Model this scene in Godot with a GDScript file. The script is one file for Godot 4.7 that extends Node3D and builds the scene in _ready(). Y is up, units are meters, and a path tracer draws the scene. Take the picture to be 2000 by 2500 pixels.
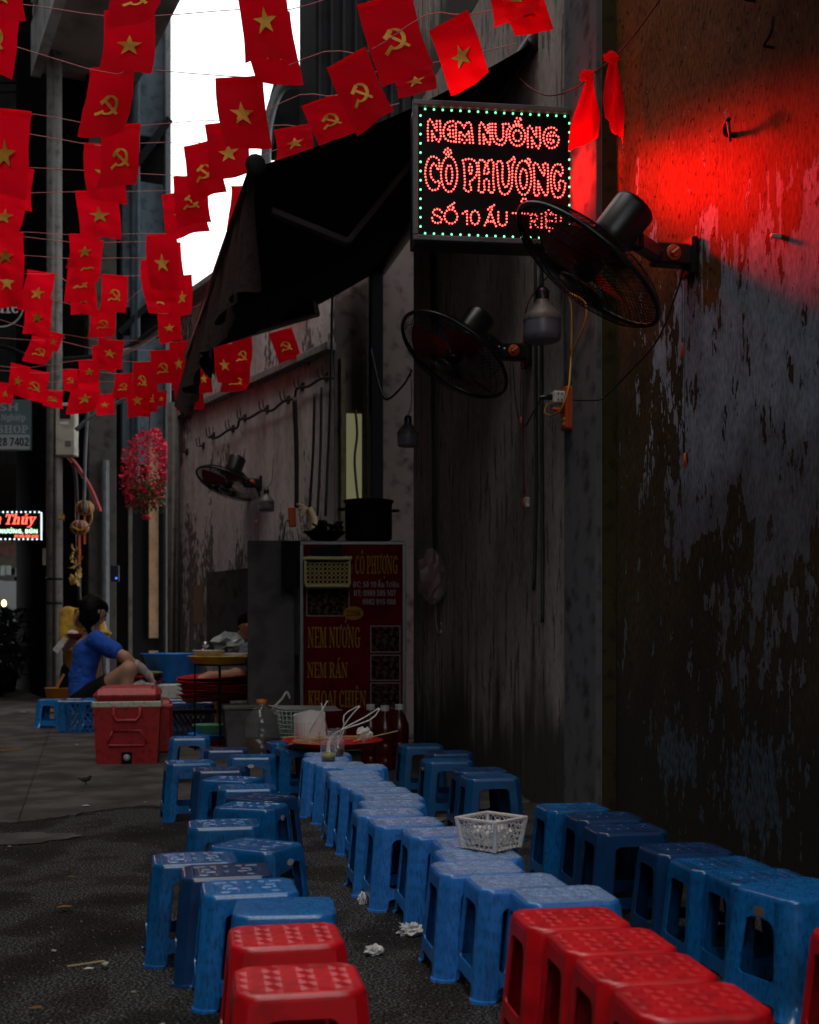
extends Node3D
# A dim alley food stall: rows of plastic stools, strings of flags, an LED sign on an old wall.

const STOOLS := [
	[0.274, -1.856, -4, "red", "red", "red plastic stool with triangle-patterned seat, frontmost in the left row"],
	[0.292, -2.129, -3, "red", "red", "red plastic stool with triangle-patterned seat, second from the front in the left row"],
	[0.32, -2.352, -9, "round", "bright blue", "bright blue plastic stool with rounded corners, third from the front in the left row"],
	[0.271, -2.548, -2, "slot", "bright blue", "bright blue plastic stool with grooved seat, fourth from the front in the left row"],
	[0.239, -2.733, -2, "slot", "navy", "dark navy plastic stool with grooved seat, fifth from the front in the left row"],
	[0.178, -2.904, 0, "slot", "blue", "mid blue plastic stool with grooved seat, sixth from the front in the left row"],
	[0.343, -3.044, -42, "slot", "blue", "mid blue plastic stool turned corner-on, seventh from the front in the left row"],
	[0.291, -3.408, -2, "slot", "blue", "mid blue plastic stool with grooved seat, eighth from the front in the left row"],
	[0.404, -3.731, -28, "slot", "blue", "mid blue plastic stool turned corner-on, ninth from the front in the left row"],
	[0.457, -3.917, -45, "slot", "navy", "dark navy plastic stool turned corner-on, tenth from the front in the left row"],
	[0.438, -4.189, -3, "slot", "blue", "mid blue plastic stool with grooved seat, eleventh from the front in the left row"],
	[0.409, -4.424, -28, "slot", "blue", "mid blue plastic stool turned corner-on, twelfth from the front in the left row"],
	[0.387, -4.755, -1, "slot", "navy", "dark navy plastic stool with grooved seat, thirteenth from the front in the left row"],
	[0.29, -5.042, 3, "slot", "blue", "mid blue plastic stool with grooved seat, fourteenth from the front in the left row"],
	[0.567, -5.205, -10, "slot", "blue", "mid blue plastic stool with grooved seat, fifteenth from the front in the left row"],
	[0.483, -5.548, -4, "slot", "navy", "dark navy plastic stool with grooved seat, sixteenth from the front in the left row"],
	[0.356, -6.195, -6, "slot", "blue", "mid blue plastic stool with grooved seat, farthest in the left row"],
	[0.824, -1.613, -5, "red", "red", "red plastic stool with triangle-patterned seat, frontmost in the middle row"],
	[0.832, -1.787, -5, "red", "red", "red plastic stool with triangle-patterned seat, second from the front in the middle row"],
	[0.845, -1.956, -5, "red", "red", "red plastic stool with triangle-patterned seat, third from the front in the middle row"],
	[0.837, -2.128, -5, "red", "red", "red plastic stool with triangle-patterned seat, fourth from the front in the middle row"],
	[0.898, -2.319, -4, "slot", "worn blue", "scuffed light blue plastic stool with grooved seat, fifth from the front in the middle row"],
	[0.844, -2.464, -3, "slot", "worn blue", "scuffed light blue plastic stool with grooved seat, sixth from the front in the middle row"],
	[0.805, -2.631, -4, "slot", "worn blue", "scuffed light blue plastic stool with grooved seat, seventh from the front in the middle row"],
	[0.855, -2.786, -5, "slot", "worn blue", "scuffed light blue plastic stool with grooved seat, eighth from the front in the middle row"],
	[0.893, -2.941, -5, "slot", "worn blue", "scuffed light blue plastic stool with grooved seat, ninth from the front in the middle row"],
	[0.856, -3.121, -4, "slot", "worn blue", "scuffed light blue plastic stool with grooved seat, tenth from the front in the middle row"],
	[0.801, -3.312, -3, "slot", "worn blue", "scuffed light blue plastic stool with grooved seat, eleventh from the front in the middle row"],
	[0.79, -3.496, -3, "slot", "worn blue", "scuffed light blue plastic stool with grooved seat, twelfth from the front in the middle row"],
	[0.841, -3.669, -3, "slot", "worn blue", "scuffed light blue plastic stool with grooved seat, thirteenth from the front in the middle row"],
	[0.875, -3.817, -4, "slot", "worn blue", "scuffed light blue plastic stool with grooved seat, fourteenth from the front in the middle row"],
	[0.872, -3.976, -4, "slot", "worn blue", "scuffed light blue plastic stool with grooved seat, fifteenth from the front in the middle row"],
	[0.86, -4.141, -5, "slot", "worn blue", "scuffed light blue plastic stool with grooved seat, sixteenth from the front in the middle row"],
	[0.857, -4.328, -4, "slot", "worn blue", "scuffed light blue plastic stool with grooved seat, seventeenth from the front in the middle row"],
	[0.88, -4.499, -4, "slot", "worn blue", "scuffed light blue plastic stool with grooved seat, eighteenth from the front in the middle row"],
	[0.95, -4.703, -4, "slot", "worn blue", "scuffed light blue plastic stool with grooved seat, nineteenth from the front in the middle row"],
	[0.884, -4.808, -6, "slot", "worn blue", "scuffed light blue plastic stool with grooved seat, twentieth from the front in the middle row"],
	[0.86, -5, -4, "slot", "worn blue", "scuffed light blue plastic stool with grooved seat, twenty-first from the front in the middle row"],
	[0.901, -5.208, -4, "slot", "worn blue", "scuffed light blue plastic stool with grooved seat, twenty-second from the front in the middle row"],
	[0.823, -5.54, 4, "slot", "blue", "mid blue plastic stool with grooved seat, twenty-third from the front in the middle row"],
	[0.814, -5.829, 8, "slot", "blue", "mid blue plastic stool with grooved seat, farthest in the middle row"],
	[1.383, -2.215, 13, "round", "bright blue", "bright blue plastic stool with rounded corners, frontmost in the wall-side row"],
	[1.389, -2.386, -3, "slot", "blue", "mid blue plastic stool with grooved seat, second from the front in the wall-side row"],
	[1.375, -2.543, -3, "slot", "blue", "mid blue plastic stool with grooved seat, third from the front in the wall-side row"],
	[1.384, -2.736, -3, "slot", "navy", "dark navy plastic stool with grooved seat, fourth from the front in the wall-side row"],
	[1.364, -3.057, -5, "slot", "navy", "dark navy plastic stool with grooved seat, fifth from the front in the wall-side row"],
	[1.393, -3.271, -5, "slot", "navy", "dark navy plastic stool with grooved seat, sixth from the front in the wall-side row"],
	[1.371, -3.47, -3, "slot", "blue", "mid blue plastic stool with grooved seat, seventh from the front in the wall-side row"],
	[1.355, -4.268, -5, "slot", "dark blue", "shaded blue plastic stool with grooved seat, eighth from the front in the wall-side row"],
	[1.382, -4.485, -5, "slot", "navy", "dark navy plastic stool with grooved seat, ninth from the front in the wall-side row"],
	[1.348, -4.848, -4, "slot", "dark blue", "shaded blue plastic stool with grooved seat, tenth from the front in the wall-side row"],
	[1.445, -5.164, -5, "slot", "navy", "dark navy plastic stool with grooved seat, eleventh from the front in the wall-side row"],
	[1.405, -5.52, -4, "slot", "dark blue", "shaded blue plastic stool with grooved seat, farthest in the wall-side row"],
	[1.324, -1.864, -8, "red", "red", "dark red plastic stool cut off by the right edge of the photo"]]

const FLAGS := [
	[Vector3(-0.476, 3.534, -5.161), 0.186, 0.254, 1.909, -7.391, "s", "red flag with gold star, leftmost on the nearest string"],
	[Vector3(0.08, 3.479, -4.908), 0.215, 0.256, -1.109, -11.111, "h", "red flag with gold hammer and sickle, second from left on the nearest string"],
	[Vector3(0.543, 3.342, -4.693), 0.191, 0.316, 4.106, -2.91, "s", "red flag with gold star, third from left on the nearest string"],
	[Vector3(1.428, 3.255, -4.27), 0.173, 0.188, 14.265, -9.661, "s", "red flag with gold star, fourth from left on the nearest string"],
	[Vector3(1.476, 3.2, -4.246), 0.147, 0.177, 12.583, -12.138, "s", "red flag with gold star, rightmost on the nearest string"],
	[Vector3(-0.525, 3.644, -5.688), 0.214, 0.332, -10.995, -2.755, "h", "red flag with gold hammer and sickle, leftmost on the second nearest string"],
	[Vector3(0.047, 3.481, -5.358), 0.219, 0.27, -1.146, 11.703, "s", "red flag with gold star, second from left on the second nearest string"],
	[Vector3(0.605, 3.394, -5.021), 0.204, 0.302, 9.246, 8.413, "s", "red flag with gold star, third from left on the second nearest string"],
	[Vector3(1.052, 3.366, -4.739), 0.228, 0.319, 17.103, 7.425, "h", "red flag with gold hammer and sickle, rightmost on the second nearest string"],
	[Vector3(-0.031, 3.359, -5.607), 0.221, 0.316, -3.406, -7.786, "h", "red flag with gold hammer and sickle, leftmost on the third nearest string"],
	[Vector3(0.505, 3.177, -5.17), 0.204, 0.307, 5.974, 1.027, "s", "red flag with gold star, second from left on the third nearest string"],
	[Vector3(0.91, 3.137, -4.811), 0.179, 0.292, 22.416, -6.253, "h", "red flag with gold hammer and sickle, third from left on the third nearest string"],
	[Vector3(1.253, 3.167, -4.482), 0.167, 0.275, 22.671, -9.165, "s", "red flag with gold star, rightmost on the third nearest string"],
	[Vector3(-0.564, 3.529, -6.611), 0.271, 0.449, -7.778, -11.027, "s", "red flag with gold star, leftmost on the fourth nearest string"],
	[Vector3(0.01, 3.385, -6.306), 0.216, 0.332, 0.73, -7.997, "h", "red flag with gold hammer and sickle, second from left on the fourth nearest string"],
	[Vector3(0.521, 3.337, -6.028), 0.206, 0.276, 9.462, 11.969, "s", "red flag with gold star, third from left on the fourth nearest string"],
	[Vector3(0.963, 3.386, -5.781), 0.202, 0.208, 22.834, 9.21, "h", "red flag with gold hammer and sickle, fourth from left on the fourth nearest string"],
	[Vector3(1.365, 3.49, -5.55), 0.187, 0.143, 15.945, 8.586, "s", "red flag with gold star, rightmost on the fourth nearest string"],
	[Vector3(-0.077, 3.464, -6.764), 0.215, 0.312, 1.245, 8.413, "s", "red flag with gold star, leftmost on the fifth nearest string"],
	[Vector3(0.434, 3.412, -6.496), 0.21, 0.289, 5.274, -8.584, "h", "red flag with gold hammer and sickle, second from left on the fifth nearest string"],
	[Vector3(0.894, 3.44, -6.25), 0.199, 0.171, 8.746, -5.324, "s", "red flag with gold star, rightmost on the fifth nearest string"],
	[Vector3(-0.62, 3.515, -7.346), 0.27, 0.237, -5.826, 3.555, "h", "red flag with gold hammer and sickle, leftmost on the sixth nearest string"],
	[Vector3(0.397, 3.37, -6.87), 0.196, 0.269, 2.49, 6.493, "h", "red flag with gold hammer and sickle, rightmost on the sixth nearest string"],
	[Vector3(-0.673, 3.512, -7.774), 0.234, 0.287, -5.102, 9.93, "s", "red flag with gold star, leftmost on the seventh nearest string"],
	[Vector3(-0.132, 3.467, -7.529), 0.251, 0.282, 2.556, 10.641, "s", "red flag with gold star, second from left on the seventh nearest string"],
	[Vector3(0.377, 3.433, -7.296), 0.287, 0.263, 2.701, -11.572, "s", "red flag with gold star, third from left on the seventh nearest string"],
	[Vector3(0.76, 3.435, -7.118), 0.22, 0.269, 0, 2.964, "h", "red flag with gold hammer and sickle, rightmost on the seventh nearest string"],
	[Vector3(-0.726, 3.401, -8.203), 0.242, 0.323, -2.386, 4.808, "s", "red flag with gold star, leftmost on the eighth nearest string"],
	[Vector3(-0.212, 3.352, -7.993), 0.202, 0.226, 0, 0.167, "s", "red flag with gold star, second from left on the eighth nearest string"],
	[Vector3(0.266, 3.329, -7.796), 0.2, 0.356, 3.391, -9.022, "s", "red flag with gold star, third from left on the eighth nearest string"],
	[Vector3(0.779, 3.332, -7.583), 0.208, 0.26, 0, -0.74, "s", "red flag with gold star, rightmost on the eighth nearest string"],
	[Vector3(-0.193, 3.401, -8.293), 0.215, 0.29, -1.637, -11.498, "h", "red flag with gold hammer and sickle, leftmost on the ninth nearest string"],
	[Vector3(0.303, 3.373, -8.092), 0.202, 0.308, 5.102, 12.168, "s", "red flag with gold star, rightmost on the ninth nearest string"],
	[Vector3(-0.753, 3.436, -8.823), 0.217, 0.371, -3.576, 10.234, "s", "red flag with gold star, leftmost on the tenth nearest string"],
	[Vector3(-0.251, 3.387, -8.624), 0.201, 0.301, 1.091, 1.334, "h", "red flag with gold hammer and sickle, second from left on the tenth nearest string"],
	[Vector3(0.265, 3.36, -8.418), 0.244, 0.294, 4.441, -5.593, "s", "red flag with gold star, third from left on the tenth nearest string"],
	[Vector3(0.792, 3.382, -8.205), 0.225, 0.253, 0, 11.448, "h", "red flag with gold hammer and sickle, rightmost on the tenth nearest string"],
	[Vector3(-0.548, 3.395, -9.048), 0.209, 0.29, -8.881, 2.026, "s", "red flag with gold star, leftmost on the eleventh nearest string"],
	[Vector3(-0.26, 3.306, -8.935), 0.19, 0.238, 1.432, 10.705, "s", "red flag with gold star, second from left on the eleventh nearest string"],
	[Vector3(-0.026, 3.346, -8.843), 0.183, 0.278, -1.219, 9.745, "h", "red flag with gold hammer and sickle, third from left on the eleventh nearest string"],
	[Vector3(0.436, 3.326, -8.66), 0.153, 0.288, 3.504, 0.234, "s", "red flag with gold star, rightmost on the eleventh nearest string"],
	[Vector3(-0.579, 3.289, -9.366), 0.21, 0.288, -9.26, -2.41, "s", "red flag with gold star, leftmost on the twelfth nearest string"],
	[Vector3(-0.113, 3.182, -9.185), 0.193, 0.215, 0, 2.77, "h", "red flag with gold hammer and sickle, second from left on the twelfth nearest string"],
	[Vector3(0.296, 3.34, -9.026), 0.201, 0.201, 2.603, -1.931, "s", "red flag with gold star, third from left on the twelfth nearest string"],
	[Vector3(0.361, 3.148, -9.001), 0.189, 0.219, 1.591, -9.483, "s", "red flag with gold star, rightmost on the twelfth nearest string"],
	[Vector3(-0.473, 3.099, -9.626), 0.134, 0.151, -14.621, -5.457, "s", "red flag with gold star, leftmost on the thirteenth nearest string"],
	[Vector3(-0.052, 3.033, -9.459), 0.19, 0.213, -6.809, 8.753, "s", "red flag with gold star, second from left on the thirteenth nearest string"],
	[Vector3(0.442, 2.992, -9.261), 0.157, 0.314, 1.146, -12.789, "s", "red flag with gold star, third from left on the thirteenth nearest string"],
	[Vector3(0.907, 3.006, -9.074), 0.168, 0.25, 3.576, -12.703, "h", "red flag with gold hammer and sickle, fourth from left on the thirteenth nearest string"],
	[Vector3(1.186, 3.048, -8.962), 0.18, 0.239, 16.557, 3.538, "h", "red flag with gold hammer and sickle, fifth from left on the thirteenth nearest string"],
	[Vector3(1.31, 3.377, -8.911), 0.173, 0.213, 8.366, -6.148, "s", "red flag with gold star, rightmost on the thirteenth nearest string"],
	[Vector3(-0.585, 3.135, -9.976), 0.198, 0.216, -13.191, 0.969, "h", "red flag with gold hammer and sickle, leftmost on the fourteenth nearest string"],
	[Vector3(-0.108, 3.043, -9.789), 0.196, 0.188, -7.989, -0.805, "s", "red flag with gold star, second from left on the fourteenth nearest string"],
	[Vector3(0.338, 3.001, -9.614), 0.201, 0.276, 2.021, -4.4, "h", "red flag with gold hammer and sickle, third from left on the fourteenth nearest string"],
	[Vector3(0.786, 3.031, -9.436), 0.171, 0.3, 8.653, 13.924, "s", "red flag with gold star, rightmost on the fourteenth nearest string"],
	[Vector3(-0.787, 2.986, -10.358), 0.177, 0.259, -13.671, -8.524, "s", "red flag with gold star, leftmost on the fifteenth nearest string"],
	[Vector3(-0.233, 3.008, -10.137), 0.182, 0.189, 0, -2.442, "s", "red flag with gold star, second from left on the fifteenth nearest string"],
	[Vector3(0.186, 2.98, -9.968), 0.148, 0.285, 1.348, -8.325, "h", "red flag with gold hammer and sickle, third from left on the fifteenth nearest string"],
	[Vector3(0.672, 2.96, -9.771), 0.133, 0.25, 0, 3.715, "s", "red flag with gold star, fourth from left on the fifteenth nearest string"],
	[Vector3(0.93, 2.901, -9.667), 0.219, 0.186, 0, -6.263, "h", "red flag with gold hammer and sickle, rightmost on the fifteenth nearest string"],
	[Vector3(-0.674, 3.005, -10.627), 0.21, 0.256, -9.462, -4.037, "h", "red flag with gold hammer and sickle, leftmost on the sixteenth nearest string"],
	[Vector3(-0.4, 3.008, -10.525), 0.126, 0.175, 0, 6.914, "h", "red flag with gold hammer and sickle, second from left on the sixteenth nearest string"],
	[Vector3(0.04, 2.962, -10.362), 0.156, 0.208, 0, -5.021, "h", "red flag with gold hammer and sickle, third from left on the sixteenth nearest string"],
	[Vector3(0.553, 2.903, -10.171), 0.242, 0.267, 4.456, 1.639, "s", "red flag with gold star, rightmost on the sixteenth nearest string"],
	[Vector3(-0.963, 2.966, -11.039), 0.145, 0.189, -5.492, 11.321, "s", "red flag with gold star, leftmost on the seventeenth nearest string"],
	[Vector3(-0.289, 2.963, -10.792), 0.28, 0.273, 1.507, -11.173, "s", "red flag with gold star, second from left on the seventeenth nearest string"],
	[Vector3(0.149, 2.945, -10.631), 0.214, 0.307, 1.998, -12.275, "s", "red flag with gold star, third from left on the seventeenth nearest string"],
	[Vector3(0.27, 2.949, -10.586), 0.136, 0.278, 1.469, -7.592, "h", "red flag with gold hammer and sickle, rightmost on the seventeenth nearest string"],
	[Vector3(-0.576, 2.959, -11.204), 0.178, 0.156, -4.086, 7.425, "h", "red flag with gold hammer and sickle, leftmost on the farthest string"],
	[Vector3(-0.122, 2.911, -11.039), 0.17, 0.184, 0, 3.232, "s", "red flag with gold star, second from left on the farthest string"],
	[Vector3(0.37, 2.926, -10.859), 0.11, 0.139, 0, -7.352, "s", "red flag with gold star, rightmost on the farthest string"]]

const CORDS := [
	[[Vector3(-1.04, 3.708, -5.413), Vector3(-0.566, 3.537, -5.183), Vector3(-0.386, 3.537, -5.139), Vector3(-0.024, 3.477, -4.934), Vector3(0.184, 3.477, -4.883), Vector3(0.451, 3.348, -4.716), Vector3(0.636, 3.348, -4.671), Vector3(1.343, 3.273, -4.29), Vector3(1.512, 3.273, -4.249), Vector3(1.405, 3.212, -4.263), Vector3(1.548, 3.212, -4.228), Vector3(1.83, 3.345, -4.07)], "thin pink cord carrying the nearest row of red flags across the alley"],
	[[Vector3(-1.161, 3.875, -6.042), Vector3(-0.629, 3.627, -5.713), Vector3(-0.421, 3.627, -5.662), Vector3(-0.059, 3.479, -5.384), Vector3(0.154, 3.479, -5.331), Vector3(0.506, 3.407, -5.045), Vector3(0.705, 3.407, -4.997), Vector3(0.941, 3.393, -4.766), Vector3(1.162, 3.393, -4.712), Vector3(1.428, 3.382, -4.491)], "thin pink cord carrying the second nearest row of red flags across the alley"],
	[[Vector3(-1.249, 3.991, -6.5), Vector3(-0.138, 3.353, -5.633), Vector3(0.077, 3.353, -5.58), Vector3(0.406, 3.185, -5.194), Vector3(0.604, 3.185, -5.145), Vector3(0.824, 3.164, -4.832), Vector3(0.997, 3.164, -4.789), Vector3(1.172, 3.193, -4.502), Vector3(1.334, 3.193, -4.462), Vector3(1.569, 3.13, -4.148)], "thin pink cord carrying the third nearest row of red flags across the alley"],
	[[Vector3(-1.348, 3.993, -7.014), Vector3(-0.696, 3.514, -6.643), Vector3(-0.433, 3.514, -6.579), Vector3(-0.094, 3.387, -6.332), Vector3(0.115, 3.387, -6.281), Vector3(0.421, 3.35, -6.053), Vector3(0.621, 3.35, -6.004), Vector3(0.865, 3.417, -5.805), Vector3(1.061, 3.417, -5.757), Vector3(1.274, 3.51, -5.572), Vector3(1.456, 3.51, -5.527), Vector3(1.813, 3.533, -5.284)], "thin pink cord carrying the fourth nearest row of red flags across the alley"],
	[[Vector3(-1.431, 3.841, -7.446), Vector3(-0.181, 3.466, -6.789), Vector3(0.027, 3.466, -6.738), Vector3(0.332, 3.419, -6.521), Vector3(0.536, 3.419, -6.471), Vector3(0.798, 3.453, -6.273), Vector3(0.991, 3.453, -6.226), Vector3(1.407, 3.503, -5.968)], "thin pink cord carrying the fifth nearest row of red flags across the alley"],
	[[Vector3(-1.488, 3.732, -7.741), Vector3(-0.751, 3.504, -7.378), Vector3(-0.489, 3.504, -7.314), Vector3(0.301, 3.374, -6.894), Vector3(0.492, 3.374, -6.847), Vector3(0.962, 3.5, -6.559)], "thin pink cord carrying the sixth nearest row of red flags across the alley"],
	[[Vector3(-1.571, 3.767, -8.173), Vector3(-0.787, 3.504, -7.802), Vector3(-0.559, 3.504, -7.746), Vector3(-0.254, 3.471, -7.559), Vector3(-0.01, 3.471, -7.499), Vector3(0.238, 3.438, -7.33), Vector3(0.517, 3.438, -7.262), Vector3(0.654, 3.435, -7.145), Vector3(0.867, 3.435, -7.092), Vector3(1.353, 3.53, -6.839)], "thin pink cord carrying the seventh nearest row of red flags across the alley"],
	[[Vector3(-1.648, 3.627, -8.575), Vector3(-0.843, 3.397, -8.232), Vector3(-0.608, 3.397, -8.174), Vector3(-0.31, 3.352, -8.017), Vector3(-0.114, 3.352, -7.969), Vector3(0.169, 3.334, -7.82), Vector3(0.363, 3.334, -7.772), Vector3(0.678, 3.332, -7.608), Vector3(0.88, 3.332, -7.558), Vector3(1.416, 3.449, -7.316)], "thin pink cord carrying the eighth nearest row of red flags across the alley"],
	[[Vector3(-1.711, 3.646, -8.9), Vector3(-0.298, 3.398, -8.319), Vector3(-0.089, 3.398, -8.267), Vector3(0.205, 3.38, -8.116), Vector3(0.401, 3.38, -8.068), Vector3(0.539, 3.429, -7.995)], "thin pink cord carrying the ninth nearest row of red flags across the alley"],
	[[Vector3(-1.773, 3.577, -9.224), Vector3(-0.859, 3.431, -8.849), Vector3(-0.648, 3.431, -8.797), Vector3(-0.348, 3.388, -8.648), Vector3(-0.153, 3.388, -8.6), Vector3(0.146, 3.367, -8.447), Vector3(0.384, 3.367, -8.389), Vector3(0.683, 3.382, -8.232), Vector3(0.902, 3.382, -8.179), Vector3(1.034, 3.44, -8.108)], "thin pink cord carrying the tenth nearest row of red flags across the alley"],
	[[Vector3(-1.835, 3.526, -9.548), Vector3(-0.65, 3.382, -9.073), Vector3(-0.447, 3.382, -9.023), Vector3(-0.352, 3.307, -8.957), Vector3(-0.167, 3.307, -8.912), Vector3(-0.115, 3.344, -8.865), Vector3(0.063, 3.344, -8.821), Vector3(0.362, 3.33, -8.678), Vector3(0.511, 3.33, -8.642), Vector3(0.69, 3.388, -8.559)], "thin pink cord carrying the eleventh nearest row of red flags across the alley"],
	[[Vector3(-1.897, 3.505, -9.872), Vector3(-0.681, 3.275, -9.391), Vector3(-0.477, 3.275, -9.341), Vector3(-0.207, 3.182, -9.208), Vector3(-0.019, 3.182, -9.162), Vector3(0.198, 3.343, -9.05), Vector3(0.394, 3.343, -9.002), Vector3(0.269, 3.151, -9.023), Vector3(0.452, 3.151, -8.978), Vector3(0.624, 3.214, -8.898)], "thin pink cord carrying the twelfth nearest row of red flags across the alley"],
	[[Vector3(-1.963, 3.599, -10.211), Vector3(-0.538, 3.085, -9.642), Vector3(-0.408, 3.085, -9.61), Vector3(-0.144, 3.024, -9.481), Vector3(0.04, 3.024, -9.436), Vector3(0.366, 2.994, -9.28), Vector3(0.518, 2.994, -9.243), Vector3(0.826, 3.01, -9.094), Vector3(0.989, 3.01, -9.054), Vector3(1.099, 3.069, -8.983), Vector3(1.273, 3.069, -8.94), Vector3(1.225, 3.388, -8.932), Vector3(1.394, 3.388, -8.891), Vector3(1.573, 3.442, -8.805)], "thin pink cord carrying the thirteenth nearest row of red flags across the alley"],
	[[Vector3(-2.025, 3.268, -10.535), Vector3(-0.681, 3.117, -10), Vector3(-0.489, 3.117, -9.953), Vector3(-0.203, 3.032, -9.812), Vector3(-0.013, 3.032, -9.766), Vector3(0.24, 3.004, -9.638), Vector3(0.435, 3.004, -9.59), Vector3(0.703, 3.041, -9.456), Vector3(0.869, 3.041, -9.415), Vector3(1.063, 3.101, -9.325)], "thin pink cord carrying the fourteenth nearest row of red flags across the alley"],
	[[Vector3(-2.09, 3.157, -10.874), Vector3(-0.873, 2.97, -10.379), Vector3(-0.701, 2.97, -10.337), Vector3(-0.321, 3.008, -10.158), Vector3(-0.144, 3.008, -10.115), Vector3(0.114, 2.982, -9.986), Vector3(0.257, 2.982, -9.951), Vector3(0.608, 2.96, -9.787), Vector3(0.737, 2.96, -9.756), Vector3(0.824, 2.901, -9.693), Vector3(1.036, 2.901, -9.641), Vector3(1.214, 2.973, -9.551)], "thin pink cord carrying the fifteenth nearest row of red flags across the alley"],
	[[Vector3(-2.147, 3.143, -11.168), Vector3(-0.776, 2.991, -10.652), Vector3(-0.572, 2.991, -10.602), Vector3(-0.461, 3.008, -10.54), Vector3(-0.339, 3.008, -10.511), Vector3(-0.035, 2.962, -10.38), Vector3(0.116, 2.962, -10.343), Vector3(0.436, 2.91, -10.199), Vector3(0.671, 2.91, -10.142), Vector3(0.852, 2.981, -10.059)], "thin pink cord carrying the sixteenth nearest row of red flags across the alley"],
	[[Vector3(-2.209, 3.102, -11.492), Vector3(-1.033, 2.96, -11.056), Vector3(-0.893, 2.96, -11.022), Vector3(-0.426, 2.966, -10.825), Vector3(-0.153, 2.966, -10.759), Vector3(0.045, 2.948, -10.656), Vector3(0.253, 2.948, -10.605), Vector3(0.204, 2.951, -10.602), Vector3(0.336, 2.951, -10.57), Vector3(0.58, 3.03, -10.472)], "thin pink cord carrying the seventeenth nearest row of red flags across the alley"],
	[[Vector3(-2.271, 3.092, -11.817), Vector3(-0.662, 2.954, -11.225), Vector3(-0.489, 2.954, -11.183), Vector3(-0.204, 2.911, -11.059), Vector3(-0.039, 2.911, -11.019), Vector3(0.317, 2.926, -10.872), Vector3(0.424, 2.926, -10.846), Vector3(0.689, 3.009, -10.743)], "thin pink cord carrying the farthest row of red flags across the alley"]]

# Light-emitting-diode lettering: strokes drawn on the face of the sign, "e" is an ellipse (centre, radii); 1 unit is 0.47 mm.
const LED_ONE := ["255,362 252,280 255,195 270,178 290,200 320,260 330,270 328,190 362,188 362,270 368,330 350,370 322,345 295,300 288,280 292,362", "475,185 435,190 405,220 388,270 390,310 410,345 440,362 482,362;470,225 440,235 425,265 475,265;475,295 428,295 440,322 478,322", "500,365 500,280 498,205 525,185 548,205 572,240 590,200 610,185 632,205 642,280 652,368;530,365 530,300 535,270 552,290 575,320 600,290 615,265 618,310 622,368;555,345 575,372 595,345", "710,370 707,288 710,203 725,186 745,208 775,268 785,278 783,198 800,196 800,278 806,338 800,378 777,353 750,308 743,288 747,370", "822,195 822,300 838,350 870,375 910,375 940,350 950,300 948,250 975,215 970,190 940,190 915,195;850,195 850,290 870,330 900,340 920,310 918,195", "e1045,290,72,88;e1045,290,38,48;1040,135 1085,138 1060,165 1025,165;1010,200 1040,185 1080,195", "1140,384 1137,302 1140,217 1155,200 1175,222 1205,282 1215,292 1213,212 1247,210 1247,292 1253,352 1235,392 1207,367 1180,322 1173,302 1177,384", "1395,225 1370,205 1335,205 1300,225 1280,265 1278,310 1295,355 1330,385 1370,385 1405,355 1418,310 1410,275 1370,275 1340,280;1375,250 1340,245 1312,270 1310,310 1325,340 1360,345 1380,320 1340,310"]
const LED_TWO := ["350,530 320,505 285,500 255,530 235,590 228,660 240,730 265,780 300,800 340,785 358,740 350,712 315,725 285,690 275,650 278,600 300,560 325,580 340,620 355,590 350,530", "e440,650,72,155;e440,655,28,85;428,425 405,440 395,460 415,478 445,478 460,460 450,440;428,455 430,456", "560,525 600,510 650,512 680,540 690,590 680,650 650,690 625,700 622,735 640,775 605,800 572,775 580,720 575,640 570,570 560,525;625,555 640,580 642,620 628,650 612,600 625,555", "700,540 715,510 750,520 765,560 750,600 750,632 790,632 790,600 775,560 785,520 815,510 835,540 830,620 830,700 840,770 820,805 790,780 795,700 770,680 745,700 755,770 735,805 700,785 705,700 705,620 700,540", "860,545 875,515 905,520 915,560 910,650 915,710 940,750 965,720 975,620 965,560 955,525 985,510 1015,475 1025,510 1000,555 1000,650 995,740 965,795 930,810 895,795 875,720 868,620 860,545", "e1100,655,70,150;e1100,665,32,88;1125,510 1145,480 1165,510 1150,540;e1107,862,25,25", "1190,540 1200,520 1225,530 1255,590 1285,630 1290,580 1270,540 1290,520 1318,530 1320,600 1318,700 1318,780 1300,810 1275,770 1245,720 1230,680 1230,740 1240,790 1215,815 1195,790 1198,700 1195,600 1190,540", "1450,600 1455,560 1430,525 1390,525 1360,560 1345,620 1345,690 1355,760 1380,810 1420,820 1455,790 1470,740 1475,690 1450,665 1420,670 1415,700 1430,720 1410,755 1390,740 1375,690 1375,620 1395,580 1425,600 1430,630 1450,600"]
const LED_THREE := ["375,985 350,958 315,962 298,990 315,1015 350,1022 375,1045 365,1075 330,1085 298,1070 290,1040", "e455,1020,57,62;430,940 460,920 485,900;475,940 478,942", "560,990 598,960 598,1080", "e668,1022,38,60", "755,1085 780,1030 805,965 830,1030 855,1088;785,1050 830,1050;785,945 800,925 818,945;820,920 838,905", "875,965 875,1050 895,1082 930,1082 950,1050 950,965", "1005,968 1140,968;1072,990 1072,1085", "1165,1085 1165,968 1215,972 1225,1005 1205,1030 1175,1030;1195,1040 1225,1085", "1262,968 1262,1085", "1365,968 1300,968 1300,1085 1365,1085;1310,1025 1355,1025;1300,950 1325,930 1350,950;1330,1115 1331,1116", "1390,968 1390,1050 1410,1082 1430,1070 1437,965"]

var M := {}
var used := {}
var rng := RandomNumberGenerator.new()
var noise_a := FastNoiseLite.new()
var noise_b := FastNoiseLite.new()

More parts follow.
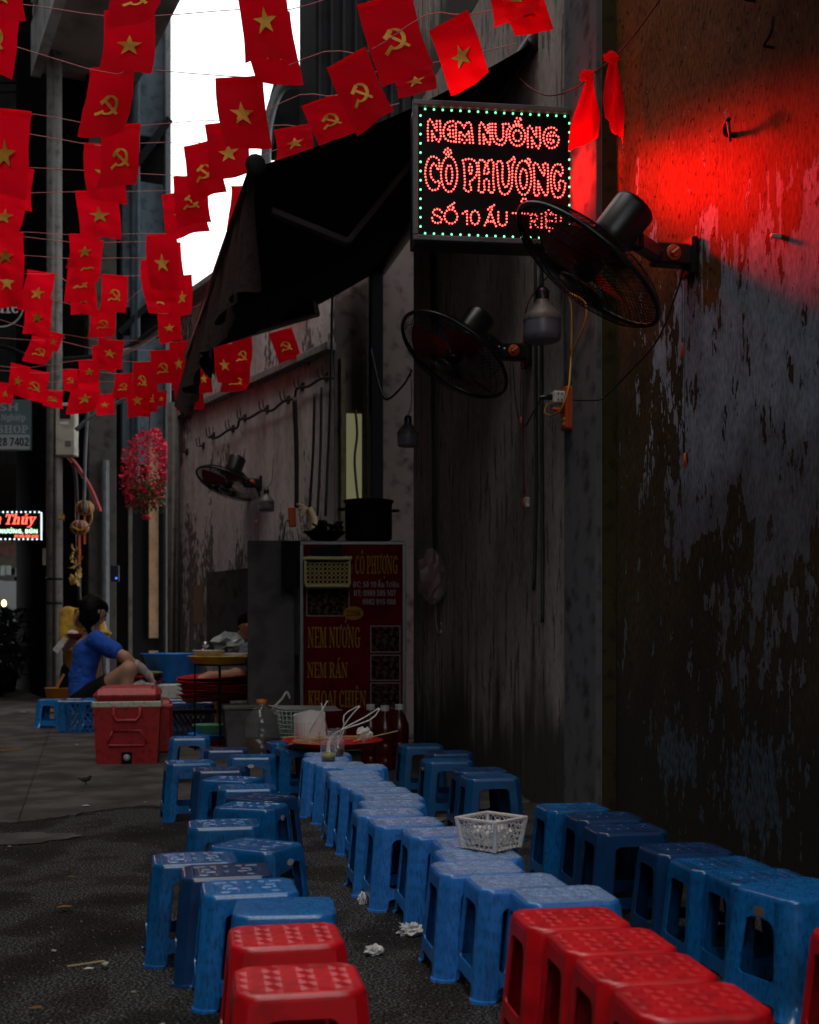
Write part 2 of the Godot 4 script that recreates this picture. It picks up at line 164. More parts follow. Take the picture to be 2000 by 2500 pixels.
# ------------------------------------------------------------------ naming and tagging
func numbered(called):
	if not used.has(called):
		used[called] = 0
		return called
	used[called] += 1
	return "%s_%03d" % [called, used[called]]

func tag(o, label, category, group = "", kind = ""):
	o.set_meta("label", label)
	o.set_meta("category", category)
	if group: o.set_meta("group", group)
	if kind: o.set_meta("kind", kind)
	return o

func thing(called, label, category, at = Vector3.ZERO, turn = 0.0, group = ""):
	var o := Node3D.new()
	o.name = numbered(called)
	add_child(o)
	o.position = at
	o.rotation.y = turn
	return tag(o, label, category, group)

func part(parent, called, mesh, m, at = Vector3.ZERO):
	var o := MeshInstance3D.new()
	o.name = numbered(called) if parent == self else called
	o.mesh = done(mesh) if mesh is SurfaceTool else mesh
	o.material_override = m
	o.position = at
	parent.add_child(o, true)
	return o

func stuff(o):
	o.set_meta("kind", "stuff")
	return o

func setting(called, mesh, m, at = Vector3.ZERO):
	var o = part(self, called, mesh, m, at)
	o.set_meta("kind", "structure")
	return o

# ------------------------------------------------------------------ shapes
func st_new(smooth = false):
	var s := SurfaceTool.new()
	s.begin(Mesh.PRIMITIVE_TRIANGLES)
	s.set_smooth_group(0 if smooth else -1)
	return s

func done(s):
	s.generate_normals()
	return s.commit()

func tri(s, a, b, c):
	s.add_vertex(a); s.add_vertex(b); s.add_vertex(c)

func quad(s, a, b, c, d):   # clockwise as seen from the front
	tri(s, a, b, c); tri(s, a, c, d)

func tri_out(s, a, b, c, mid):
	var nn = (c - a).cross(b - a)
	if nn.dot((a + b + c) / 3.0 - mid) < 0: tri(s, a, c, b)
	else: tri(s, a, b, c)

func box(s, mid, size, bas = Basis(), bev = 0.0):
	var h = size * 0.5
	var b = min(bev, min(h.x, min(h.y, h.z)) * 0.9)
	if b <= 0.0:
		var v := []
		for i in 8: v.append(mid + bas * Vector3(h.x if i & 1 else -h.x, h.y if i & 2 else -h.y, h.z if i & 4 else -h.z))
		for f in [[0, 1, 3, 2], [4, 5, 7, 6], [0, 1, 5, 4], [2, 3, 7, 6], [0, 2, 6, 4], [1, 3, 7, 5]]:
			tri_out(s, v[f[0]], v[f[1]], v[f[2]], mid); tri_out(s, v[f[0]], v[f[2]], v[f[3]], mid)
		return
	var p := {}
	for i in 8:
		var g = Vector3(1 if i & 1 else -1, 1 if i & 2 else -1, 1 if i & 4 else -1)
		p[i] = [mid + bas * (g * Vector3(h.x, h.y - b, h.z - b)), mid + bas * (g * Vector3(h.x - b, h.y, h.z - b)), mid + bas * (g * Vector3(h.x - b, h.y - b, h.z))]
	for f in [[0, 2, 6, 4, 0], [1, 3, 7, 5, 0], [0, 1, 5, 4, 1], [2, 3, 7, 6, 1], [0, 1, 3, 2, 2], [4, 5, 7, 6, 2]]:
		var k = f[4]
		tri_out(s, p[f[0]][k], p[f[1]][k], p[f[2]][k], mid); tri_out(s, p[f[0]][k], p[f[2]][k], p[f[3]][k], mid)
	for i in 8:
		tri_out(s, p[i][0], p[i][1], p[i][2], mid)
		for ax in 3:
			var j = i | (1 << ax)
			if j == i: continue
			var k1 = (ax + 1) % 3
			var k2 = (ax + 2) % 3
			tri_out(s, p[i][k1], p[j][k1], p[j][k2], mid); tri_out(s, p[i][k1], p[j][k2], p[i][k2], mid)

func bar(s, a, b, wide, thick, bev = 0.0, up = Vector3.UP):   # a rectangular bar from a to b
	var z = (b - a).normalized()
	if absf(z.dot(up)) > 0.98: up = Vector3.RIGHT
	var x = up.cross(z).normalized()
	box(s, (a + b) * 0.5, Vector3(wide, thick, a.distance_to(b)), Basis(x, z.cross(x), z), bev)

func tube(s, pts, r, sides = 6, r2 = -1.0, caps = true, closed = false):
	if r2 < 0: r2 = r
	var n = pts.size()
	var up = Vector3.UP
	var rings := []
	for i in n:
		var t = (pts[(i + 1) % n] - pts[(i - 1 + n) % n]) if closed else (pts[min(i + 1, n - 1)] - pts[max(i - 1, 0)])
		t = t.normalized()
		if i == 0: up = Vector3.RIGHT if absf(t.y) > 0.9 else Vector3.UP
		var x = up.cross(t).normalized()
		if x.length() < 0.5: x = Vector3.FORWARD.cross(t).normalized()
		var y = t.cross(x)
		up = y
		var rad = lerpf(r, r2, float(i) / max(n - 1, 1))
		var ring := []
		for k in sides:
			var a = TAU * k / sides
			ring.append(pts[i] + (x * cos(a) + y * sin(a)) * rad)
		rings.append(ring)
	for i in (n if closed else n - 1):
		var q = rings[(i + 1) % n]
		for k in sides:
			var l = (k + 1) % sides
			quad(s, rings[i][k], q[k], q[l], rings[i][l])
	if caps and not closed:
		for k in range(1, sides - 1):
			tri(s, rings[0][0], rings[0][k], rings[0][k + 1])
			tri(s, rings[n - 1][0], rings[n - 1][k + 1], rings[n - 1][k])

func lathe(s, prof, segs = 20, at = Vector3.ZERO, sx = 1.0, sz = 1.0, bas = Basis()):   # profile of (radius, height) from bottom to top
	for i in prof.size() - 1:
		for k in segs:
			var a = TAU * k / segs
			var b = TAU * (k + 1) / segs
			var p = prof[i]
			var q = prof[i + 1]
			var v0 = at + bas * Vector3(p.x * cos(a) * sx, p.y, p.x * sin(a) * sz)
			var v1 = at + bas * Vector3(p.x * cos(b) * sx, p.y, p.x * sin(b) * sz)
			var v2 = at + bas * Vector3(q.x * cos(b) * sx, q.y, q.x * sin(b) * sz)
			var v3 = at + bas * Vector3(q.x * cos(a) * sx, q.y, q.x * sin(a) * sz)
			quad(s, v0, v1, v2, v3)

func ball(s, mid, r, rows = 4, cols = 6):
	for i in rows:
		for k in cols:
			var v := []
			for q in [[i, k], [i, k + 1], [i + 1, k + 1], [i + 1, k]]:
				var th = PI * q[0] / rows
				var ph = TAU * q[1] / cols
				v.append(mid + (r if r is Vector3 else Vector3.ONE * r) * Vector3(sin(th) * cos(ph), cos(th), sin(th) * sin(ph)))
			tri(s, v[0], v[1], v[2]); tri(s, v[0], v[2], v[3])

func arc(a, b, sag, n = 10):   # a hanging line
	var r := []
	for i in n + 1:
		var t = float(i) / n
		r.append(a.lerp(b, t) - Vector3(0, sag * 4.0 * t * (1 - t), 0))
	return r

func spline(pts, n = 6):
	var r := []
	for i in pts.size() - 1:
		var p0 = pts[max(i - 1, 0)]
		var p3 = pts[min(i + 2, pts.size() - 1)]
		for k in n: r.append(pts[i].cubic_interpolate(pts[i + 1], p0, p3, float(k) / n))
	r.append(pts[pts.size() - 1])
	return r

func plate(s, poly, thick, tr = Transform3D()):   # a flat polygon (x, y) with thickness, its front towards +z
	var idx = Geometry2D.triangulate_polygon(poly)
	var mid = Vector3.ZERO
	for i in range(0, idx.size(), 3):
		var a = poly[idx[i]]; var b = poly[idx[i + 1]]; var c = poly[idx[i + 2]]
		if (b - a).cross(c - a) > 0:
			var q = b; b = c; c = q
		tri(s, tr * Vector3(a.x, a.y, thick / 2), tr * Vector3(b.x, b.y, thick / 2), tr * Vector3(c.x, c.y, thick / 2))
		tri(s, tr * Vector3(a.x, a.y, -thick / 2), tr * Vector3(c.x, c.y, -thick / 2), tr * Vector3(b.x, b.y, -thick / 2))
	var cw = Geometry2D.is_polygon_clockwise(poly)
	for i in poly.size():
		var a = poly[i]; var b = poly[(i + 1) % poly.size()]
		if cw:
			var q = a; a = b; b = q
		quad(s, tr * Vector3(a.x, a.y, thick / 2), tr * Vector3(a.x, a.y, -thick / 2), tr * Vector3(b.x, b.y, -thick / 2), tr * Vector3(b.x, b.y, thick / 2))

func crumple(s, mid, r, amount, seed_, rows = 9, cols = 14):   # a crushed paper or bag
	noise_b.seed = seed_
	noise_b.frequency = 1.3
	for i in rows:
		for k in cols:
			var v := []
			for q in [[i, k], [i, (k + 1) % cols], [i + 1, (k + 1) % cols], [i + 1, k]]:
				var th = PI * q[0] / rows
				var ph = TAU * q[1] / cols
				var d = Vector3(sin(th) * cos(ph), cos(th), sin(th) * sin(ph))
				v.append(mid + d * r * (1.0 + amount * noise_b.get_noise_3dv(d * 1.7) + amount * 0.5 * noise_b.get_noise_3dv(d * 4.1)))
			tri(s, v[0], v[1], v[2]); tri(s, v[0], v[2], v[3])

func wall_panel(s, a, b, y0, y1, thick):   # an upright slab from a to b (ground points); its face towards the left of a->b carries uv in metres
	var d = (b - a).normalized()
	var nrm = Vector3(-d.z, 0, d.x)
	var w = a.distance_to(b)
	var p := []
	for q in [[a, y0], [a, y1], [b, y1], [b, y0]]: p.append(Vector3(q[0].x, q[1], q[0].z))
	var uv := [Vector2(0, -y0), Vector2(0, -y1), Vector2(w, -y1), Vector2(w, -y0)]
	var mid = (p[0] + p[2]) * 0.5 - nrm * thick * 0.5
	for f in [[0, 1, 2], [0, 2, 3]]:
		var o = f
		if (p[f[2]] - p[f[0]]).cross(p[f[1]] - p[f[0]]).dot(nrm) < 0: o = [f[0], f[2], f[1]]
		for k in o:
			s.set_uv(uv[k]); s.add_vertex(p[k])
	var bk := []
	for q in p: bk.append(q - nrm * thick)
	for f in [[bk[0], bk[1], bk[2], bk[3]], [p[0], p[1], bk[1], bk[0]], [p[2], p[3], bk[3], bk[2]], [p[1], p[2], bk[2], bk[1]]]:
		s.set_uv(Vector2(0.02, 0.02))
		tri_out(s, f[0], f[1], f[2], mid); tri_out(s, f[0], f[2], f[3], mid)

# a body as one skin round tapered capsules: a distance field on a grid, meshed as surface nets
func skin(bones, cell, k):
	var lo = Vector3.INF
	var hi = -Vector3.INF
	for b in bones:
		for q in 2:
			var rr = Vector3.ONE * (b[2 + q] + k * 0.5 + 2 * cell)
			lo = lo.min(b[q] - rr); hi = hi.max(b[q] + rr)
	var nx := int((hi.x - lo.x) / cell) + 2
	var ny := int((hi.y - lo.y) / cell) + 2
	var nz := int((hi.z - lo.z) / cell) + 2
	var f := PackedFloat32Array()
	f.resize(nx * ny * nz)
	f.fill(1.0)
	for b in bones:
		var a: Vector3 = b[0]
		var ab: Vector3 = b[1] - b[0]
		var l2: float = max(ab.length_squared(), 1e-8)
		var ra: float = b[2]
		var rb: float = b[3]
		var rr = Vector3.ONE * (max(ra, rb) + k + 2 * cell)
		var g0 = ((a.min(b[1]) - rr - lo) / cell).floor().max(Vector3.ZERO)
		var g1 = ((a.max(b[1]) + rr - lo) / cell).ceil().min(Vector3(nx - 1, ny - 1, nz - 1))
		for z in range(int(g0.z), int(g1.z) + 1):
			for y in range(int(g0.y), int(g1.y) + 1):
				var at := (z * ny + y) * nx
				for x in range(int(g0.x), int(g1.x) + 1):
					var p: Vector3 = lo + Vector3(x, y, z) * cell - a
					var t: float = clampf(p.dot(ab) / l2, 0.0, 1.0)
					var d: float = (p - ab * t).length() - lerpf(ra, rb, t)
					var o := f[at + x]
					var h := maxf(k - absf(o - d), 0.0)
					f[at + x] = minf(o, d) - h * h / (4.0 * k)
	var s = st_new(true)
	var vid := {}
	var sx := 1
	var sy := nx
	var sz := nx * ny
	var offs := [0, sx, sy, sx + sy, sz, sx + sz, sy + sz, sx + sy + sz]
	var verts := []
	for z in nz - 1:
		for y in ny - 1:
			for x in nx - 1:
				var at := (z * ny + y) * nx + x
				var m := 0
				for c in 8:
					if f[at + offs[c]] < 0.0: m += 1
				if m == 0 or m == 8: continue
				var sum := Vector3.ZERO
				var cnt := 0
				for c in 8:
					for ax in 3:
						var e := c | (1 << ax)
						if e == c: continue
						var f0 := f[at + offs[c]]
						var f1 := f[at + offs[e]]
						if (f0 < 0.0) == (f1 < 0.0): continue
						var t := f0 / (f0 - f1)
						var v0 := Vector3(c & 1, (c >> 1) & 1, (c >> 2) & 1)
						var v1 := Vector3(e & 1, (e >> 1) & 1, (e >> 2) & 1)
						sum += v0.lerp(v1, t)
						cnt += 1
				vid[at] = lo + (Vector3(x, y, z) + sum / cnt) * cell
	for at in vid:
		var f0 := f[at]
		for ax in 3:
			var st: int = [sx, sy, sz][ax]
			var f1 := f[at + st]
			if (f0 < 0.0) == (f1 < 0.0): continue
			var u: int = [sy, sz, sx][ax]
			var w: int = [sz, sx, sy][ax]
			if not (vid.has(at - u) and vid.has(at - w) and vid.has(at - u - w)): continue
			if f0 < 0.0: quad(s, vid[at], vid[at - w], vid[at - u - w], vid[at - u])
			else: quad(s, vid[at], vid[at - u], vid[at - u - w], vid[at - w])
	return done(s)

const MARKED := {"Ư": "Uh", "ư": "uh", "Ớ": "Oha", "Ợ": "Ohd", "Ấ": "Âa", "ệ": "êd", "Ệ": "Êd", "ố": "ôa", "Ố": "Ôa"}

func lettering(parent, called, text, font, wide, high, m, at, bas = Basis()):   # raised letters fitted to a width and a height, their middle at a point
	var sf := SystemFont.new()
	sf.font_names = PackedStringArray([font])
	sf.font_weight = 700
	var plain_text = ""
	var marks := []
	for ch in text:
		if MARKED.has(ch):
			var w0 = sf.get_string_size(plain_text, HORIZONTAL_ALIGNMENT_LEFT, -1, 48).x
			plain_text += MARKED[ch][0]
			var w1 = sf.get_string_size(plain_text, HORIZONTAL_ALIGNMENT_LEFT, -1, 48).x
			marks.append([w0 * 0.01, w1 * 0.01, MARKED[ch].substr(1), ch != ch.to_lower()])
		else: plain_text += ch
	var tm := TextMesh.new()
	tm.font = sf
	tm.text = plain_text
	tm.font_size = 48
	tm.pixel_size = 0.01
	tm.depth = 0.02
	tm.curve_step = 2.0
	tm.horizontal_alignment = HORIZONTAL_ALIGNMENT_LEFT
	var o = part(parent, called, tm, m)
	var bb = tm.get_aabb()
	var sc = Vector3(wide / bb.size.x, high / bb.size.y, 0.15)
	var c = bb.position + bb.size * 0.5
	o.transform = Transform3D(bas * Basis.from_scale(sc), at - bas * (c * sc))
	if marks:
		var s = st_new()
		tm.text = "H"
		var hb = tm.get_aabb()
		var cap = hb.size.y
		var base = hb.position.y
		tm.text = plain_text
		var low0 = tm.get_aabb().position.y
		base = bb.position.y if not "," in text and not "Q" in text and not "g" in text else base
		for k in marks:
			var h = cap if k[3] else cap * 0.76
			var x0 = k[0]
			var x1 = k[1]
			if "h" in k[2]: plate(s, PackedVector2Array([Vector2(x1 - 0.05, base + h * 0.86), Vector2(x1 + 0.025, base + h * 0.92), Vector2(x1 + 0.035, base + h * 1.12), Vector2(x1 - 0.03, base + h * 1.1)]), 0.0195)
			if "a" in k[2]: plate(s, PackedVector2Array([Vector2(x0 + (x1 - x0) * 0.55, base + h * 1.2), Vector2(x0 + (x1 - x0) * 0.66, base + h * 1.17), Vector2(x0 + (x1 - x0) * 0.88, base + h * 1.42), Vector2(x0 + (x1 - x0) * 0.7, base + h * 1.45)]), 0.0195)
			if "d" in k[2]:
				var cx = (x0 + x1) * 0.5
				plate(s, PackedVector2Array([Vector2(cx - 0.03, base - h * 0.1), Vector2(cx + 0.03, base - h * 0.1), Vector2(cx + 0.03, base - h * 0.24), Vector2(cx - 0.03, base - h * 0.24)]), 0.0195)
		var a = part(parent, "letter_marks", s, m)
		a.transform = o.transform
	return o

# ------------------------------------------------------------------ materials
func ramp(stops):
	var g := Gradient.new()
	g.offsets = PackedFloat32Array(stops.map(func(q): return q[0]))
	g.colors = PackedColorArray(stops.map(func(q): return Color(q[1], q[1], q[1]) if q[1] is float else q[1]))
	return g

func noise_tex(freq, octaves, stops, seed_, size = 512, bump = false):
	var nz := FastNoiseLite.new()
	nz.noise_type = FastNoiseLite.TYPE_SIMPLEX_SMOOTH
	nz.frequency = freq
	nz.fractal_octaves = octaves
	nz.seed = seed_
	var t := NoiseTexture2D.new()
	t.width = size; t.height = size
	t.seamless = true
	t.noise = nz
	if stops: t.color_ramp = ramp(stops)
	return t

func mat(called, r, g, b, rough = 0.6, grime = null, scale = 1.0, metal = 0.0):
	var m := StandardMaterial3D.new()
	m.resource_name = called
	m.albedo_color = Color(r, g, b).linear_to_srgb()
	m.roughness = rough
	m.metallic = metal
	if grime:
		m.albedo_texture = grime
		m.uv1_triplanar = true
		m.uv1_world_triplanar = true
		m.uv1_scale = Vector3.ONE * scale
	M[called] = m
	return m

func glow(called, r, g, b, power):
	var m = mat(called, 0.02, 0.02, 0.02, 0.4)
	m.emission_enabled = true
	m.emission = Color(r, g, b).linear_to_srgb()
	m.emission_energy_multiplier = power
	return m

func clear(called, r, g, b, a, rough = 0.1):
	var m = mat(called, r, g, b, rough)
	m.transparency = BaseMaterial3D.TRANSPARENCY_ALPHA
	m.albedo_color.a = a
	return m

func stretch(f, x, y): return noise_a.get_noise_2d(x * f, y * f)

func paint(w, h, across, up, shade):   # an image of a wall: shade gets metres from its left end and height above the ground, and gives a linear colour
	var im := Image.create(w, h, false, Image.FORMAT_RGB8)
	for j in h:
		var y = up * (1.0 - (j + 0.5) / h)
		for i in w:
			im.set_pixel(i, j, shade.call(across * (i + 0.5) / w, y).linear_to_srgb())
	var low := Image.create(w, h, false, Image.FORMAT_L8)   # its relief: darker paint stands proud, grain on top
	for j in h:
		for i in w:
			var q = im.get_pixel(i, j).r
			var k = clampf(0.75 - q + 0.10 * noise_a.get_noise_2d(i * 9.0, j * 9.0), 0, 1)
			low.set_pixel(i, j, Color(k, k, k))
	return [ImageTexture.create_from_image(im), ImageTexture.create_from_image(low)]

func painted(called, tex, across, up, rough, bump = 0.0):
	var m = mat(called, 1, 1, 1, rough)
	m.albedo_texture = tex[0]
	m.metallic_specular = 0.18
	m.uv1_scale = Vector3(1.0 / across, 1.0 / up, 1)
	m.uv1_offset = Vector3(0, 1, 0)
	if bump > 0.0:
		m.heightmap_enabled = true
		m.heightmap_texture = tex[1]
		m.heightmap_scale = bump
	return m

func shade_near(a, y):   # peeling mustard wall
	var st = noise_a.get_noise_2d(a * 2300, y * 420)
	var fine = noise_a.get_noise_2d(a * 6200 + 500, y * 2300)
	var big = noise_a.get_noise_2d(a * 300 + 90, y * 190)
	var mid = noise_a.get_noise_2d(a * 900 + 30, y * 420 + 60)
	var edge = y + big * 0.34 + st * 0.2
	var band = smoothstep(0.9, 1.25, y + big * 0.4) * (1.0 - smoothstep(2.02, 2.05, edge))
	var l = band * lerpf(0.25, 0.74, smoothstep(0.35, 0.75, a + big * 0.3)) * smoothstep(0.14, 0.24, a + st * 0.08)
	l = max(l, 0.47 * exp(-pow((a - 1.05) / 0.4, 2) - pow((y - 0.85) / 0.32, 2)))
	l = max(l, 0.60 * exp(-pow((a - 0.19) / 0.024, 2) - pow((y - 2.52) / 0.09, 2)))
	l = max(l, 0.40 * exp(-pow((a - 0.36) / 0.05, 2) - pow((y - 2.28) / 0.10, 2)))
	l = max(l, 0.34 * exp(-pow((a - 0.08) / 0.05, 2) - pow((y - 0.75) / 0.2, 2)))
	var low = 0.56 * exp(-pow((a - 0.5) / 0.2, 2) - pow((y - 0.34) / 0.18, 2)) + 0.56 * exp(-pow((a - 1.05) / 0.24, 2) - pow((y - 0.28) / 0.28, 2))
	var v = l + st * 0.42 + fine * 0.20 + mid * 0.5
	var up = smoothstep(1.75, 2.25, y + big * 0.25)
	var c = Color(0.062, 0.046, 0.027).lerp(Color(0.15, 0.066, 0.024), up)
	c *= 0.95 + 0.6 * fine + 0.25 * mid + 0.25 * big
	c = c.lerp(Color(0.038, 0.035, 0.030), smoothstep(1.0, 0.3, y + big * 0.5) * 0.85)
	if v > 0.43:
		var g = 0.95 + 0.5 * fine + 0.35 * mid
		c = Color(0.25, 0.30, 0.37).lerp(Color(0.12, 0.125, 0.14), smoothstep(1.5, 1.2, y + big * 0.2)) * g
	elif v > 0.36: c = c * 0.6
	if low + st * 0.42 + fine * 0.25 + mid * 0.3 > 0.40: c = Color(0.075, 0.105, 0.135) * (0.85 + 0.7 * fine)
	if noise_a.get_noise_2d(a * 2600 + 900, y * 2100) > 0.46 and y > 1.9: c = c * 0.3
	return Color(max(c.r, 0.003), max(c.g, 0.003), max(c.b, 0.003))

func shade_grey(a, y):   # stained grey plaster, a runs from the corner into the depth
	var st = noise_a.get_noise_2d(a * 700 + 40, y * 60)
	var fine = noise_a.get_noise_2d(a * 2600, y * 1200 + 77)
	var big = noise_a.get_noise_2d(a * 130 + 700, y * 90)
	var c = Color(0.31, 0.28, 0.262)
	c *= 0.95 + st * 0.22 + fine * 0.3 + big * 0.4
	var drip = noise_a.get_noise_2d(a * 1500 + 333, y * 190)
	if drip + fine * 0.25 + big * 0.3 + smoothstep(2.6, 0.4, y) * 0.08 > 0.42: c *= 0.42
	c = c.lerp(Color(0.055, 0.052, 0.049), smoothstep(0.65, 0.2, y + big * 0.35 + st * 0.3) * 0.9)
	return Color(max(c.r, 0.008), max(c.g, 0.008), max(c.b, 0.008))

func shade_far(a, y):   # pale plaster with mould, a runs away from its far left end
	var st = noise_a.get_noise_2d(a * 420 + 33, y * 45)
	var fine = noise_a.get_noise_2d(a * 1700, y * 800)
	var big = noise_a.get_noise_2d(a * 150 + 300, y * 80 + 20)
	var c = Color(0.56, 0.50, 0.485) * (0.9 + st * 0.3 + fine * 0.2 + big * 0.3)
	var mould = smoothstep(0.6, 0.0, a) * 0.32 + smoothstep(2.2, 1.0, y) * 0.30 + smoothstep(2.75, 2.83, y) * smoothstep(3.3, 2.83, y) * 0.25
	var v = mould + fine * 0.34 + st * 0.3 + big * 0.45
	if v > 0.36: c *= 0.2
	elif v > 0.27: c *= 0.6
	return Color(max(c.r, 0.02), max(c.g, 0.02), max(c.b, 0.02))

func make_materials():
	var grime = noise_tex(0.012, 5, [[0.0, 0.55], [0.45, 0.95], [1.0, 1.0]], 3)
	var soft = noise_tex(0.006, 4, [[0.0, 0.72], [0.6, 1.0], [1.0, 1.0]], 5)
	var dusty = noise_tex(0.02, 5, [[0.0, Color(0.78, 0.79, 0.80)], [0.36, Color(0.92, 0.92, 0.92)], [0.6, Color(1, 1, 1)], [1.0, Color(1, 1, 1)]], 8)
	M.grime = grime
	mat("red_plastic", 0.76, 0.004, 0.012, 0.34, soft, 3.0)
	mat("blue_plastic", 0.004, 0.135, 0.40, 0.24, soft, 2.3)
	mat("shaded_blue_plastic", 0.003, 0.085, 0.24, 0.28, soft, 2.3)  # the blue plastic again, with the shade near the wall put into its colour
	mat("navy_plastic", 0.006, 0.05, 0.16, 0.24, soft, 2.3)
	mat("bright_blue_plastic", 0.012, 0.21, 0.62, 0.24, dusty, 2.9)
	mat("worn_blue_plastic", 0.030, 0.235, 0.72, 0.28, dusty, 2.2)
	mat("sky_sheen_seat", 0.27, 0.43, 0.75, 0.26, dusty, 3.1)  # paler than the sides: sky sheen put into the seat colour, over dusty wear
	for k in ["worn_blue_plastic", "sky_sheen_seat", "blue_plastic", "bright_blue_plastic", "navy_plastic", "shaded_blue_plastic", "red_plastic"]: M[k].metallic_specular = 0.72
	var scratch = noise_tex(0.03, 5, [[0.0, 0.62], [0.32, 0.86], [0.46, 1.0], [1.0, 1.0]], 18)
	for k in ["worn_blue_plastic", "sky_sheen_seat", "blue_plastic", "bright_blue_plastic"]:
		var m: StandardMaterial3D = M[k]
		m.detail_enabled = true
		m.detail_blend_mode = BaseMaterial3D.BLEND_MODE_MUL
		m.detail_albedo = scratch
		m.detail_uv_layer = BaseMaterial3D.DETAIL_UV_2
		m.uv2_triplanar = true
		m.uv2_world_triplanar = true
		m.uv2_scale = Vector3(7.0, 2.0, 7.0)
	mat("tag_grey", 0.5, 0.48, 0.45, 0.5)
	mat("tag_brown", 0.22, 0.16, 0.1, 0.6)
	mat("black_plastic", 0.008, 0.008, 0.009, 0.35, soft, 6.0)
	mat("black_wire", 0.012, 0.012, 0.013, 0.4, null, 1.0, 0.3)
	mat("orange_plastic", 0.55, 0.07, 0.012, 0.45)
	mat("dark_red_blade", 0.25, 0.006, 0.006, 0.25)
	mat("screw_steel", 0.5, 0.5, 0.5, 0.3, null, 1.0, 1.0)
	mat("cable_black", 0.008, 0.008, 0.008, 0.55)
	mat("cable_yellow", 0.55, 0.25, 0.015, 0.5)
	mat("cable_red", 0.3, 0.02, 0.02, 0.5)
	mat("bulb_white", 0.13, 0.125, 0.15, 0.35)
	mat("bulb_cap", 0.13, 0.115, 0.095, 0.5, grime, 5.0)
	mat("cord_pink", 0.55, 0.16, 0.17, 0.7)
	var cloth = mat("flag_cloth", 0.97, 0.0025, 0.022, 0.72)
	cloth.metallic_specular = 0.2
	cloth.backlight_enabled = true
	cloth.backlight = Color(1.5, 0.004, 0.025).linear_to_srgb()
	mat("flag_gold", 0.62, 0.30, 0.02, 0.7)
	mat("concrete_pole", 0.16, 0.15, 0.135, 0.85, grime, 1.3)
	mat("grey_metal", 0.10, 0.11, 0.12, 0.5, grime, 1.0)
	mat("cream_metal", 0.42, 0.39, 0.31, 0.5, soft, 2.0)
	mat("dark_facade", 0.0055, 0.0055, 0.006, 0.8, grime, 0.7)
	mat("concrete_dark", 0.065, 0.06, 0.054, 0.85, grime, 0.9)
	mat("brown_soffit", 0.34, 0.29, 0.265, 0.8, soft, 0.5)
	mat("white_trim", 0.62, 0.63, 0.64, 0.6, soft, 1.0)
	mat("slate_panel", 0.10, 0.13, 0.155, 0.5, grime, 0.8)
	mat("dark_glass", 0.012, 0.013, 0.015, 0.12)
	mat("tan_panel", 0.40, 0.24, 0.12, 0.6, soft, 2.0)
	mat("pink_wall", 0.22, 0.09, 0.075, 0.8, grime, 0.9)
	mat("cream_wall", 0.10, 0.085, 0.065, 0.8, grime, 0.9)
	mat("corrugated", 0.012, 0.012, 0.013, 0.55, grime, 0.6, 0.2)
	mat("awning_cloth", 0.014, 0.013, 0.013, 0.85, grime, 2.0)
	var v = mat("valance_cloth", 0.05, 0.034, 0.032, 0.8, grime, 3.0)
	v.backlight_enabled = true
	v.backlight = Color(0.10, 0.05, 0.045).linear_to_srgb()
	mat("pale_panel", 0.62, 0.60, 0.36, 0.7, grime, 3.0)
	mat("cabinet_grey", 0.085, 0.078, 0.076, 0.5, soft, 1.4)
	mat("alloy_frame", 0.16, 0.16, 0.165, 0.4, null, 1.0, 0.6)
	mat("board_red", 0.095, 0.002, 0.005, 0.6, soft, 2.0)
	mat("board_yellow", 0.22, 0.125, 0.018, 0.5)
	mat("board_white", 0.15, 0.145, 0.145, 0.5)
	mat("board_photo", 0.22, 0.19, 0.17, 0.6, noise_tex(0.012, 4, [[0.0, Color(0.08, 0.06, 0.05)], [0.42, Color(0.25, 0.2, 0.16)], [0.55, Color(0.5, 0.34, 0.2)], [0.7, Color(0.55, 0.5, 0.42)], [1.0, Color(0.7, 0.66, 0.6)]], 12), 5.0)
	mat("blackened_pot", 0.01, 0.01, 0.011, 0.5, grime, 4.0)
	mat("cooler_red", 0.42, 0.012, 0.012, 0.42, grime, 3.0)
	mat("cooler_lid", 0.50, 0.03, 0.035, 0.5, grime, 4.0)
	mat("cooler_band", 0.55, 0.5, 0.39, 0.6, grime, 5.0)
	mat("white_plastic", 0.62, 0.60, 0.56, 0.45, soft, 4.0)
	mat("basket_white", 0.72, 0.68, 0.65, 0.5, dusty, 12.0)
	mat("yellow_plastic", 0.8, 0.48, 0.03, 0.42, soft, 3.0)
	mat("green_plastic", 0.16, 0.46, 0.2, 0.45)
	mat("sage_plastic", 0.30, 0.36, 0.32, 0.5)
	mat("basin_blue", 0.015, 0.26, 0.9, 0.38, soft, 2.0)
	mat("tray_red", 0.5, 0.012, 0.012, 0.4, soft, 4.0)
	mat("bin_grey", 0.10, 0.09, 0.088, 0.55, soft, 2.0)
	mat("bucket_orange", 0.62, 0.20, 0.015, 0.45, soft, 2.0)
	mat("paper", 0.68, 0.67, 0.65, 0.9)
	mat("newsprint", 0.42, 0.40, 0.38, 0.9, noise_tex(0.16, 2, [[0.0, 0.45], [0.5, 0.9], [1.0, 1.0]], 31), 6.0)
	mat("dry_leaf", 0.20, 0.09, 0.02, 0.8)
	mat("dark_leaf", 0.035, 0.02, 0.009, 0.8)
	mat("bamboo", 0.55, 0.42, 0.2, 0.7)
	mat("chili", 0.07, 0.003, 0.002, 0.25)
	mat("tea", 0.05, 0.018, 0.004, 0.2)
	mat("lime", 0.30, 0.30, 0.08, 0.5)
	mat("glove_tan", 0.55, 0.40, 0.24, 0.8)
	mat("black_cloth", 0.012, 0.012, 0.014, 0.9)
	mat("shirt_blue", 0.008, 0.085, 0.46, 0.85, soft, 4.0)
	mat("shirt_yellow", 0.55, 0.32, 0.03, 0.85, soft, 4.0)
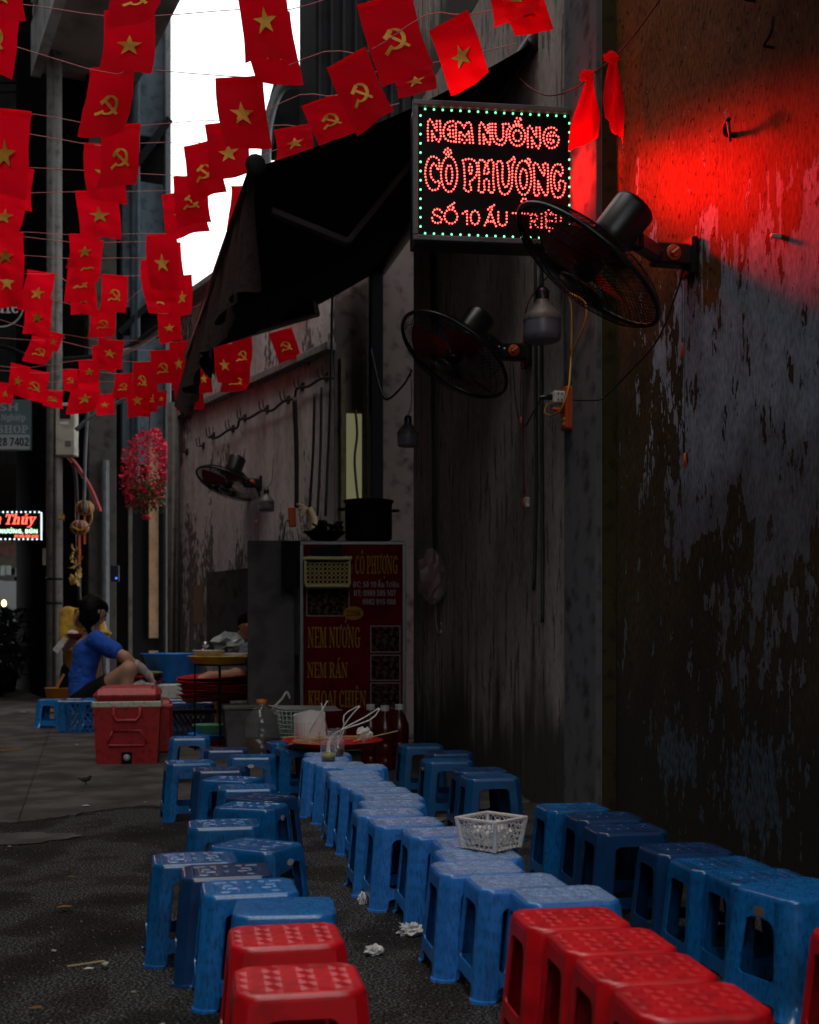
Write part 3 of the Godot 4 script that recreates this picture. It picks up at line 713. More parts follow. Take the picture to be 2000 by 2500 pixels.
	mat("shirt_grey", 0.3, 0.33, 0.42, 0.85, noise_tex(0.09, 3, [[0.0, 0.25], [0.45, 0.5], [0.6, 1.0], [1.0, 1.0]], 41), 7.0)
	mat("skin_tone", 0.42, 0.22, 0.13, 0.6)
	mat("hair_black", 0.006, 0.0045, 0.0045, 0.55)
	for k in ["shirt_blue", "shirt_yellow", "shirt_grey"]:
		M[k].heightmap_enabled = true
		M[k].heightmap_texture = noise_tex(0.012, 3, null, 61, 256)
		M[k].heightmap_scale = 1.3
	mat("petal_pink", 0.66, 0.005, 0.065, 0.7)
	mat("petal_red", 0.70, 0.03, 0.02, 0.7)
	mat("leaf_green", 0.09, 0.10, 0.015, 0.7)
	mat("bush_green", 0.006, 0.011, 0.007, 0.7)
	mat("lantern_red", 0.12, 0.02, 0.015, 0.6)
	mat("gold_foil", 0.55, 0.36, 0.08, 0.4)
	mat("banner_orange", 0.72, 0.12, 0.03, 0.7)
	mat("banner_pink", 0.68, 0.10, 0.14, 0.7)
	mat("sign_teal", 0.13, 0.18, 0.19, 0.5)
	mat("sign_ink", 0.42, 0.45, 0.45, 0.5)
	mat("sign_black", 0.01, 0.01, 0.012, 0.4)
	mat("label_blue", 0.12, 0.16, 0.3, 0.7)
	mat("tin_rust", 0.03, 0.018, 0.012, 0.8, grime, 4.0)
	for k in ["dark_facade", "sign_black", "corrugated", "awning_cloth", "concrete_dark", "slate_panel", "cabinet_grey", "bush_green", "hair_black", "black_cloth", "concrete_pole", "valance_cloth", "black_wire", "blackened_pot"]: M[k].metallic_specular = 0.16
	for k in ["board_red", "board_photo", "board_yellow"]: M[k].metallic_specular = 0.12
	glow("led_red", 1.0, 0.075, 0.06, 2.1)
	glow("led_green", 0.16, 1.0, 0.42, 0.95)
	glow("tube_white", 1.0, 1.0, 1.0, 3.0)
	glow("neon_red", 1.0, 0.10, 0.06, 1.0)
	glow("neon_green", 0.55, 1.0, 0.62, 0.9)
	glow("neon_white", 0.75, 0.95, 1.0, 0.7)
	glow("lamp_amber", 1.0, 0.55, 0.15, 4.0)
	glow("lamp_blue", 0.05, 0.15, 1.0, 0.8)
	glow("panel_glow", 0.55, 0.52, 0.27, 0.075)  # glow added to brighten the recess panel, no lamp behind it
	clear("clear_plastic", 0.8, 0.8, 0.8, 0.07, 0.08)
	clear("film_plastic", 0.7, 0.7, 0.7, 0.35, 0.2)

# ------------------------------------------------------------------ the plastic stool
func side_at(hw, hd, c, q):   # one side of the outline: middle, direction, half straight length
	if q == 0: return [Vector3(0, 0, hd), Vector3(1, 0, 0), hw - c]
	if q == 1: return [Vector3(hw, 0, 0), Vector3(0, 0, -1), hd - c]
	if q == 2: return [Vector3(0, 0, -hd), Vector3(-1, 0, 0), hw - c]
	return [Vector3(-hw, 0, 0), Vector3(0, 0, 1), hd - c]

const TOP_Y := 0.234
func flare(y): return (TOP_Y - y) * 0.085 + (0.004 if y < 0.006 else 0.0)

func on_side(q, s, y, hw, hd, c, inset = 0.0):
	var e = flare(y)
	var sd = side_at(hw + e - inset, hd + e - inset, c, q)
	return sd[0] + sd[1] * s + Vector3(0, y, 0)

func side_plate(s, q, poly, hw, hd, c, th):   # a polygon (along the side, height) laid on a sloping side
	var idx = Geometry2D.triangulate_polygon(poly)
	var nrm = side_at(1, 1, 0, q)[0]
	for i in range(0, idx.size(), 3):
		var p := []
		var r := []
		for k in 3:
			var u = poly[idx[i + k]]
			p.append(on_side(q, u.x, u.y, hw, hd, c)); r.append(on_side(q, u.x, u.y, hw, hd, c, th))
		var far = -nrm * 10.0
		tri_out(s, p[0], p[1], p[2], far); tri_out(s, r[0], r[1], r[2], -far)
	var mid2 = Vector2.ZERO
	for u in poly: mid2 += u / poly.size()
	var cw = Geometry2D.is_polygon_clockwise(poly)
	for i in poly.size():
		var a = poly[i]; var b = poly[(i + 1) % poly.size()]
		if cw:
			var w = a; a = b; b = w
		quad(s, on_side(q, a.x, a.y, hw, hd, c), on_side(q, a.x, a.y, hw, hd, c, th), on_side(q, b.x, b.y, hw, hd, c, th), on_side(q, b.x, b.y, hw, hd, c))

func fillet(mid, r, a0, a1, n = 5):
	var o := []
	for i in n + 1:
		var a = lerpf(a0, a1, float(i) / n)
		o.append(mid + Vector2(cos(a), sin(a)) * r)
	return o

func groove(x, y, typ):   # depth of the seat's relief at (-1..1, -1..1)
	if typ == "slot":
		var ax = absf(x)
		var ay = absf(y)
		if ax > 0.86 or ay > 0.84: return 0.0
		var d = 0.0
		if ax < 0.05 and (ay > 0.1 and ay < 0.72): d = 1.0
		if ax > 0.26 and ax < 0.38 and ay > 0.16 and ay < 0.72: d = 1.0
		if ax >= 0.26 and ax < 0.52 and ay > 0.14 and ay < 0.24: d = 1.0
		if ax > 0.50 and ax < 0.62 and ay < 0.24 and ay > 0.0 : d = 1.0
		if ax > 0.66 and ax < 0.78 and ay < 0.62: d = 1.0
		if ax > 0.46 and ax < 0.78 and ay > 0.56 and ay < 0.68: d = 1.0
		if d == 0.0 and fmod(absf(y * 9.0 + 20.0), 1.0) < 0.12: d = 0.22
		return d * 0.0022
	if typ == "round": return 0.0
	return 0.0

func make_stool(typ, col):
	var hw = 0.1
	var hd = 0.0825
	var c = 0.03 if typ == "round" else 0.021
	var nc = 5 if typ == "round" else 1
	var m = M[{"red": "red_plastic", "blue": "blue_plastic", "navy": "navy_plastic", "bright blue": "bright_blue_plastic", "worn blue": "worn_blue_plastic", "dark blue": "shaded_blue_plastic"}[col]]
	var o := Node3D.new()
	o.name = "plastic_stool"
	# seat: a relief, a rounded edge and a skirt
	var s = st_new(typ == "round")
	var nx = 14 if typ == "red" else 44
	var nz = 9 if typ == "red" else 36
	var top = func(i, j):
		var x = (2.0 * i / nx - 1.0)
		var z = (2.0 * j / nz - 1.0)
		var y = TOP_Y - groove(x, z, typ)
		if typ == "red":
			var rim = i < 1 or j < 1 or i > nx - 1 or j > nz - 1
			if not rim and i % 2 == 1: y += 0.0019 * (1.0 if (j + (i - 1) / 2) % 2 == 0 else -1.0)
		if typ == "round":
			y += 0.0008 * noise_a.get_noise_2d(x * 1500, z * 1300) - 0.002 * pow(max(absf(x), absf(z)), 6)
		var p = Vector3(x * (hw - 0.007), y, z * (hd - 0.007))
		var cc = c - 0.004
		if nc == 1:
			var ex = absf(p.x) + absf(p.z) - (hw - 0.007 + hd - 0.007 - cc)
			if ex > 0: p -= Vector3(signf(p.x), 0, signf(p.z)) * ex * 0.5
		else:
			var qx = absf(p.x) - (hw - 0.007 - cc)
			var qz = absf(p.z) - (hd - 0.007 - cc)
			if qx > 0 and qz > 0:
				var l = Vector2(qx, qz)
				var k = max(qx, qz) / l.length()
				p.x = signf(p.x) * (hw - 0.007 - cc + qx * k); p.z = signf(p.z) * (hd - 0.007 - cc + qz * k)
		return p
	for i in nx:
		for j in nz:
			var a = top.call(i, j); var b = top.call(i + 1, j); var d = top.call(i + 1, j + 1); var e = top.call(i, j + 1)
			if (i + j) % 2 == 0:
				tri(s, a, b, d); tri(s, a, d, e)
			else:
				tri(s, a, b, e); tri(s, b, d, e)
	part(o, "seat", s, M.sky_sheen_seat if col == "worn blue" else m)
	var loop := []
	for i in nx: loop.append(top.call(i, 0))
	for j in nz: loop.append(top.call(nx, j))
	for i in nx: loop.append(top.call(nx - i, nz))
	for j in nz: loop.append(top.call(0, nz - j))
	s = st_new(true)
	var prev = loop
	for stp in [[0.0035, 0.0012], [0.006, 0.004], [0.007, 0.009], [0.0078, 0.018]]:
		var nxt := []
		for p in loop:
			var dir = Vector3(p.x / hw, 0, p.z / hd)
			var big = max(absf(dir.x), absf(dir.z))
			var out = Vector3(signf(p.x) if absf(absf(dir.x) - big) < 0.16 else 0.0, 0, signf(p.z) if absf(absf(dir.z) - big) < 0.16 else 0.0)
			if absf(p.x) > hw - 0.008 and absf(p.z) < hd - 0.007 - c + 0.006: out = Vector3(signf(p.x), 0, 0)
			elif absf(p.z) > hd - 0.008 and absf(p.x) < hw - 0.007 - c + 0.006: out = Vector3(0, 0, signf(p.z))
			else: out = Vector3(signf(p.x), 0, signf(p.z)) * 0.7
			var q = p + out * stp[0]
			q.y = TOP_Y - stp[1]
			nxt.append(q)
		for i in loop.size():
			var k = (i + 1) % loop.size()
			quad(s, prev[i], nxt[i], nxt[k], prev[k])
		prev = nxt
	part(o, "seat_edge", s, m)
	# legs: folded corners that widen towards the ground
	var lws = [0.026, 0.017, 0.026, 0.017] if typ != "round" else [0.024, 0.018, 0.024, 0.018]
	for q in 4:
		s = st_new(nc > 1)
		var rings := []
		for y in [0.0, 0.0055, 0.0065, 0.05, 0.14, TOP_Y - 0.011]:
			var ring := []
			for side in 2:
				var th = side * 0.004
				var e = flare(y) - th
				var line := []
				var s0 = side_at(hw + e, hd + e, c, q)
				var s1 = side_at(hw + e, hd + e, c, (q + 1) % 4)
				var a = s0[0] + s0[1] * (s0[2])
				var b = s1[0] - s1[1] * (s1[2])
				line.append(s0[0] + s0[1] * (s0[2] - lws[q]))
				line.append(a)
				for n in range(1, nc):
					var t = float(n) / nc
					var corner = s0[0] + s0[1] * (s0[2] + c)
					line.append(a.lerp(corner, t).lerp(corner.lerp(b, t), t))
				line.append(b)
				line.append(s1[0] - s1[1] * (s1[2] - lws[(q + 1) % 4]))
				for p in line: ring.append(p + Vector3(0, y, 0))
			rings.append(ring)
		var w = rings[0].size() / 2
		var mid = Vector3.ZERO
		for r in rings.size() - 1:
			var lo = rings[r]; var hi = rings[r + 1]
			for i in w - 1:
				quad(s, lo[i], lo[i + 1], hi[i + 1], hi[i])
				quad(s, lo[w + i + 1], lo[w + i], hi[w + i], hi[w + i + 1])
			quad(s, lo[w], lo[0], hi[0], hi[w])
			quad(s, lo[w - 1], lo[2 * w - 1], hi[2 * w - 1], hi[w - 1])
		for i in w - 1: quad(s, rings[0][i], rings[0][w + i], rings[0][w + i + 1], rings[0][i + 1])
		part(o, "leg", s, m)
	# aprons with an arch below and rails low between the legs
	for q in 4:
		var half = func(y): return side_at(hw + flare(y), hd + flare(y), c, q)[2] - lws[q]
		var r = 0.02 if typ != "round" else 0.026
		var y1 = 0.196 if typ != "round" else 0.186
		var y2 = 0.062 if typ != "round" else 0.07
		var y3 = 0.033 if typ != "round" else 0.028
		var t0 = TOP_Y - 0.011
		var poly := PackedVector2Array([Vector2(-half.call(t0), t0), Vector2(half.call(t0), t0)])
		for p in fillet(Vector2(half.call(y1 - r) - r, y1 - r), r, 0, PI / 2): poly.append(p)
		for p in fillet(Vector2(-half.call(y1 - r) + r, y1 - r), r, PI / 2, PI): poly.append(p)
		s = st_new()
		side_plate(s, q, poly, hw, hd, c, 0.0035)
		part(o, "apron", s, m)
		poly = PackedVector2Array()
		var r2 = 0.013
		for p in fillet(Vector2(-half.call(y2 + r2) + r2, y2 + r2), r2, PI, 1.5 * PI): poly.append(p)
		for p in fillet(Vector2(half.call(y2 + r2) - r2, y2 + r2), r2, -0.5 * PI, 0): poly.append(p)
		for p in fillet(Vector2(half.call(y3 - r2) - r2, y3 - r2), r2, 0, PI / 2): poly.append(p)
		for p in fillet(Vector2(-half.call(y3 - r2) + r2, y3 - r2), r2, PI / 2, PI): poly.append(p)
		s = st_new()
		side_plate(s, q, poly, hw, hd, c, 0.0035)
		part(o, "rail", s, m)
	return o

func stools():
	var protos := {}
	var i = 0
	for d in STOOLS:
		var key = d[3] + d[4]
		if not protos.has(key): protos[key] = make_stool(d[3], d[4])
		var o = protos[key].duplicate()
		o.name = numbered("plastic_stool")
		add_child(o)
		o.position = Vector3(d[0], 0.0, d[1])
		o.rotation.y = deg_to_rad(d[2])
		var grp = "red plastic stools" if d[4] == "red" else "blue plastic stools in rows"
		if "frontmost in the wall-side" in d[5]: o.scale = Vector3(1.1, 1.04, 1.1)
		tag(o, d[5], "stool", grp)
		i += 1
		# maker's tags on a few
		if i in [7, 9, 15, 42, 51]:
			var s = st_new()
			var q = 1 if i in [7, 9] else (0 if i == 15 else 3)
			var p = on_side(q, 0.0, 0.198, 0.1, 0.0825, 0.021, -0.001)
			var rb = Basis(side_at(1, 1, 0, q)[1], Vector3.UP, side_at(1, 1, 0, q)[0])
			var el := PackedVector2Array()
			for k in 16: el.append(Vector2(cos(TAU * k / 16) * 0.014, sin(TAU * k / 16) * 0.008))
			if i == 42: el = PackedVector2Array([Vector2(-0.012, -0.009), Vector2(0.012, -0.009), Vector2(0.012, 0.009), Vector2(-0.012, 0.009)])
			plate(s, el, 0.001, Transform3D(rb, p))
			part(o, "sticker", s, M.tag_brown if i == 42 else M.tag_grey)
	for k in protos: protos[k].free()

# ------------------------------------------------------------------ flags
func cloth_z(x, y, v):
	var k = float(v)
	return 0.085 * sin(x * 2.6 + k * 1.7) * (0.2 - y) + 0.05 * sin(y * 4.6 + k * 2.1 + x * 1.9) + 0.16 * (k - 2.0) * x * x * -y + 0.020 * sin(x * 11.0 + y * 6.0 + k * 3.0) * (0.1 - y) + 0.05 * (k - 1.5) * y * y + 0.012 * sin(y * 19.0 + x * 5.0 + k)

func sway(x, y, v): return x + (0.07 * sin(y * 2.4 + v * 2.3) + 0.05 * (v - 2.0) * y + 0.03 * x * sin(y * 3.0 + v)) * -y

func flag_cloth(v):
	var s = st_new(true)
	for i in 14:
		for j in 20:
			var p := []
			for q in [[i, j], [i + 1, j], [i + 1, j + 1], [i, j + 1]]:
				var x = q[0] / 14.0 - 0.5
				var y = -q[1] / 20.0
				p.append(Vector3(sway(x, y, v), y + 0.03 * sin(x * 3.0 + v * 1.9) * -y, cloth_z(x, y, v)))
			quad(s, p[0], p[1], p[2], p[3])
	return done(s)

func flag_hem(v):
	var s = st_new()
	for i in 8:
		var a = i / 8.0 - 0.5
		var b = (i + 1) / 8.0 - 0.5
		quad(s, Vector3(a, 0.01, cloth_z(a, 0, v) + 0.02), Vector3(b, 0.01, cloth_z(b, 0, v) + 0.02), Vector3(b, -0.055, cloth_z(b, -0.055, v) + 0.015), Vector3(a, -0.055, cloth_z(a, -0.055, v) + 0.015))
	return done(s)

func emblem_tris(kind):   # flat triangles of the emblem, side about 1, middle at 0
	var t := []
	if kind == "s":
		var p := []
		for i in 10:
			var a = PI / 2 + TAU * i / 10
			p.append(Vector2(cos(a), sin(a)) * (0.5 if i % 2 == 0 else 0.195))
		for i in 10: t += [[Vector2.ZERO, p[i], p[(i + 1) % 10]]]
	else:
		var o := []
		var q := []
		for i in 15:
			var a = lerpf(deg_to_rad(118), deg_to_rad(-128), i / 14.0)
			var w = 0.155 * sin(PI * clampf(i / 14.0 * 0.86 + 0.02, 0, 1))
			o.append(Vector2(cos(a), sin(a)) * 0.40 + Vector2(0.0, 0.02))
			q.append(Vector2(cos(a), sin(a)) * (0.40 - w) + Vector2(0.0, 0.02))
		for i in 14: t += [[o[i], o[i + 1], q[i + 1]], [o[i], q[i + 1], q[i]]]
		for b in [[Vector2(-0.19, -0.20), Vector2(-0.46, -0.40), 0.065], [Vector2(-0.22, 0.24), Vector2(0.42, -0.40), 0.055], [Vector2(-0.36, 0.12), Vector2(-0.06, 0.38), 0.085]]:
			var n = (b[1] - b[0]).orthogonal().normalized() * b[2]
			t += [[b[0] + n, b[1] + n, b[1] - n], [b[0] + n, b[1] - n, b[0] - n]]
	return t

func emblem_mesh(kind, v, front, aspect):
	var s = st_new()
	var small := []
	for tr in emblem_tris(kind):
		var m0 = (tr[0] + tr[1]) * 0.5; var m1 = (tr[1] + tr[2]) * 0.5; var m2 = (tr[2] + tr[0]) * 0.5
		small += [[tr[0], m0, m2], [m0, tr[1], m1], [m2, m1, tr[2]], [m0, m1, m2]]
	for tr in small:
		var p := []
		for u in tr:
			var x = u.x * 0.52 * (1 if front else -1) + (0.0 if front else 0.035)
			var y = u.y * 0.52 / aspect - 0.53 + (0.0 if front else -0.025)
			p.append(Vector3(sway(x, y, v), y + 0.03 * sin(x * 3.0 + v * 1.9) * -y, cloth_z(x, y, v) + (0.016 if front else -0.016)))
		var c = (p[2] - p[0]).cross(p[1] - p[0])
		if (c.z < 0) == front: p = [p[0], p[2], p[1]]
		tri(s, p[0], p[1], p[2])
	return done(s)

func flags():
	var cl := []
	var hem := []
	var em := {}
	for v in 5:
		cl.append(flag_cloth(v)); hem.append(flag_hem(v))
		for k in ["s", "h"]:
			for f in [true, false]: em["%s%d%s" % [k, v, f]] = emblem_mesh(k, v, f, 1.45)
	var i = 0
	for d in FLAGS:
		var v = (i * 3 + i / 5) % 5
		i += 1
		var o = thing("bunting_flag", d[6], "flag", d[0], 0.0, "red flags strung across the alley")
		o.transform = Transform3D(Basis(Vector3.UP, deg_to_rad(-13.8 + d[4])) * Basis(Vector3.BACK, deg_to_rad(d[3])) * Basis.from_scale(Vector3(d[1], d[2], d[1])), d[0])
		part(o, "cloth", cl[v], M.flag_cloth)
		part(o, "hem", hem[v], M.flag_cloth)
		part(o, "emblem", em["%s%dtrue" % [d[5], v]], M.flag_gold)
		part(o, "emblem", em["%s%dfalse" % [d[5], v]], M.flag_gold)
	for c in CORDS:
		var s = st_new(true)
		tube(s, spline(c[0], 3), 0.0022, 4)
		tag(part(self, "bunting_string", s, M.cord_pink), c[1], "cord", "cords of the flag strings")

# ------------------------------------------------------------------ wall fan
func fan(at, fwd, mount, label):
	var t = thing("wall_fan", label, "fan", Vector3(mount.x, mount.y, mount.z), 0.0, "black wall fans")
	var head := Node3D.new()
	head.name = "fan_head"
	t.add_child(head)
	var x = Vector3.UP.cross(fwd).normalized()
	head.transform = Transform3D(Basis(x, fwd.cross(x), fwd), at - mount)
	var R = 0.275
	for front in 2:
		var s = st_new(true)
		var sg = 1.0 if front == 0 else -1.0
		for k in 80:
			var a = TAU * k / 80
			var pts := []
			for i in 7:
				var q = i / 6.0
				var rr = lerpf(0.055, R, sin(q * PI / 2))
				var aa = a + sg * 0.42 * (1.0 - q) * (1 if front == 0 else 0.6)
				pts.append(Vector3(cos(aa) * rr, sin(aa) * rr, sg * (0.068 * cos(q * PI / 2))))
			tube(s, pts, 0.0014, 3, -1.0, false)
		for rr in [0.13, 0.2, 0.245]:
			var pts := []
			for k in 40: pts.append(Vector3(cos(TAU * k / 40) * rr, sin(TAU * k / 40) * rr, sg * 0.068 * cos(asin((rr - 0.055) / (R - 0.055)))))
			tube(s, pts, 0.0014, 4, -1.0, false, true)
		stuff(part(head, "front_grille" if front == 0 else "rear_grille", s, M.black_wire))
	var s2 = st_new(true)
	var ring := []
	for k in 48: ring.append(Vector3(cos(TAU * k / 48) * R, sin(TAU * k / 48) * R, 0))
	tube(s2, ring, 0.0085, 8, -1.0, false, true)
	part(head, "rim_band", s2, M.black_plastic)
	s2 = st_new(true)
	var zb = Basis(Vector3.RIGHT, PI / 2)
	lathe(s2, [Vector2(0.0, 0.066), Vector2(0.05, 0.066), Vector2(0.057, 0.072), Vector2(0.05, 0.08), Vector2(0.0, 0.083)], 20, Vector3.ZERO, 1, 1, zb)
	part(head, "grille_badge", s2, M.black_plastic)
	for k in 3:   # broad blades
		s2 = st_new(true)
		for i in 8:
			for j in 5:
				var p := []
				for q in [[i, j], [i + 1, j], [i + 1, j + 1], [i, j + 1]]:
					var f = q[0] / 8.0
					var w = q[1] / 5.0 - 0.5
					var rr = lerpf(0.04, 0.235, f)
					var aa = TAU * k / 3 + w * (1.05 - 0.25 * f) + 0.35 * f
					p.append(Vector3(cos(aa) * rr, sin(aa) * rr, w * 0.055))
				quad(s2, p[0], p[1], p[2], p[3])
		part(head, "blade", s2, M.dark_red_blade)
	s2 = st_new(true)
	lathe(s2, [Vector2(0.0, -0.03), Vector2(0.042, -0.03), Vector2(0.042, 0.025), Vector2(0.03, 0.04), Vector2(0.0, 0.043)], 16, Vector3.ZERO, 1, 1, zb)
	part(head, "hub", s2, M.black_plastic)
	s2 = st_new(true)
	lathe(s2, [Vector2(0.0, -0.245), Vector2(0.06, -0.245), Vector2(0.068, -0.238), Vector2(0.07, -0.228), Vector2(0.067, -0.12), Vector2(0.062, -0.066), Vector2(0.0, -0.064)], 28, Vector3.ZERO, 1, 1, zb)
	part(head, "motor_housing", s2, M.black_plastic)
	# joint, arm, bracket with its speed dial
	var j = at - fwd * 0.11 - mount
	j.x += 0.09
	j.y = min(j.y, 0.06)
	var e = Vector3(-0.03, 0.0, 0.0)
	var s = st_new()
	bar(s, at - fwd * 0.12 - mount, j, 0.05, 0.06, 0.008)
	bar(s, j, e + Vector3(-0.1, 0, 0), 0.045, 0.055, 0.008)
	part(t, "arm", s, M.black_plastic)
	s = st_new()
	box(s, Vector3(-0.075, 0, 0), Vector3(0.15, 0.075, 0.06), Basis(), 0.008)
	box(s, Vector3(-0.014, -0.005, 0), Vector3(0.022, 0.125, 0.1), Basis(), 0.004)
	var br = part(t, "wall_bracket", s, M.black_plastic)
	s = st_new(true)
	lathe(s, [Vector2(0.026, 0.0), Vector2(0.027, 0.004), Vector2(0.024, 0.006), Vector2(0.0, 0.006)], 24, Vector3(-0.085, 0.0, 0.0305), 1, 1, zb)
	part(br, "dial_plate", s, M.orange_plastic)
	s = st_new()
	box(s, Vector3(-0.085, 0.0, 0.044), Vector3(0.036, 0.012, 0.02), Basis(Vector3.BACK, 0.7), 0.003)
	lathe(s, [Vector2(0.018, 0.006), Vector2(0.016, 0.013), Vector2(0.0, 0.013)], 20, Vector3(-0.085, 0, 0.0305), 1, 1, zb)
	part(br, "dial_knob", s, M.orange_plastic)
	for p in [Vector3(-0.13, 0.005, 0.031), Vector3(-0.155, 0.012, 0.03)]:
		s = st_new(true)
		ball(s, p, 0.006, 4, 8)
		part(br, "screw", s, M.screw_steel)
	for k in 2:
		s = st_new(true)
		var z = 0.025 - 0.02 * k
		var yb = -0.30 - 0.37 * k
		tube(s, [Vector3(-0.05 + 0.02 * k, -0.035, z), Vector3(-0.05 + 0.02 * k, yb, z)], 0.0012, 4)
		part(t, "pull_cord", s, M.cable_black)
		s = st_new(true)
		tube(s, [Vector3(-0.05 + 0.02 * k, yb, z), Vector3(-0.05 + 0.02 * k, yb - 0.05, z)], 0.0045, 6, 0.006)
		part(t, "pull_toggle", s, M.orange_plastic)
	return t

func bulb(at, r, label, top):
	var t = thing("light_bulb", label, "light bulb", at, 0.0, "hanging light bulbs")
	var s = st_new(true)
	lathe(s, [Vector2(0.0, -1.0), Vector2(0.8, -0.98), Vector2(0.95, -0.88), Vector2(1.0, -0.6), Vector2(1.0, 0.15)].map(func(q): return q * r), 24)
	part(t, "diffuser", s, M.bulb_white)
	s = st_new(true)
	lathe(s, [Vector2(1.03, 0.1), Vector2(1.03, 0.32), Vector2(0.92, 0.5), Vector2(0.62, 0.85), Vector2(0.4, 1.1), Vector2(0.36, 1.25)].map(func(q): return q * r), 24)
	part(t, "heat_sink", s, M.bulb_cap)
	s = st_new(true)
	lathe(s, [Vector2(0.36, 1.2), Vector2(0.38, 1.7), Vector2(0.3, 1.85), Vector2(0.1, 2.0), Vector2(0.0, 2.0)].map(func(q): return q * r), 14)
	part(t, "socket", s, M.black_plastic)
	s = st_new(true)
	tube(s, spline([Vector3(0, r * 1.95, 0), (top - at) * 0.55 + Vector3(0.01, -0.02, 0.01), top - at], 5), 0.003, 5)
	part(t, "flex", s, M.cable_black)

func cable(called, pts, r, m, label, category = "cable", group = ""):
	var s = st_new(true)
	tube(s, spline(pts, 6), r, 6)
	return tag(part(self, called, s, m), label, category, group)

# ------------------------------------------------------------------ the sign
func strokes(txt, gap):   # points at an even gap along the strokes of a letter
	var r := []
	for st in txt.split(";"):
		var line := []
		if st.begins_with("e"):
			var q = st.substr(1).split_floats(",")
			for i in 65: line.append(Vector2(q[0] + q[2] * cos(TAU * i / 64), q[1] + q[3] * sin(TAU * i / 64)))
		else:
			for w in st.split(" "):
				var q = w.split_floats(",")
				line.append(Vector2(q[0], q[1]))
		var total = 0.0
		for i in line.size() - 1: total += line[i].distance_to(line[i + 1])
		var closed = line[0].distance_to(line[-1]) < 1.0
		var n = max(1, int(round(total / gap)))
		var step = total / n
		var want = 0.0
		var run = 0.0
		var cnt = 0
		for i in line.size() - 1:
			var l = line[i].distance_to(line[i + 1])
			while want <= run + l + 0.001 and cnt < (n if closed else n + 1):
				r.append(line[i].lerp(line[i + 1], clampf((want - run) / max(l, 0.001), 0, 1)))
				want += step
				cnt += 1
			run += l
	return r

func led_sign():
	var t = thing("led_sign", "black box sign with red LED lettering and green dotted border on the wall", "sign", Vector3(1.505, 2.656, -4.656), deg_to_rad(-7))
	t.rotation.x = deg_to_rad(0.0)
	var s = st_new()
	box(s, Vector3(0, 0, -0.09), Vector3(0.672, 0.56, 0.15), Basis(), 0.004)
	part(t, "case", s, M.black_plastic)
	for f in [[Vector3(0, 0.275, 0), Vector3(0.69, 0.022, 0.03)], [Vector3(0, -0.275, 0), Vector3(0.69, 0.022, 0.03)], [Vector3(-0.334, 0, 0), Vector3(0.022, 0.5275, 0.03)], [Vector3(0.334, 0, 0), Vector3(0.022, 0.5275, 0.03)]]:
		s = st_new()
		box(s, f[0], f[1], Basis(), 0.003)
		part(t, "frame", s, M.grey_metal)
	s = st_new()
	box(s, Vector3(0, 0, -0.012), Vector3(0.646, 0.528, 0.004))
	part(t, "face_panel", s, M.sign_black)
	var u = 0.00047
	for w in [LED_ONE, LED_TWO, LED_THREE]:
		for l in w:
			s = st_new(true)
			for p in strokes(l, 27.0):
				ball(s, Vector3((p.x - 832 - 18) * u, (640 - p.y + (p.x - 832) * 0.012 * (1.0 - p.y / 1100.0)) * u, -0.0075), Vector3(0.0037, 0.0037, 0.0037), 4, 7)
			part(t, "led_letter", s, M.led_red)
	var edge := []
	for i in 17: edge.append(Vector2(lerpf(-0.292, 0.292, i / 16.0), 0.256))
	for i in 17:
		edge.append(Vector2(lerpf(-0.292, 0.292, i / 16.0), -0.252))
	for i in 13:
		edge.append(Vector2(-0.311, lerpf(-0.225, 0.228, i / 12.0))); edge.append(Vector2(0.311, lerpf(-0.225, 0.228, i / 12.0)))
	var one = st_new(true)
	ball(one, Vector3.ZERO, 0.0046, 4, 7)
	var dot_mesh = done(one)
	for e in edge: part(t, "border_led", dot_mesh, M.led_green, Vector3(e.x, e.y, -0.007))
	s = st_new()
	for i in edge.size():
		for k in [-1, 1]:
			var along = Vector2(0.0125, 0) if absf(edge[i].y) > 0.24 else Vector2(0, 0.0125)
			var q = edge[i] + along * k
			ball(s, Vector3(q.x, q.y, -0.0085), 0.002, 3, 5)
	stuff(part(t, "unlit_led", s, M.tin_rust))
	# brackets to the wall
	s = st_new()
	bar(s, Vector3(0.3, 0.2, -0.12), Vector3(0.42, 0.2, -0.12), 0.02, 0.02)
	bar(s, Vector3(0.3, -0.2, -0.12), Vector3(0.42, -0.2, -0.12), 0.02, 0.02)
	part(t, "bracket", s, M.grey_metal)
	var a := AreaLight3D.new()
	a.name = "sign_light"
	a.area_size = Vector2(0.64, 0.5)
	a.light_color = Color(1.0, 0.002, 0.001).linear_to_srgb()
	a.light_energy = SIGN_POWER
	a.shadow_enabled = true
	a.position = Vector3(0, 0, 0.018)
	a.rotation.y = PI
	a.area_range = 8.0
	t.add_child(a)
	# the diodes' lenses throw most of the light forwards and down, in a fan that is wide but not high
	for q in BEAMS:
		var sp := SpotLight3D.new()
		sp.name = "sign_beam"
		sp.light_color = a.light_color
		sp.light_energy = q[1]
		sp.light_size = 0.13
		sp.spot_angle = q[2]
		sp.spot_angle_attenuation = 1.0
		sp.spot_range = 12.0
		sp.spot_attenuation = 2.0
		sp.shadow_enabled = true
		t.add_child(sp, true)
		sp.position = Vector3(0.1, 0.0, 0.14)
		sp.look_at_from_position(t.to_global(sp.position), q[0])

const BEAMS := [[Vector3(1.825, 2.60, -4.48), 0.9, 26.0], [Vector3(1.9, 2.48, -4.10), 0.55, 20.0], [Vector3(1.9, 2.32, -3.72), 1.9, 14.5], [Vector3(1.9, 2.13, -3.22), 2.8, 11.0]]
const SIGN_POWER := 0.07

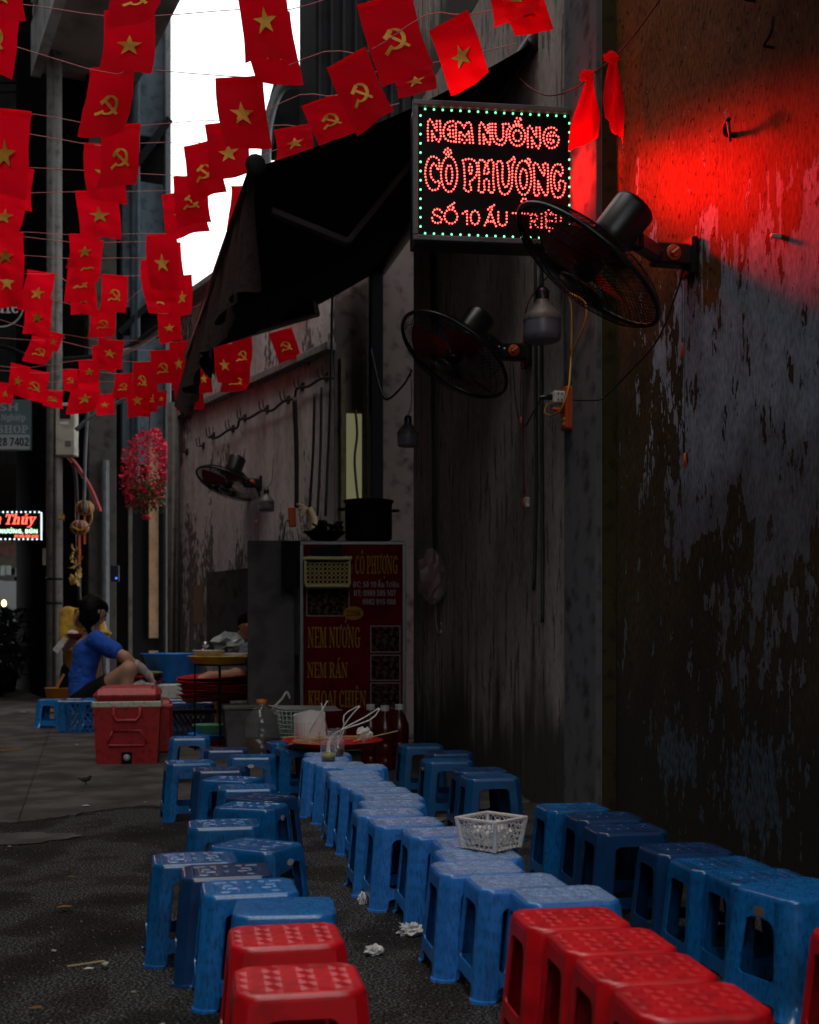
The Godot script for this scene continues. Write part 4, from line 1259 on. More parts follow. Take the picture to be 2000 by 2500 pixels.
# ------------------------------------------------------------------ scene
func _ready():
	rng.seed = 11
	noise_a.seed = 7
	noise_a.frequency = 0.01
	noise_a.fractal_octaves = 4
	# camera: a 35 mm lens at crouching height, shifted upwards
	var cam := Camera3D.new()
	cam.name = "camera"
	cam.position = Vector3(0, 0.78, 0)
	cam.rotation.y = -0.2401
	cam.projection = Camera3D.PROJECTION_FRUSTUM
	cam.near = 0.05
	cam.far = 200.0
	cam.size = 0.0431034
	cam.frustum_offset = Vector2(0, 0.005)
	add_child(cam)
	var we := WorldEnvironment.new()
	we.name = "environment"
	var env := Environment.new()
	env.background_mode = Environment.BG_SKY
	env.tonemap_mode = Environment.TONE_MAPPER_LINEAR
	env.tonemap_exposure = 2.9
	env.sdfgi_enabled = true
	env.ssao_enabled = true
	env.ssil_enabled = true
	var sky := Sky.new()
	var sm := ProceduralSkyMaterial.new()
	sm.sky_top_color = Color(0.90, 0.92, 0.945)
	sm.sky_horizon_color = Color(0.93, 0.935, 0.94)
	sm.sky_curve = 0.3
	sm.ground_bottom_color = Color(0.1, 0.1, 0.1)
	sm.ground_horizon_color = Color(0.3, 0.3, 0.3)
	sm.sun_angle_max = 1.0
	sky.sky_material = sm
	env.sky = sky
	we.environment = env
	var lens := CameraAttributesPhysical.new()
	lens.frustum_focal_length = 35.0
	lens.frustum_focus_distance = 4.0
	lens.exposure_aperture = 4.4
	lens.exposure_multiplier = 1.0
	we.camera_attributes = lens
	add_child(we)
	var sun := DirectionalLight3D.new()
	sun.name = "overcast_sun"
	sun.light_energy = 0.15
	sun.light_color = Color(1.0, 0.98, 0.95)
	sun.light_angular_distance = 40.0
	sun.rotation = Vector3(deg_to_rad(-72), deg_to_rad(-60), 0)
	sun.shadow_enabled = true
	add_child(sun)
	make_materials()
	ground()
	walls()
	left_buildings()
	awning()
	led_sign()
	flags()
	stools()
	fixtures()
	vendor_area()
	people()
	street_end()
	litter()

func ground():
	var speck = noise_tex(0.09, 4, [[0.0, 0.12], [0.40, 0.34], [0.55, 0.56], [0.64, 0.9], [0.72, 1.0], [1.0, 1.0]], 21, 1024)
	var m = mat("asphalt", 0.185, 0.182, 0.18, 0.8, speck, 1.15)
	m.heightmap_enabled = true
	m.heightmap_texture = noise_tex(0.10, 4, null, 22, 1024)
	m.heightmap_scale = 1.6
	m.detail_enabled = true
	m.detail_blend_mode = BaseMaterial3D.BLEND_MODE_MUL
	m.detail_albedo = noise_tex(0.007, 5, [[0.0, Color(0.45, 0.43, 0.42)], [0.38, Color(0.72, 0.70, 0.68)], [0.5, Color(1, 1, 1)], [0.68, Color(1, 1, 1)], [0.78, Color(0.8, 0.76, 0.7)], [1.0, Color(0.7, 0.66, 0.6)]], 27, 512)
	m.detail_uv_layer = BaseMaterial3D.DETAIL_UV_2
	m.uv2_triplanar = true
	m.uv2_world_triplanar = true
	m.uv2_scale = Vector3.ONE * 0.42
	var patches = noise_tex(0.008, 5, [[0.0, 0.6], [0.5, 0.85], [0.7, 1.0], [1.0, 1.0]], 23, 1024)
	var m2 = mat("worn_paving", 0.105, 0.094, 0.087, 0.85, patches, 0.35)
	m2.heightmap_enabled = true
	m2.heightmap_texture = noise_tex(0.05, 5, null, 24, 512)
	m2.heightmap_scale = 0.4
	m.metallic_specular = 0.3
	m2.metallic_specular = 0.25
	var s = st_new()
	box(s, Vector3(0, -0.1, -20), Vector3(90, 0.2, 120))
	setting("ground", s, m)
	# the older smooth surface further in, with a broken edge
	var e := []
	var line = [Vector3(-0.85, 0, -4.961), Vector3(-0.464, 0, -5.027), Vector3(-0.371, 0, -5.046), Vector3(-0.232, 0, -5.141), Vector3(-0.102, 0, -5.27), Vector3(0.052, 0, -5.365), Vector3(0.244, 0, -5.306), Vector3(0.562, 0, -5.096), Vector3(0.822, 0, -4.754), Vector3(0.825, 0, -3.957), Vector3(1.076, 0, -4.394), Vector3(1.464, 0, -4.875), Vector3(1.822, 0, -5.099)]
	for p in spline(line, 7): e.append(p + Vector3(rng.randf_range(-0.015, 0.015), 0, rng.randf_range(-0.02, 0.02)))
	s = st_new()
	for i in e.size() - 1:
		var a = e[i]; var b = e[i + 1]
		var fa = Vector3(a.x * 3.0, 0.008, -34); var fb = Vector3(b.x * 3.0, 0.008, -34)
		a.y = 0.008; b.y = 0.008
		tri_out(s, a, b, fb, Vector3(0, -50, -10)); tri_out(s, a, fb, fa, Vector3(0, -50, -10))
		tri_out(s, a, b, Vector3(b.x, -0.01, b.z), Vector3(0, 0, -20)); tri_out(s, a, Vector3(b.x, -0.01, b.z), Vector3(a.x, -0.01, a.z), Vector3(0, 0, -20))
	setting("pavement", s, m2)
	s = st_new()
	var poly := []
	for k in 26:
		var a = TAU * k / 26
		poly.append(Vector3(-0.488, 0, -4.668) + Vector3(cos(a) * 0.33, 0, sin(a) * 0.13) * (1.0 + rng.randf_range(-0.14, 0.14)))
	for k in 26: tri_out(s, Vector3(-0.488, 0, -4.668) + Vector3(0, 0.006, 0), poly[k] + Vector3(0, 0.004, 0), poly[(k + 1) % 26] + Vector3(0, 0.004, 0), Vector3(0, -50, -5))
	setting("pavement_patch", s, m2)

func walls():
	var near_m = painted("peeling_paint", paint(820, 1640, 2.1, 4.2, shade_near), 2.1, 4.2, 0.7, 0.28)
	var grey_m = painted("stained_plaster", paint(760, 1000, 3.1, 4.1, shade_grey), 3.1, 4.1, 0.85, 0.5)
	var far_m = painted("mouldy_plaster", paint(760, 900, 3.3, 3.9, shade_far), 3.3, 3.9, 0.88, 0.5)
	# near wall, set back a hand's width from the grey one
	var s = st_new()
	wall_panel(s, Vector3(1.9, 0, -4.345), Vector3(1.9, 0, 5.0), 0.0, 4.2, 0.3)
	wall_panel(s, Vector3(1.9, 0, -4.345), Vector3(1.9, 0, 5.0), 4.203, 9.0, 0.3)
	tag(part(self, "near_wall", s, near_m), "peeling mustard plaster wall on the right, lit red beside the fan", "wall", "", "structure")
	s = st_new()
	wall_panel(s, Vector3(1.84, 0, -7.405), Vector3(1.84, 0, -4.347), 0.0, 4.1, 0.5)
	wall_panel(s, Vector3(1.84, 0, -7.405), Vector3(1.84, 0, -4.347), 4.103, 9.0, 0.5)
	# its plaster runs from the corner: mirror the picture
	grey_m.uv1_scale.x = -grey_m.uv1_scale.x
	grey_m.uv1_offset.x = 0.9865
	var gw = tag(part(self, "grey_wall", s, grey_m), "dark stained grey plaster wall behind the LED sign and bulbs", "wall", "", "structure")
	s = st_new()
	box(s, Vector3(1.832, 1.55, -4.52), Vector3(0.03, 6.0, 0.345), Basis(), 0.003)
	part(gw, "pilaster", s, mat("pilaster_grey", 0.135, 0.135, 0.147, 0.85, M.grime, 1.1))
	s = st_new()
	wall_panel(s, Vector3(1.8405, 0, -4.341), Vector3(1.8985, 0, -4.341), 0.0, 9.0, 0.004)
	part(gw, "corner_return", s, mat("olive_paint", 0.05, 0.042, 0.018, 0.7, M.grime, 1.5))
	# recess at the end of the grey wall
	s = st_new()
	box(s, Vector3(2.25, 2.0, -8.56), Vector3(1.46, 4.0, 0.15))
	var bw = tag(part(self, "recess_wall", s, mat("recess_plaster", 0.15, 0.115, 0.105, 0.85, M.grime, 1.0)), "narrow dim wall in the recess behind the menu board", "wall", "", "structure")
	s = st_new()
	box(s, Vector3(2.95, 2.0, -7.95), Vector3(0.1, 4.0, 1.1))
	part(bw, "side_wall", s, M.concrete_dark)
	s = st_new()
	box(s, Vector3(1.798, 2.372, -8.362), Vector3(0.09, 4.6, 0.09), Basis(), 0.006)
	part(bw, "post", s, M.sign_black)
	s = st_new()
	var pa = Vector3(1.602, 1.612, -8.482)
	var pb = Vector3(1.715, 2.355, -8.455)
	box(s, (pa + pb) * 0.5, Vector3(pb.x - pa.x, pb.y - pa.y, 0.01))  # pale panel, brightened by an added glow
	part(bw, "glow_panel", s, M.panel_glow)
	s = st_new()
	for q in [pa.x - 0.025, pb.x + 0.02]: box(s, Vector3(q, (pa.y + pb.y) * 0.5 + 0.15, pa.z), Vector3(0.03, pb.y - pa.y + 0.5, 0.04))
	part(bw, "panel_frame", s, mat("frame_olive", 0.12, 0.10, 0.05, 0.7, M.grime, 2.0))
	# pale wall that turns across the alley
	s = st_new()
	var a = Vector3(0.573, 0, -11.596)
	var b = Vector3(1.527, 0, -8.484)
	wall_panel(s, a, b, 0.0, 3.82, 0.25)
	var pw = tag(part(self, "pale_wall", s, far_m), "pale mould-stained plaster wall with a ledge behind the food stall", "wall", "", "structure")
	var d = (b - a).normalized()
	var nrm = Vector3(d.z, 0, -d.x)
	if nrm.x > 0: nrm = -nrm
	s = st_new()
	bar(s, a + Vector3(0, 2.84, 0) + nrm * 0.03, b + Vector3(0, 2.84, 0) + nrm * 0.03, 0.09, 0.06, 0.006)
	part(pw, "ledge", s, mat("ledge_plaster", 0.26, 0.24, 0.23, 0.9, M.grime, 2.0))
	s = st_new()
	bar(s, a + Vector3(0, 3.85, 0), b + Vector3(0, 3.85, 0), 0.32, 0.06, 0.006)
	part(pw, "coping", s, M.ledge_plaster)
	# wall tap board and cardboard at its foot
	s = st_new()
	bar(s, a + d * 0.55 + Vector3(0, 1.02, 0) + nrm * 0.06, a + d * 0.75 + Vector3(0, 1.02, 0) + nrm * 0.06, 0.02, 0.35)
	tag(part(self, "cardboard_sheet", s, mat("cardboard", 0.16, 0.09, 0.055, 0.9)), "brown cardboard sheet leaning against the pale wall", "cardboard")
	s = st_new()
	bar(s, a + d * 0.85 + Vector3(0, 0.95, 0) + nrm * 0.05, a + d * 2.2 + Vector3(0, 0.95, 0) + nrm * 0.05, 0.02, 0.7)
	tag(part(self, "grey_board", s, M.concrete_dark), "dark grey board standing against the foot of the pale wall", "board")
	# dark clad upper storeys above the recess
	s = st_new()
	var x0 = 1.33
	box(s, Vector3(3.2, 7.0, -9.0), Vector3(3.6, 5.6, 0.8))
	var ub = tag(part(self, "clad_house", s, M.corrugated), "dark corrugated metal upper storey above the awning", "house", "", "structure")
	for k in 34:
		s = st_new()
		tube(s, [Vector3(1.42 + k * 0.09, 4.25, -8.6), Vector3(1.42 + k * 0.09, 9.8, -8.6)], 0.02, 6, -1.0, false)
		part(ub, "corrugation", s, M.corrugated)
	s = st_new(true)
	tube(s, spline([Vector3(1.266, 4.835, -10.5), Vector3(1.284, 5.27, -10.496), Vector3(1.407, 5.588, -10.466), Vector3(1.637, 5.568, -10.306), Vector3(1.913, 5.476, -10.033)], 6), 0.045, 8)
	tag(part(self, "vent_pipe", s, M.grey_metal), "grey bent metal pipe on the roof edge behind the flags", "pipe")
	s = st_new()
	box(s, Vector3(1.669, 5.569, -11.122), Vector3(0.55, 0.62, 0.4), Basis(), 0.02)
	tag(part(self, "roof_tank", s, M.corrugated), "dark metal tank on the roof behind the flags", "tank")
	s = st_new()
	box(s, Vector3(1.42, 3.75, -0.6), Vector3(0.96, 0.05, 5.4), Basis(Vector3.BACK, 0.22))  # canopy added out of view to darken the stools along the wall
	tag(part(self, "shade_canopy", s, M.awning_cloth), "added unseen canopy shading the nearest stools by the mustard wall", "awning")
	for k in ["pilaster_grey", "recess_plaster", "olive_paint", "ledge_plaster"]: M[k].metallic_specular = 0.16
	# houses out of the frame that shade the alley
	s = st_new()
	box(s, Vector3(-3.9, 5.0, -2.5), Vector3(2.6, 10.0, 17.0))
	tag(part(self, "alley_house", s, M.concrete_dark), "plain house along the left side of the alley", "house", "", "structure")
	s = st_new()
	box(s, Vector3(-3.1, 5.5, -14.0), Vector3(2.6, 11.0, 6.0))  # added out of view to keep sky light off the passage
	tag(part(self, "alley_house", s, M.concrete_dark), "added unseen house shading the passage, left of the lit sign", "house", "", "structure")
	s = st_new()
	box(s, Vector3(0.0, 2.0, 9.0), Vector3(12.0, 4.0, 2.0))
	tag(part(self, "alley_house", s, M.concrete_dark), "plain house closing the alley behind the viewer", "house", "", "structure")

func left_buildings():
	# facade F runs to the right and away: origin at its lower left
	var o = Vector3(-0.591, 0.78, -13.117)
	o.y = 0.0
	var fx = Vector3(0.981, 0, -0.193)
	var fz = -Vector3(0, 1, 0).cross(fx)   # into the building
	if fz.z > 0: fz = -fz
	var bas = Basis(fx, Vector3.UP, -fz)
	var t = thing("tall_house", "tall dark house with balcony soffit closing the left of the alley", "house", o)
	t.set_meta("kind", "structure")
	t.transform = Transform3D(bas, o)
	var s = st_new()
	box(s, Vector3(0.58, 6.5, -2.0), Vector3(1.2, 13.0, 3.6))
	box(s, Vector3(1.55, 2.2, -1.2), Vector3(0.8, 4.4, 0.3))
	part(t, "wall", s, M.dark_facade)
	s = st_new()   # concrete pier
	box(s, Vector3(0.42, 6.5, -0.1), Vector3(0.3, 13.0, 0.3), Basis(), 0.01)
	part(t, "pier", s, M.concrete_dark)
	s = st_new()
	for y in [3.3, 5.0, 6.9]:
		box(s, Vector3(0.9, y, -0.12), Vector3(0.5, 1.4, 0.14), Basis(), 0.01)
	part(t, "shutter_panel", s, M.slate_panel)
	s = st_new(true)
	tube(s, [Vector3(0.78, 2.2, 0.0), Vector3(0.78, 13.0, 0.0)], 0.055, 8)
	part(t, "downpipe", s, M.slate_panel)
	s = st_new()
	bar(s, Vector3(0.6, 4.0, 0.02), Vector3(1.17, 4.6, 0.02), 0.06, 0.06)
	bar(s, Vector3(0.62, 5.6, 0.02), Vector3(1.15, 6.4, 0.02), 0.08, 0.08)
	part(t, "brace", s, M.sign_black)
	s = st_new()
	box(s, Vector3(1.13, 6.5, 0.0), Vector3(0.07, 13.0, 0.1), Basis(), 0.01)
	part(t, "corner_trim", s, M.grey_metal)
	# balcony: its brown underside and pale fascia
	s = st_new()
	box(s, Vector3(0.30, 6.85, 0.9), Vector3(1.0, 0.25, 2.1))
	box(s, Vector3(0.30, 7.5, 1.9), Vector3(1.0, 1.2, 0.1))
	part(t, "balcony", s, M.brown_soffit)
	s = st_new()
	box(s, Vector3(-0.24, 6.95, 1.1), Vector3(0.1, 0.55, 2.52))
	box(s, Vector3(-0.3, 8.4, 0.4), Vector3(0.1, 2.4, 0.12))
	bar(s, Vector3(-0.27, 7.2, 0.1), Vector3(-0.27, 9.0, 2.2), 0.07, 0.1)
	part(t, "fascia", s, M.white_trim)
	# ground floor doors
	for q in [[0.90, 0.24, 1.0], [0.50, 0.2, 1.0]]:
		s = st_new()
		box(s, Vector3(q[0], 1.45, -0.16), Vector3(q[1], 2.7, 0.06))
		part(t, "door_leaf", s, M.sign_black)
	for y in [[0.42, 0.28], [1.75, 2.1]]:
		s = st_new()
		box(s, Vector3(0.99, y[0], -0.05), Vector3(0.105, y[1], 0.03), Basis(), 0.004)
		part(t, "door_panel", s, M.tan_panel)
	s = st_new()
	box(s, Vector3(0.735, 1.5, -0.05), Vector3(0.045, 2.4, 0.03), Basis(), 0.004)
	part(t, "door_panel", s, M.cream_wall)
	s = st_new()
	tube(s, [Vector3(0.44, 0.0, 0.1), Vector3(0.44, 2.6, 0.1)], 0.045, 10)
	part(t, "downpipe", s, M.grey_metal)
	s = st_new()
	box(s, Vector3(-0.038, 1.393, -13.084) - o, Vector3(0.09, 0.17, 0.03))
	var bell = Transform3D(bas, o).affine_inverse() * Vector3(-0.038, 1.381, -12.827)
	s = st_new()
	box(s, bell, Vector3(0.085, 0.17, 0.03), Basis(), 0.004)
	part(t, "entry_phone", s, M.dark_glass)
	s = st_new()
	box(s, bell + Vector3(0.01, -0.05, 0.018), Vector3(0.02, 0.015, 0.006))
	part(t, "indicator_light", s, M.lamp_blue)
	# house across the end, dark, with the passage below it
	s = st_new()
	box(s, Vector3(-1.718, 8.904, -19.982) + Vector3(-1.6, 0, -9.0), Vector3(7.0, 11.2, 20.0), Basis(Vector3.UP, 0.0))
	var h2 = tag(part(self, "end_house", s, M.dark_facade), "dark house over the passage at the far left end", "house", "", "structure")
	for q in [[52, 120, 0.1, 2.2], [86, 500, 0.09, 3.0]]:
		s = st_new()
		box(s, Vector3(-1.411, 9.386, -18.568) if q[0] == 52 else Vector3(-1.079, 6.273, -18.487), Vector3(q[2], q[3], 0.08), Basis(Vector3.UP, -0.24))
		part(h2, "window_frame", s, M.grey_metal)
	s = st_new()
	tube(s, [Vector3(-1.465, 7.599, -18.376), Vector3(-1.02, 7.32, -18.164), Vector3(-1.002, 6.18, -18.159)], 0.06, 6)
	tube(s, [Vector3(-1.377, 7.237, -18.354), Vector3(-1.014, 6.66, -18.162)], 0.05, 6)
	part(h2, "brace", s, M.grey_metal)
	for k in 5:
		s = st_new()
		box(s, Vector3(-1.605, 8.859, -18.667) + Vector3(0, k * 0.14, 0), Vector3(0.5, 0.06, 0.06), Basis(Vector3.UP, -0.24))
		part(h2, "louvre", s, M.dark_facade)
	# bright tube lamp
	s = st_new(true)
	tube(s, [Vector3(-1.093, 7.111, -17.77), Vector3(-1.093, 6.906, -17.77)], 0.035, 10)
	var lamp = tag(part(self, "tube_lamp", s, M.tube_white), "bright white vertical tube lamp on the far dark house", "lamp")
	var l := OmniLight3D.new()
	l.name = "tube_light"
	l.light_energy = 0.25
	l.omni_range = 20.0
	l.omni_attenuation = 2.0
	l.light_size = 0.05
	l.shadow_enabled = true
	l.position = Vector3(-1.093, 7.006, -17.77)
	lamp.add_child(l)
	# concrete pole with its meter box and stickers
	var pb = Vector3(-0.643, 0, -12.746)
	t = thing("utility_pole", "grey concrete utility pole behind the woman in blue", "pole", pb)
	s = st_new(true)
	tube(s, [Vector3.ZERO, Vector3(0, 7.5, 0)], 0.085, 16, 0.075)
	part(t, "shaft", s, M.concrete_pole)
	for y in [1.05, 1.3]:
		s = st_new(true)
		lathe(s, [Vector2(0.083, 0), Vector2(0.09, 0.005), Vector2(0.09, 0.02), Vector2(0.083, 0.025)], 16, Vector3(0, y, 0))
		part(t, "strap", s, M.black_wire)
	for q in [[1350, 0.06, 0.12], [1305, 0.045, 0.11]]:
		s = st_new()
		var y = 0.78 + 12.3 * (1540 - q[0]) / 2900.0
		var a0 = -1.9 if q[0] == 1350 else -2.3
		for i in 4:
			var a = a0 - 0.0 + i * 0.17; var b = a + 0.17
			quad(s, Vector3(cos(a) * 0.0855, y + q[2], -sin(a) * 0.0855) * Vector3(1, 1, -1), Vector3(cos(b) * 0.0855, y + q[2], -sin(b) * 0.0855) * Vector3(1, 1, -1), Vector3(cos(b) * 0.0855, y, -sin(b) * 0.0855) * Vector3(1, 1, -1), Vector3(cos(a) * 0.0855, y, -sin(a) * 0.0855) * Vector3(1, 1, -1))
		part(t, "sticker", s, M.label_blue)
	t = thing("meter_box", "cream electricity meter box with small window on the pole", "meter box", Vector3(-0.515, 2.841, -12.686), -0.24)
	s = st_new()
	box(s, Vector3.ZERO, Vector3(0.20, 0.54, 0.14), Basis(), 0.01)
	part(t, "case", s, M.cream_metal)
	s = st_new()
	box(s, Vector3(0.0, 0.17, 0.072), Vector3(0.11, 0.13, 0.01), Basis(), 0.002)
	part(t, "window", s, M.dark_glass)
	s = st_new()
	box(s, Vector3(0.03, -0.15, 0.072), Vector3(0.06, 0.06, 0.008), Basis(), 0.002)
	part(t, "latch_plate", s, M.grey_metal)
	s = st_new()
	box(s, Vector3(-0.01, 0.06, 0.071), Vector3(0.09, 0.03, 0.006))
	part(t, "label_plate", s, M.white_plastic)
	cable("power_cable", [Vector3(-0.511, 2.581, -12.685), Vector3(-0.412, 2.477, -12.764), Vector3(-0.27, 2.234, -12.832), Vector3(-0.187, 2.02, -12.812)], 0.022, M.cable_red, "thick red cable leaving the bottom of the meter box")
	cable("power_cable", [Vector3(-0.501, 2.588, -12.734), Vector3(-0.433, 2.392, -12.769), Vector3(-0.414, 1.802, -12.816), Vector3(-0.393, 1.036, -12.811)], 0.02, M.cable_black, "black cable hanging beside the pole below the meter box")
	cable("conduit_pipe", [Vector3(-0.422, 2.808, -12.458), Vector3(-0.221, 2.973, -12.409), Vector3(0.161, 3.18, -12.315), Vector3(0.514, 3.384, -12.023)], 0.022, M.grey_metal, "grey slanting conduit from the meter box to the pale wall", "pipe")
	cable("conduit_pipe", [Vector3(-0.342, 1.98, -12.438), Vector3(-0.33, 2.518, -12.435), Vector3(-0.305, 2.973, -12.429), Vector3(-0.273, 3.18, -12.421)], 0.02, M.grey_metal, "grey upright conduit right of the meter box", "pipe")
	cable("overhead_cable", [Vector3(-2.134, 3.94, -13.906), Vector3(-1.263, 3.896, -13.693), Vector3(-0.837, 3.646, -13.074), Vector3(-0.286, 3.59, -12.63), Vector3(0.04, 3.614, -12.345), Vector3(0.424, 3.754, -11.736), Vector3(0.847, 3.852, -11.117)], 0.025, M.cable_black, "thick bundle of black overhead cables behind the lower flags")
	cable("overhead_cable", [Vector3(0, 3.573, -12.354), Vector3(0.159, 3.632, -12.212), Vector3(0.372, 3.717, -11.954), Vector3(0.655, 3.833, -11.679)], 0.03, mat("foil_wrap", 0.34, 0.33, 0.32, 0.6), "short pale wrapped length of overhead cable above the flags")
	# grey pipe standing at the left end of the pale wall
	s = st_new(true)
	tube(s, [Vector3(0.507, 0.351, -11.51), Vector3(0.507, 2.943, -11.51)], 0.058, 14)
	tag(part(self, "drain_pipe", s, M.concrete_pole), "thick grey drain pipe at the left end of the pale wall", "pipe")
	# shop signs
	t = thing("shop_sign", "weathered teal laundry shop sign cut by the left edge", "sign", Vector3(-1.383, 3.203, -14.752), -0.22)
	s = st_new()
	box(s, Vector3.ZERO, Vector3(0.80, 0.60, 0.05), Basis(), 0.005)
	part(t, "panel", s, M.sign_teal)
	s = st_new()
	box(s, Vector3(0, -0.2, 0.0255), Vector3(0.76, 0.17, 0.004))
	part(t, "strip", s, M.sign_ink)
	lettering(t, "lettering", "WASH", "Droid Sans", 0.52, 0.09, M.sign_ink, Vector3(-0.02, 0.21, 0.027))
	lettering(t, "lettering", "Chuyên Nghiệp", "Droid Serif", 0.60, 0.10, M.sign_ink, Vector3(0.03, 0.08, 0.027))
	lettering(t, "lettering", "DRY SHOP", "Droid Serif", 0.66, 0.09, M.sign_ink, Vector3(0.03, -0.05, 0.027))
	lettering(t, "lettering", "024. 3928 7402", "Droid Sans", 0.70, 0.10, M.sign_black, Vector3(0.02, -0.2, 0.029))
	t = thing("round_sign", "round black shop sign with white letters at the left edge", "sign", Vector3(-1.241, 4.344, -13.688), -0.22)
	s = st_new(true)
	lathe(s, [Vector2(0.0, -0.03), Vector2(0.24, -0.03), Vector2(0.24, 0.03), Vector2(0.0, 0.03)], 40, Vector3.ZERO, 1, 1, Basis(Vector3.RIGHT, PI / 2))
	part(t, "disc", s, M.sign_black)
	s = st_new(true)
	var ring := []
	for k in 48: ring.append(Vector3(cos(TAU * k / 48) * 0.245, sin(TAU * k / 48) * 0.245, 0.03))
	tube(s, ring, 0.008, 6, -1.0, false, true)
	part(t, "rim", s, M.white_plastic)
	lettering(t, "lettering", "Cafe", "Droid Serif", 0.34, 0.15, M.white_plastic, Vector3(0.02, -0.02, 0.034))
	# lit sign down the passage
	t = thing("neon_sign", "small lit sign with red script and white dotted border at the left edge", "sign", Vector3(-1.149, 1.945, -13.871), -0.22)
	s = st_new()
	box(s, Vector3.ZERO, Vector3(0.72, 0.345, 0.08), Basis(), 0.006)
	part(t, "case", s, M.sign_black)
	for i in 54:
		var u = i / 54.0 * 4.0
		var f = fmod(u, 1.0) * 2 - 1
		var p = [Vector2(f, 1), Vector2(1, -f), Vector2(-f, -1), Vector2(-1, f)][int(u)]
		s = st_new(true)
		ball(s, Vector3(p.x * 0.335, p.y * 0.15, 0.044), 0.0105, 3, 6)
		part(t, "border_led", s, M.neon_white)
	lettering(t, "lettering", "m Thúy", "Droid Serif", 0.50, 0.15, M.neon_red, Vector3(0.02, 0.055, 0.045), Basis(Vector3(1, 0, 0), Vector3(0.25, 1, 0), Vector3(0, 0, 1)))
	lettering(t, "lettering", "NEM NƯỚNG, BÚN", "Droid Sans", 0.58, 0.065, M.neon_green, Vector3(0.0, -0.06, 0.045))
	lettering(t, "lettering", "ĐT 093 555 6555", "Droid Sans", 0.26, 0.03, M.neon_red, Vector3(0.17, -0.118, 0.045))
	var al := AreaLight3D.new()
	al.name = "sign_light"
	al.area_size = Vector2(0.68, 0.3)
	al.light_color = Color(1.0, 0.75, 0.7)
	al.light_energy = 0.12
	al.shadow_enabled = true
	al.position = Vector3(0, 0, 0.06)
	al.rotation.y = PI
	t.add_child(al)
	# hanging flowers
	t = thing("flower_basket", "hanging mass of pink bougainvillea flowers beside the drain pipe", "flowers", Vector3(0.264, 2.36, -11.878))
	rng.seed = 5
	for kind in 3:
		var mm := MultiMesh.new()
		mm.transform_format = MultiMesh.TRANSFORM_3D
		var sp = st_new()
		var poly := PackedVector2Array([Vector2(0, -0.5), Vector2(0.42, -0.05), Vector2(0.12, 0.5), Vector2(-0.3, 0.32), Vector2(-0.42, -0.1)])
		plate(sp, poly, 0.04)
		mm.mesh = done(sp)
		mm.instance_count = [1150, 240, 700][kind]
		for i in mm.instance_count:
			var q = Vector3.ZERO
			if kind < 2:
				var h = rng.randf()
				var rad = 0.20 * sqrt(sin(clampf(h * 0.92 + 0.08, 0, 1) * PI)) + 0.035
				var a = rng.randf() * TAU
				var rr = rad * sqrt(rng.randf_range(0.35, 1.0))
				var lump = 1.0 + 0.55 * noise_a.get_noise_3d(cos(a) * 60, h * 130, sin(a) * 60)
				rr *= lump
				q = Vector3(cos(a) * rr - 0.05 + 0.10 * h, 0.40 - 0.74 * (1 - h) - 0.10 * rng.randf() * rng.randf(), sin(a) * rr)
			else:
				var a = rng.randf() * TAU
				var rr = 0.19 * sqrt(rng.randf())
				q = Vector3(cos(a) * rr, rng.randf_range(-0.44, -0.2) + rng.randf_range(0.0, 0.3) * rng.randf(), sin(a) * rr)
			var sz = rng.randf_range(0.022, 0.04)
			mm.set_instance_transform(i, Transform3D(Basis.from_euler(Vector3(rng.randf() * TAU, rng.randf() * TAU, rng.randf() * TAU)).scaled(Vector3.ONE * sz), q))
		var mi := MultiMeshInstance3D.new()
		mi.name = ["blossoms", "red_blossoms", "leaves"][kind]
		mi.multimesh = mm
		mi.material_override = [M.petal_pink, M.petal_red, M.leaf_green][kind]
		mi.set_meta("kind", "stuff")
		t.add_child(mi)
	s = st_new(true)
	tube(s, [Vector3(0.02, 0.3, 0), Vector3(0.05, 0.8, 0)], 0.006, 5)
	part(t, "hanger", s, M.cable_black)
	s = st_new(true)
	ball(s, Vector3(0.0, -0.47, 0), Vector3(0.05, 0.03, 0.05), 5, 10)
	part(t, "tassel_cap", s, M.petal_red)
	# red lanterns and gold garlands by the door
	for q in [Vector3(-0.336, 2.032, -12.54), Vector3(-0.382, 1.823, -12.448)]:
		t = thing("paper_lantern", "upper dim red paper lantern beside the pole" if q.y > 2.0 else "lower dim red paper lantern beside the pole", "lantern", q)
		s = st_new(true)
		for k in 10:
			var a = TAU * k / 10
			var pts := []
			for i in 7: pts.append(Vector3(cos(a) * 0.09 * sin(PI * (i + 0.7) / 7.4), 0.075 * cos(PI * (i + 0.7) / 7.4), sin(a) * 0.09 * sin(PI * (i + 0.7) / 7.4)))
			tube(s, pts, 0.004, 4)
		stuff(part(t, "rib", s, M.gold_foil))
		s = st_new(true)
		ball(s, Vector3.ZERO, Vector3(0.09, 0.075, 0.09), 10, 20)
		part(t, "shade", s, M.lantern_red)
		s = st_new()
		box(s, Vector3(0, -0.22, 0), Vector3(0.02, 0.3, 0.02))
		part(t, "tassel", s, M.banner_orange)
